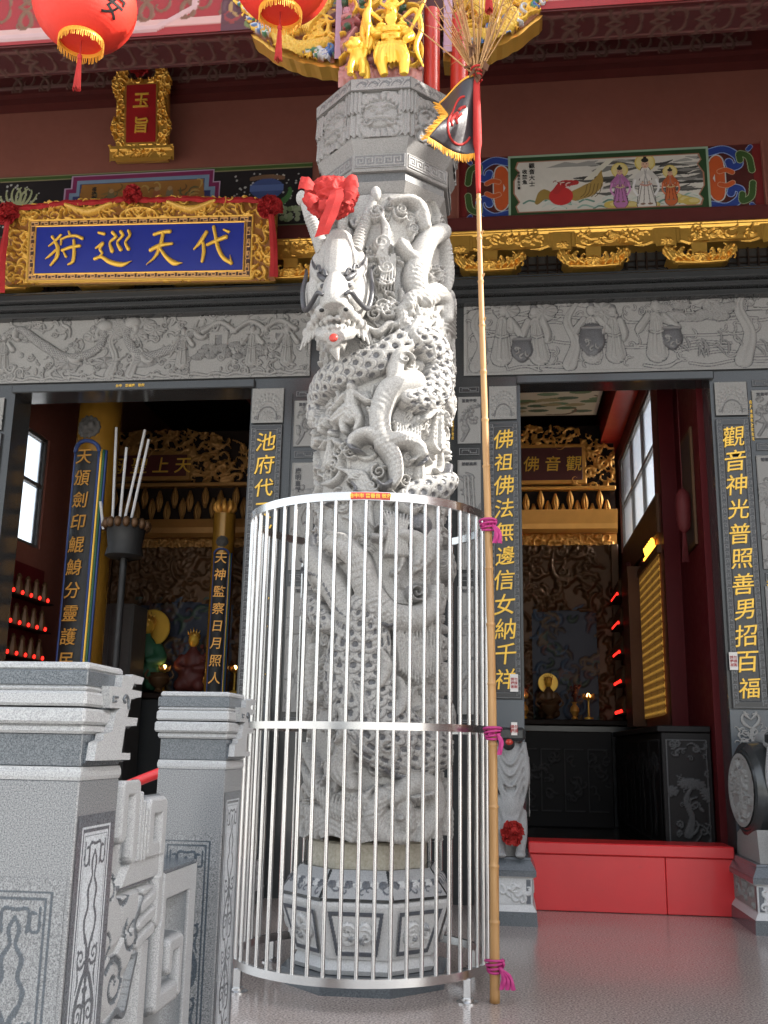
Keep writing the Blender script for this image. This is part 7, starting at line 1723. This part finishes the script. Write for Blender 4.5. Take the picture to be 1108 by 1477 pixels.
# rack with white rods
RK = thing('rod_stand', 'thin dark stand topped by a carved holder of white rods inside the left door', 'stand', (-3.36, 8.5, .3))
MB().lathe([(.18, .302), (.18, .33), (.035, .36), (.03, 2.7)], (-3.36, 8.5), 20).build('post', M['ink'], RK, smooth=True); MB().lathe([(.14, 2.702), (.17, 2.72), (.15, 2.8), (.17, 2.95), (.2, 3.0), (.17, 3.04)], (-3.36, 8.5), 20).build('holder', M['ink'], RK, smooth=True)
g = MB(); rnd = random.Random(3)
for k in range(16): a = k*.39; g.ell((-3.36+.19*math.cos(a), 8.5+.19*math.sin(a), 3.0), (.035, .035, .05), None, 5)
g.build('carved_rim', M['dimgold'], RK, smooth='all')
for i, (xa, xb, zt) in enumerate(((-3.49, -3.52, 3.92), (-3.42, -3.40, 3.72), (-3.38, -3.23, 3.88), (-3.31, -3.18, 3.78), (-3.54, -3.58, 3.2))):
    tag(MB().tube([(xa, 8.5-.02*i, 2.95), (xb, 8.48-.02*i, zt)], .013, 8, 0).build('white_rod', M['whitestone'], None, smooth=True), ('long white rod standing upright at the left of the stand', 'shorter white rod second from the left in the stand', 'tall white rod leaning right in the stand', 'rightmost white rod leaning in the stand', 'short white rod end beside the golden column')[i], 'rod', 'white rods in the stand')
# lamp shelves : rows of tiny figures with a red lamp each
def lampshelf(label, fx, y0, y1, z0, z1, rows, cols, sg, name='votive_shelf'):
    t = thing(name, label, 'shelf', (fx, (y0+y1)/2, z0), 'votive lamp shelves'); 
    MB().box(min(fx, fx+sg*.25), max(fx, fx+sg*.25), y0, y1, z0-.05, z1+.05).build('case', M['redleaf'], t)
    lamp = None; fig = None
    for r in range(rows):
        z = z0+(z1-z0)*r/rows
        MB().box(min(fx-sg*.12, fx-sg*.001), max(fx-sg*.12, fx-sg*.001), y0, y1, z-.012, z).build('shelf_board', M['darkwood'], t)
        for c in range(cols):
            y = y0+(y1-y0)*(c+.5)/cols
            if lamp is None:
                lamp = MB().ell((fx-sg*.1, y, z+.025), (.014, .014, .02), None, 5).build('red_lamp', M['led'], t, smooth='all')
                g = MB().lathe([(.035, z), (.045, z+.06), (.03, z+.12), (.02, z+.15), (.028, z+.17), (.01, z+.2)], (fx-sg*.055, y), 8); fig = g.build('figurine', M['dimgold'], t, smooth=True); y00, z00 = y, z
            else:
                for o0 in (lamp, fig): o = o0.copy(); COL.objects.link(o); o.parent = t; o.location = (0, y-y00, z-z00)
lampshelf('votive shelf with rows of red lamps on the left wall beside the window', -4.33, 8.15, 9.0, 1.55, 2.62, 4, 5, -1)
lampshelf('votive shelf with dim red lamps beside the brown post, right door', 1.36, 11.25, 12.0-.06, 1.5, 3.1, 5, 5, 1)
# wall of lit golden niches
GW = thing('niche_wall', 'wall of small lit golden niches under a glowing emblem inside the right door', 'niche wall', (1.42, 10, 1.4))
cv = Canvas(1.35, 1.45, .007)
u, v = (cv.X/.055) % 1, (cv.Y/.075) % 1
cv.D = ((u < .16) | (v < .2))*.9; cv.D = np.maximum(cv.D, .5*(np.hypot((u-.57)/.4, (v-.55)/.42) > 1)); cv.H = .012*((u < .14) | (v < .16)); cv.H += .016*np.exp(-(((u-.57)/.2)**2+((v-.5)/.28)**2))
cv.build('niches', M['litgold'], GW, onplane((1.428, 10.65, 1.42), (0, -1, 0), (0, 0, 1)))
MB().box(1.30, 1.438, 10.66, 11.2, 1.35, 3.0).build('post', M['brownwood'], GW)
MB().box(1.40, 1.438, 9.25, 10.65, 2.875, 2.95).build('frame', M['brownwood'], GW)
g = MB()
for k in range(5): g.tube([(1.41, 9.5+.12*k, 2.97), (1.40, 9.53+.12*k, 3.05), (1.41, 9.56+.12*k, 3.0)], [.014, .02, .012], 6, 3)
g.box(1.395, 1.42, 9.42, 10.12, 2.952, 2.975); g.build('emblem', M['litsign'], GW)
tag(MB().box(1.405, 1.438, 9.22, 11.9, 3.05, 3.43, .01).build('wall_panel', M['brownwood']), 'brown painted panel under the high windows inside the right door', 'wall panel')
# framed picture and red lantern on the door leaf
PF = thing('framed_picture', 'dark framed picture hung on the crimson wall inside the right door', 'picture', (1.57, 8.5, 2.9))
MB().box(1.555, 1.579, 8.25, 8.75, 2.75, 3.75, .004).build('frame', M['dimgold'], PF)
cv = Canvas(.42, .92, .01, 0, (.05, .03, .025)); cv.person((.2, .1), .75, 0, 0, col=(.14, .09, .05), rnd=rnd); cv.tree((.1, .1), .7, 0, 0, rnd); cv.build('picture', M['mural'], PF, onplane((1.5545, 8.71, 2.79), (0, -1, 0), (0, 0, 1)))
M['deepred'] = paint('deep red paper', (.09, .005, .006), .7)
HL = thing('hanging_ornament', 'red tasselled paper ornament hanging beside the right door jamb', 'ornament', (1.5, 8.35, 3.1))
MB().lathe([(.02, 3.24), (.055, 3.2), (.065, 3.12), (.06, 2.98), (.05, 2.9), (.01, 2.86)], (1.49, 8.35), 16).build('body', M['deepred'], HL, smooth=True)
g = MB()
for k in range(14): a = k*.45; g.tube([(1.49+.01*math.cos(a), 8.35+.01*math.sin(a), 2.87), (1.49+.025*math.cos(a), 8.35+.025*math.sin(a), 2.62)], [.004, .003], 4, 0)
g.build('tassel', M['deepred'], HL); MB().tube([(1.49, 8.35, 3.24), (1.49, 8.35, 5.2)], .004, 5, 0).build('cord', M['deepred'], HL)
# dark cabinets along the walls
def cabinet(label, x0, x1, y0, y1, z1, sg, carve=True):
    t = thing('dark_cabinet', label, 'cabinet', ((x0+x1)/2, (y0+y1)/2, .3))
    MB().box(x0, x1, y0, y1, .302, z1-.05, .006).build('body', M['darkstonein'], t); MB().box(x0-.03, x1+.0, y0-.02, y1, z1-.048, z1, .006).build('top', M['darkstonein'], t)
    n = max(1, int((y1-y0)/.55))
    for i in range(n):
        ya_ = y0+.04+i*(y1-y0-.04)/n; w = (y1-y0-.04)/n-.05; cv = Canvas(w, z1-.5, .008); rnd = random.Random(i); cv.D[:] = .0
        for a in ((0, w, 0, .012), (0, w, cv.h-.012, cv.h), (0, .012, 0, cv.h), (w-.012, w, 0, cv.h)): cv.rect(*a, h=.004, dark=.8)
        cv.tree((w*.4, .1), min(w, .6), .014, 0, rnd); cv.D = np.maximum(cv.D, (cv.H > .004)*.35)
        cv.build('carved_panel', M['cabline'], t, onplane((x0-.008, ya_+w, .4), (0, -1, 0), (0, 0, 1)))
    w = x1-x0-.06; cv = Canvas(w, z1-.5, .007); rnd = random.Random(9)
    for a in ((0, w, 0, .01), (0, w, cv.h-.01, cv.h), (0, .01, 0, cv.h), (w-.01, w, 0, cv.h)): cv.rect(*a, h=.003, dark=1)
    cv.tree((w*.45, .1), w*1.3, .012, 0, rnd); cv.scatter(40, 2, .015, .035, .008, 0, .008); cv.D = np.maximum(cv.D, (cv.H > .003)*.8)
    cv.build('carved_panel', M['cabline'], t, onplane((x0+.03, y0-.006, .4), (1, 0, 0), (0, 0, 1)))
    return t
M['darkstonein'] = granite('dark cabinet stone', (.008, .007, .007), (.02, .018, .018), .5, 260, None, .2, .05, .03, None, .15)
cabinet('long dark carved cabinet along the wall inside the right door', 1.2, 1.57, 8.15, 11.4, 1.3, 1)
MB().box(.1, 1.15, 11.3, 11.45, .302, 1.3, .01).build('stone_counter', M['darkstonein'], None)
cv = Canvas(1.0, .75, .01); rnd = random.Random(4)
for k in range(4):
    for a in ((k*.25+.02, k*.25+.23, .05, .058), (k*.25+.02, k*.25+.23, .69, .698), (k*.25+.02, k*.25+.028, .05, .698), (k*.25+.222, k*.25+.23, .05, .698)): cv.rect(*a, h=.004, dark=.7)
    for j in range(14): cv.curl((k*.25+rnd.uniform(.06, .19), rnd.uniform(.12, .62)), rnd.uniform(0, 6.3), .12, .012, .008, 0, 2.5, rnd, dark=.4)
SCN = bpy.data.objects['stone_counter']; ORG[SCN] = Vector((0, 0, 0)); cv.build('carved_panel', M['cabline'], SCN, onwall(.12, .42, 11.294))
tag(bpy.data.objects['stone_counter'], 'dark low altar front across the hall inside the right door', 'altar front')
GC = thing('grey_cabinet', 'plain grey upright cabinet behind the golden column', 'cabinet', (-3.85, 9.6, .3))
MB().box(-4.1, -3.65, 9.6, 10.0, .302, 2.45, .01).build('body', M['greywood'], GC); MB().box(-4.09, -3.885, 9.585, 9.599, .4, 2.4, .004).build('door', M['greywood'], GC); MB().box(-3.865, -3.66, 9.585, 9.599, .4, 2.4, .004).build('door', M['greywood'], GC)

# offerings and burners on the altars
def vase(c, s, label, m='goldin', fl=True):
    x, y, z = c; t = thing('altar_vase', label, 'vase', c, 'vases on the altars')
    MB().lathe([(.05*s, z), (.06*s, z+.02*s), (.035*s, z+.05*s), (.085*s, z+.14*s), (.075*s, z+.2*s), (.03*s, z+.26*s), (.05*s, z+.3*s), (.04*s, z+.295*s)], (x, y), 18).build('body', M[m], t, smooth=True)
    g = MB(); rnd = random.Random(int(abs(x)*100))
    for k in range(14):
        a = rnd.uniform(0, 6.3); e_ = np.array([x+.13*s*math.cos(a)*rnd.random(), y+.1*s*math.sin(a), z+s*rnd.uniform(.4, .6)]); g.tube([(x, y, z+.28*s), tuple(e_)], [.004, .004], 4, 0); g.ell(tuple(e_), .03*s, None, 4)
    g.build('flowers', M['redrobe' if s > .6 else 'fringe'], t, smooth=True)
for c, s, l in (((.22, 11.6, 1.44), .62, 'gilt vase of flowers left on the altar inside the right door'), ((.78, 11.6, 1.44), .62, 'gilt vase of flowers right of the darkened golden statue'), ((-3.95, 10.2, 1.61), .8, 'gilt vase of red flowers left of the green robed statue'), ((-3.02, 10.2, 1.61), .8, 'gilt vase of red flowers right of the red robed statue')): vase(c, s, l)
for c, l in (((.5, 11.5, 1.44), 'small bronze incense burner in front of the darkened golden statue'), ((-3.5, 10.05, 1.61), 'small bronze incense burner in front of the green robed statue')):
    t = thing('incense_burner', l, 'incense burner', c, 'incense burners on the altars'); x, y, z = c
    MB().lathe([(.05, z), (.03, z+.03), (.1, z+.09), (.11, z+.14), (.085, z+.17), (.095, z+.19), (.08, z+.185)], (x, y), 20).build('bowl', M['dimgold'], t, smooth=True)
    for s_ in (-1, 1): MB().tube([(x+s_*.1, y, z+.12), (x+s_*.15, y, z+.16), (x+s_*.12, y, z+.22)], .012, 6, 4).build('handle', M['dimgold'], t, smooth='all')
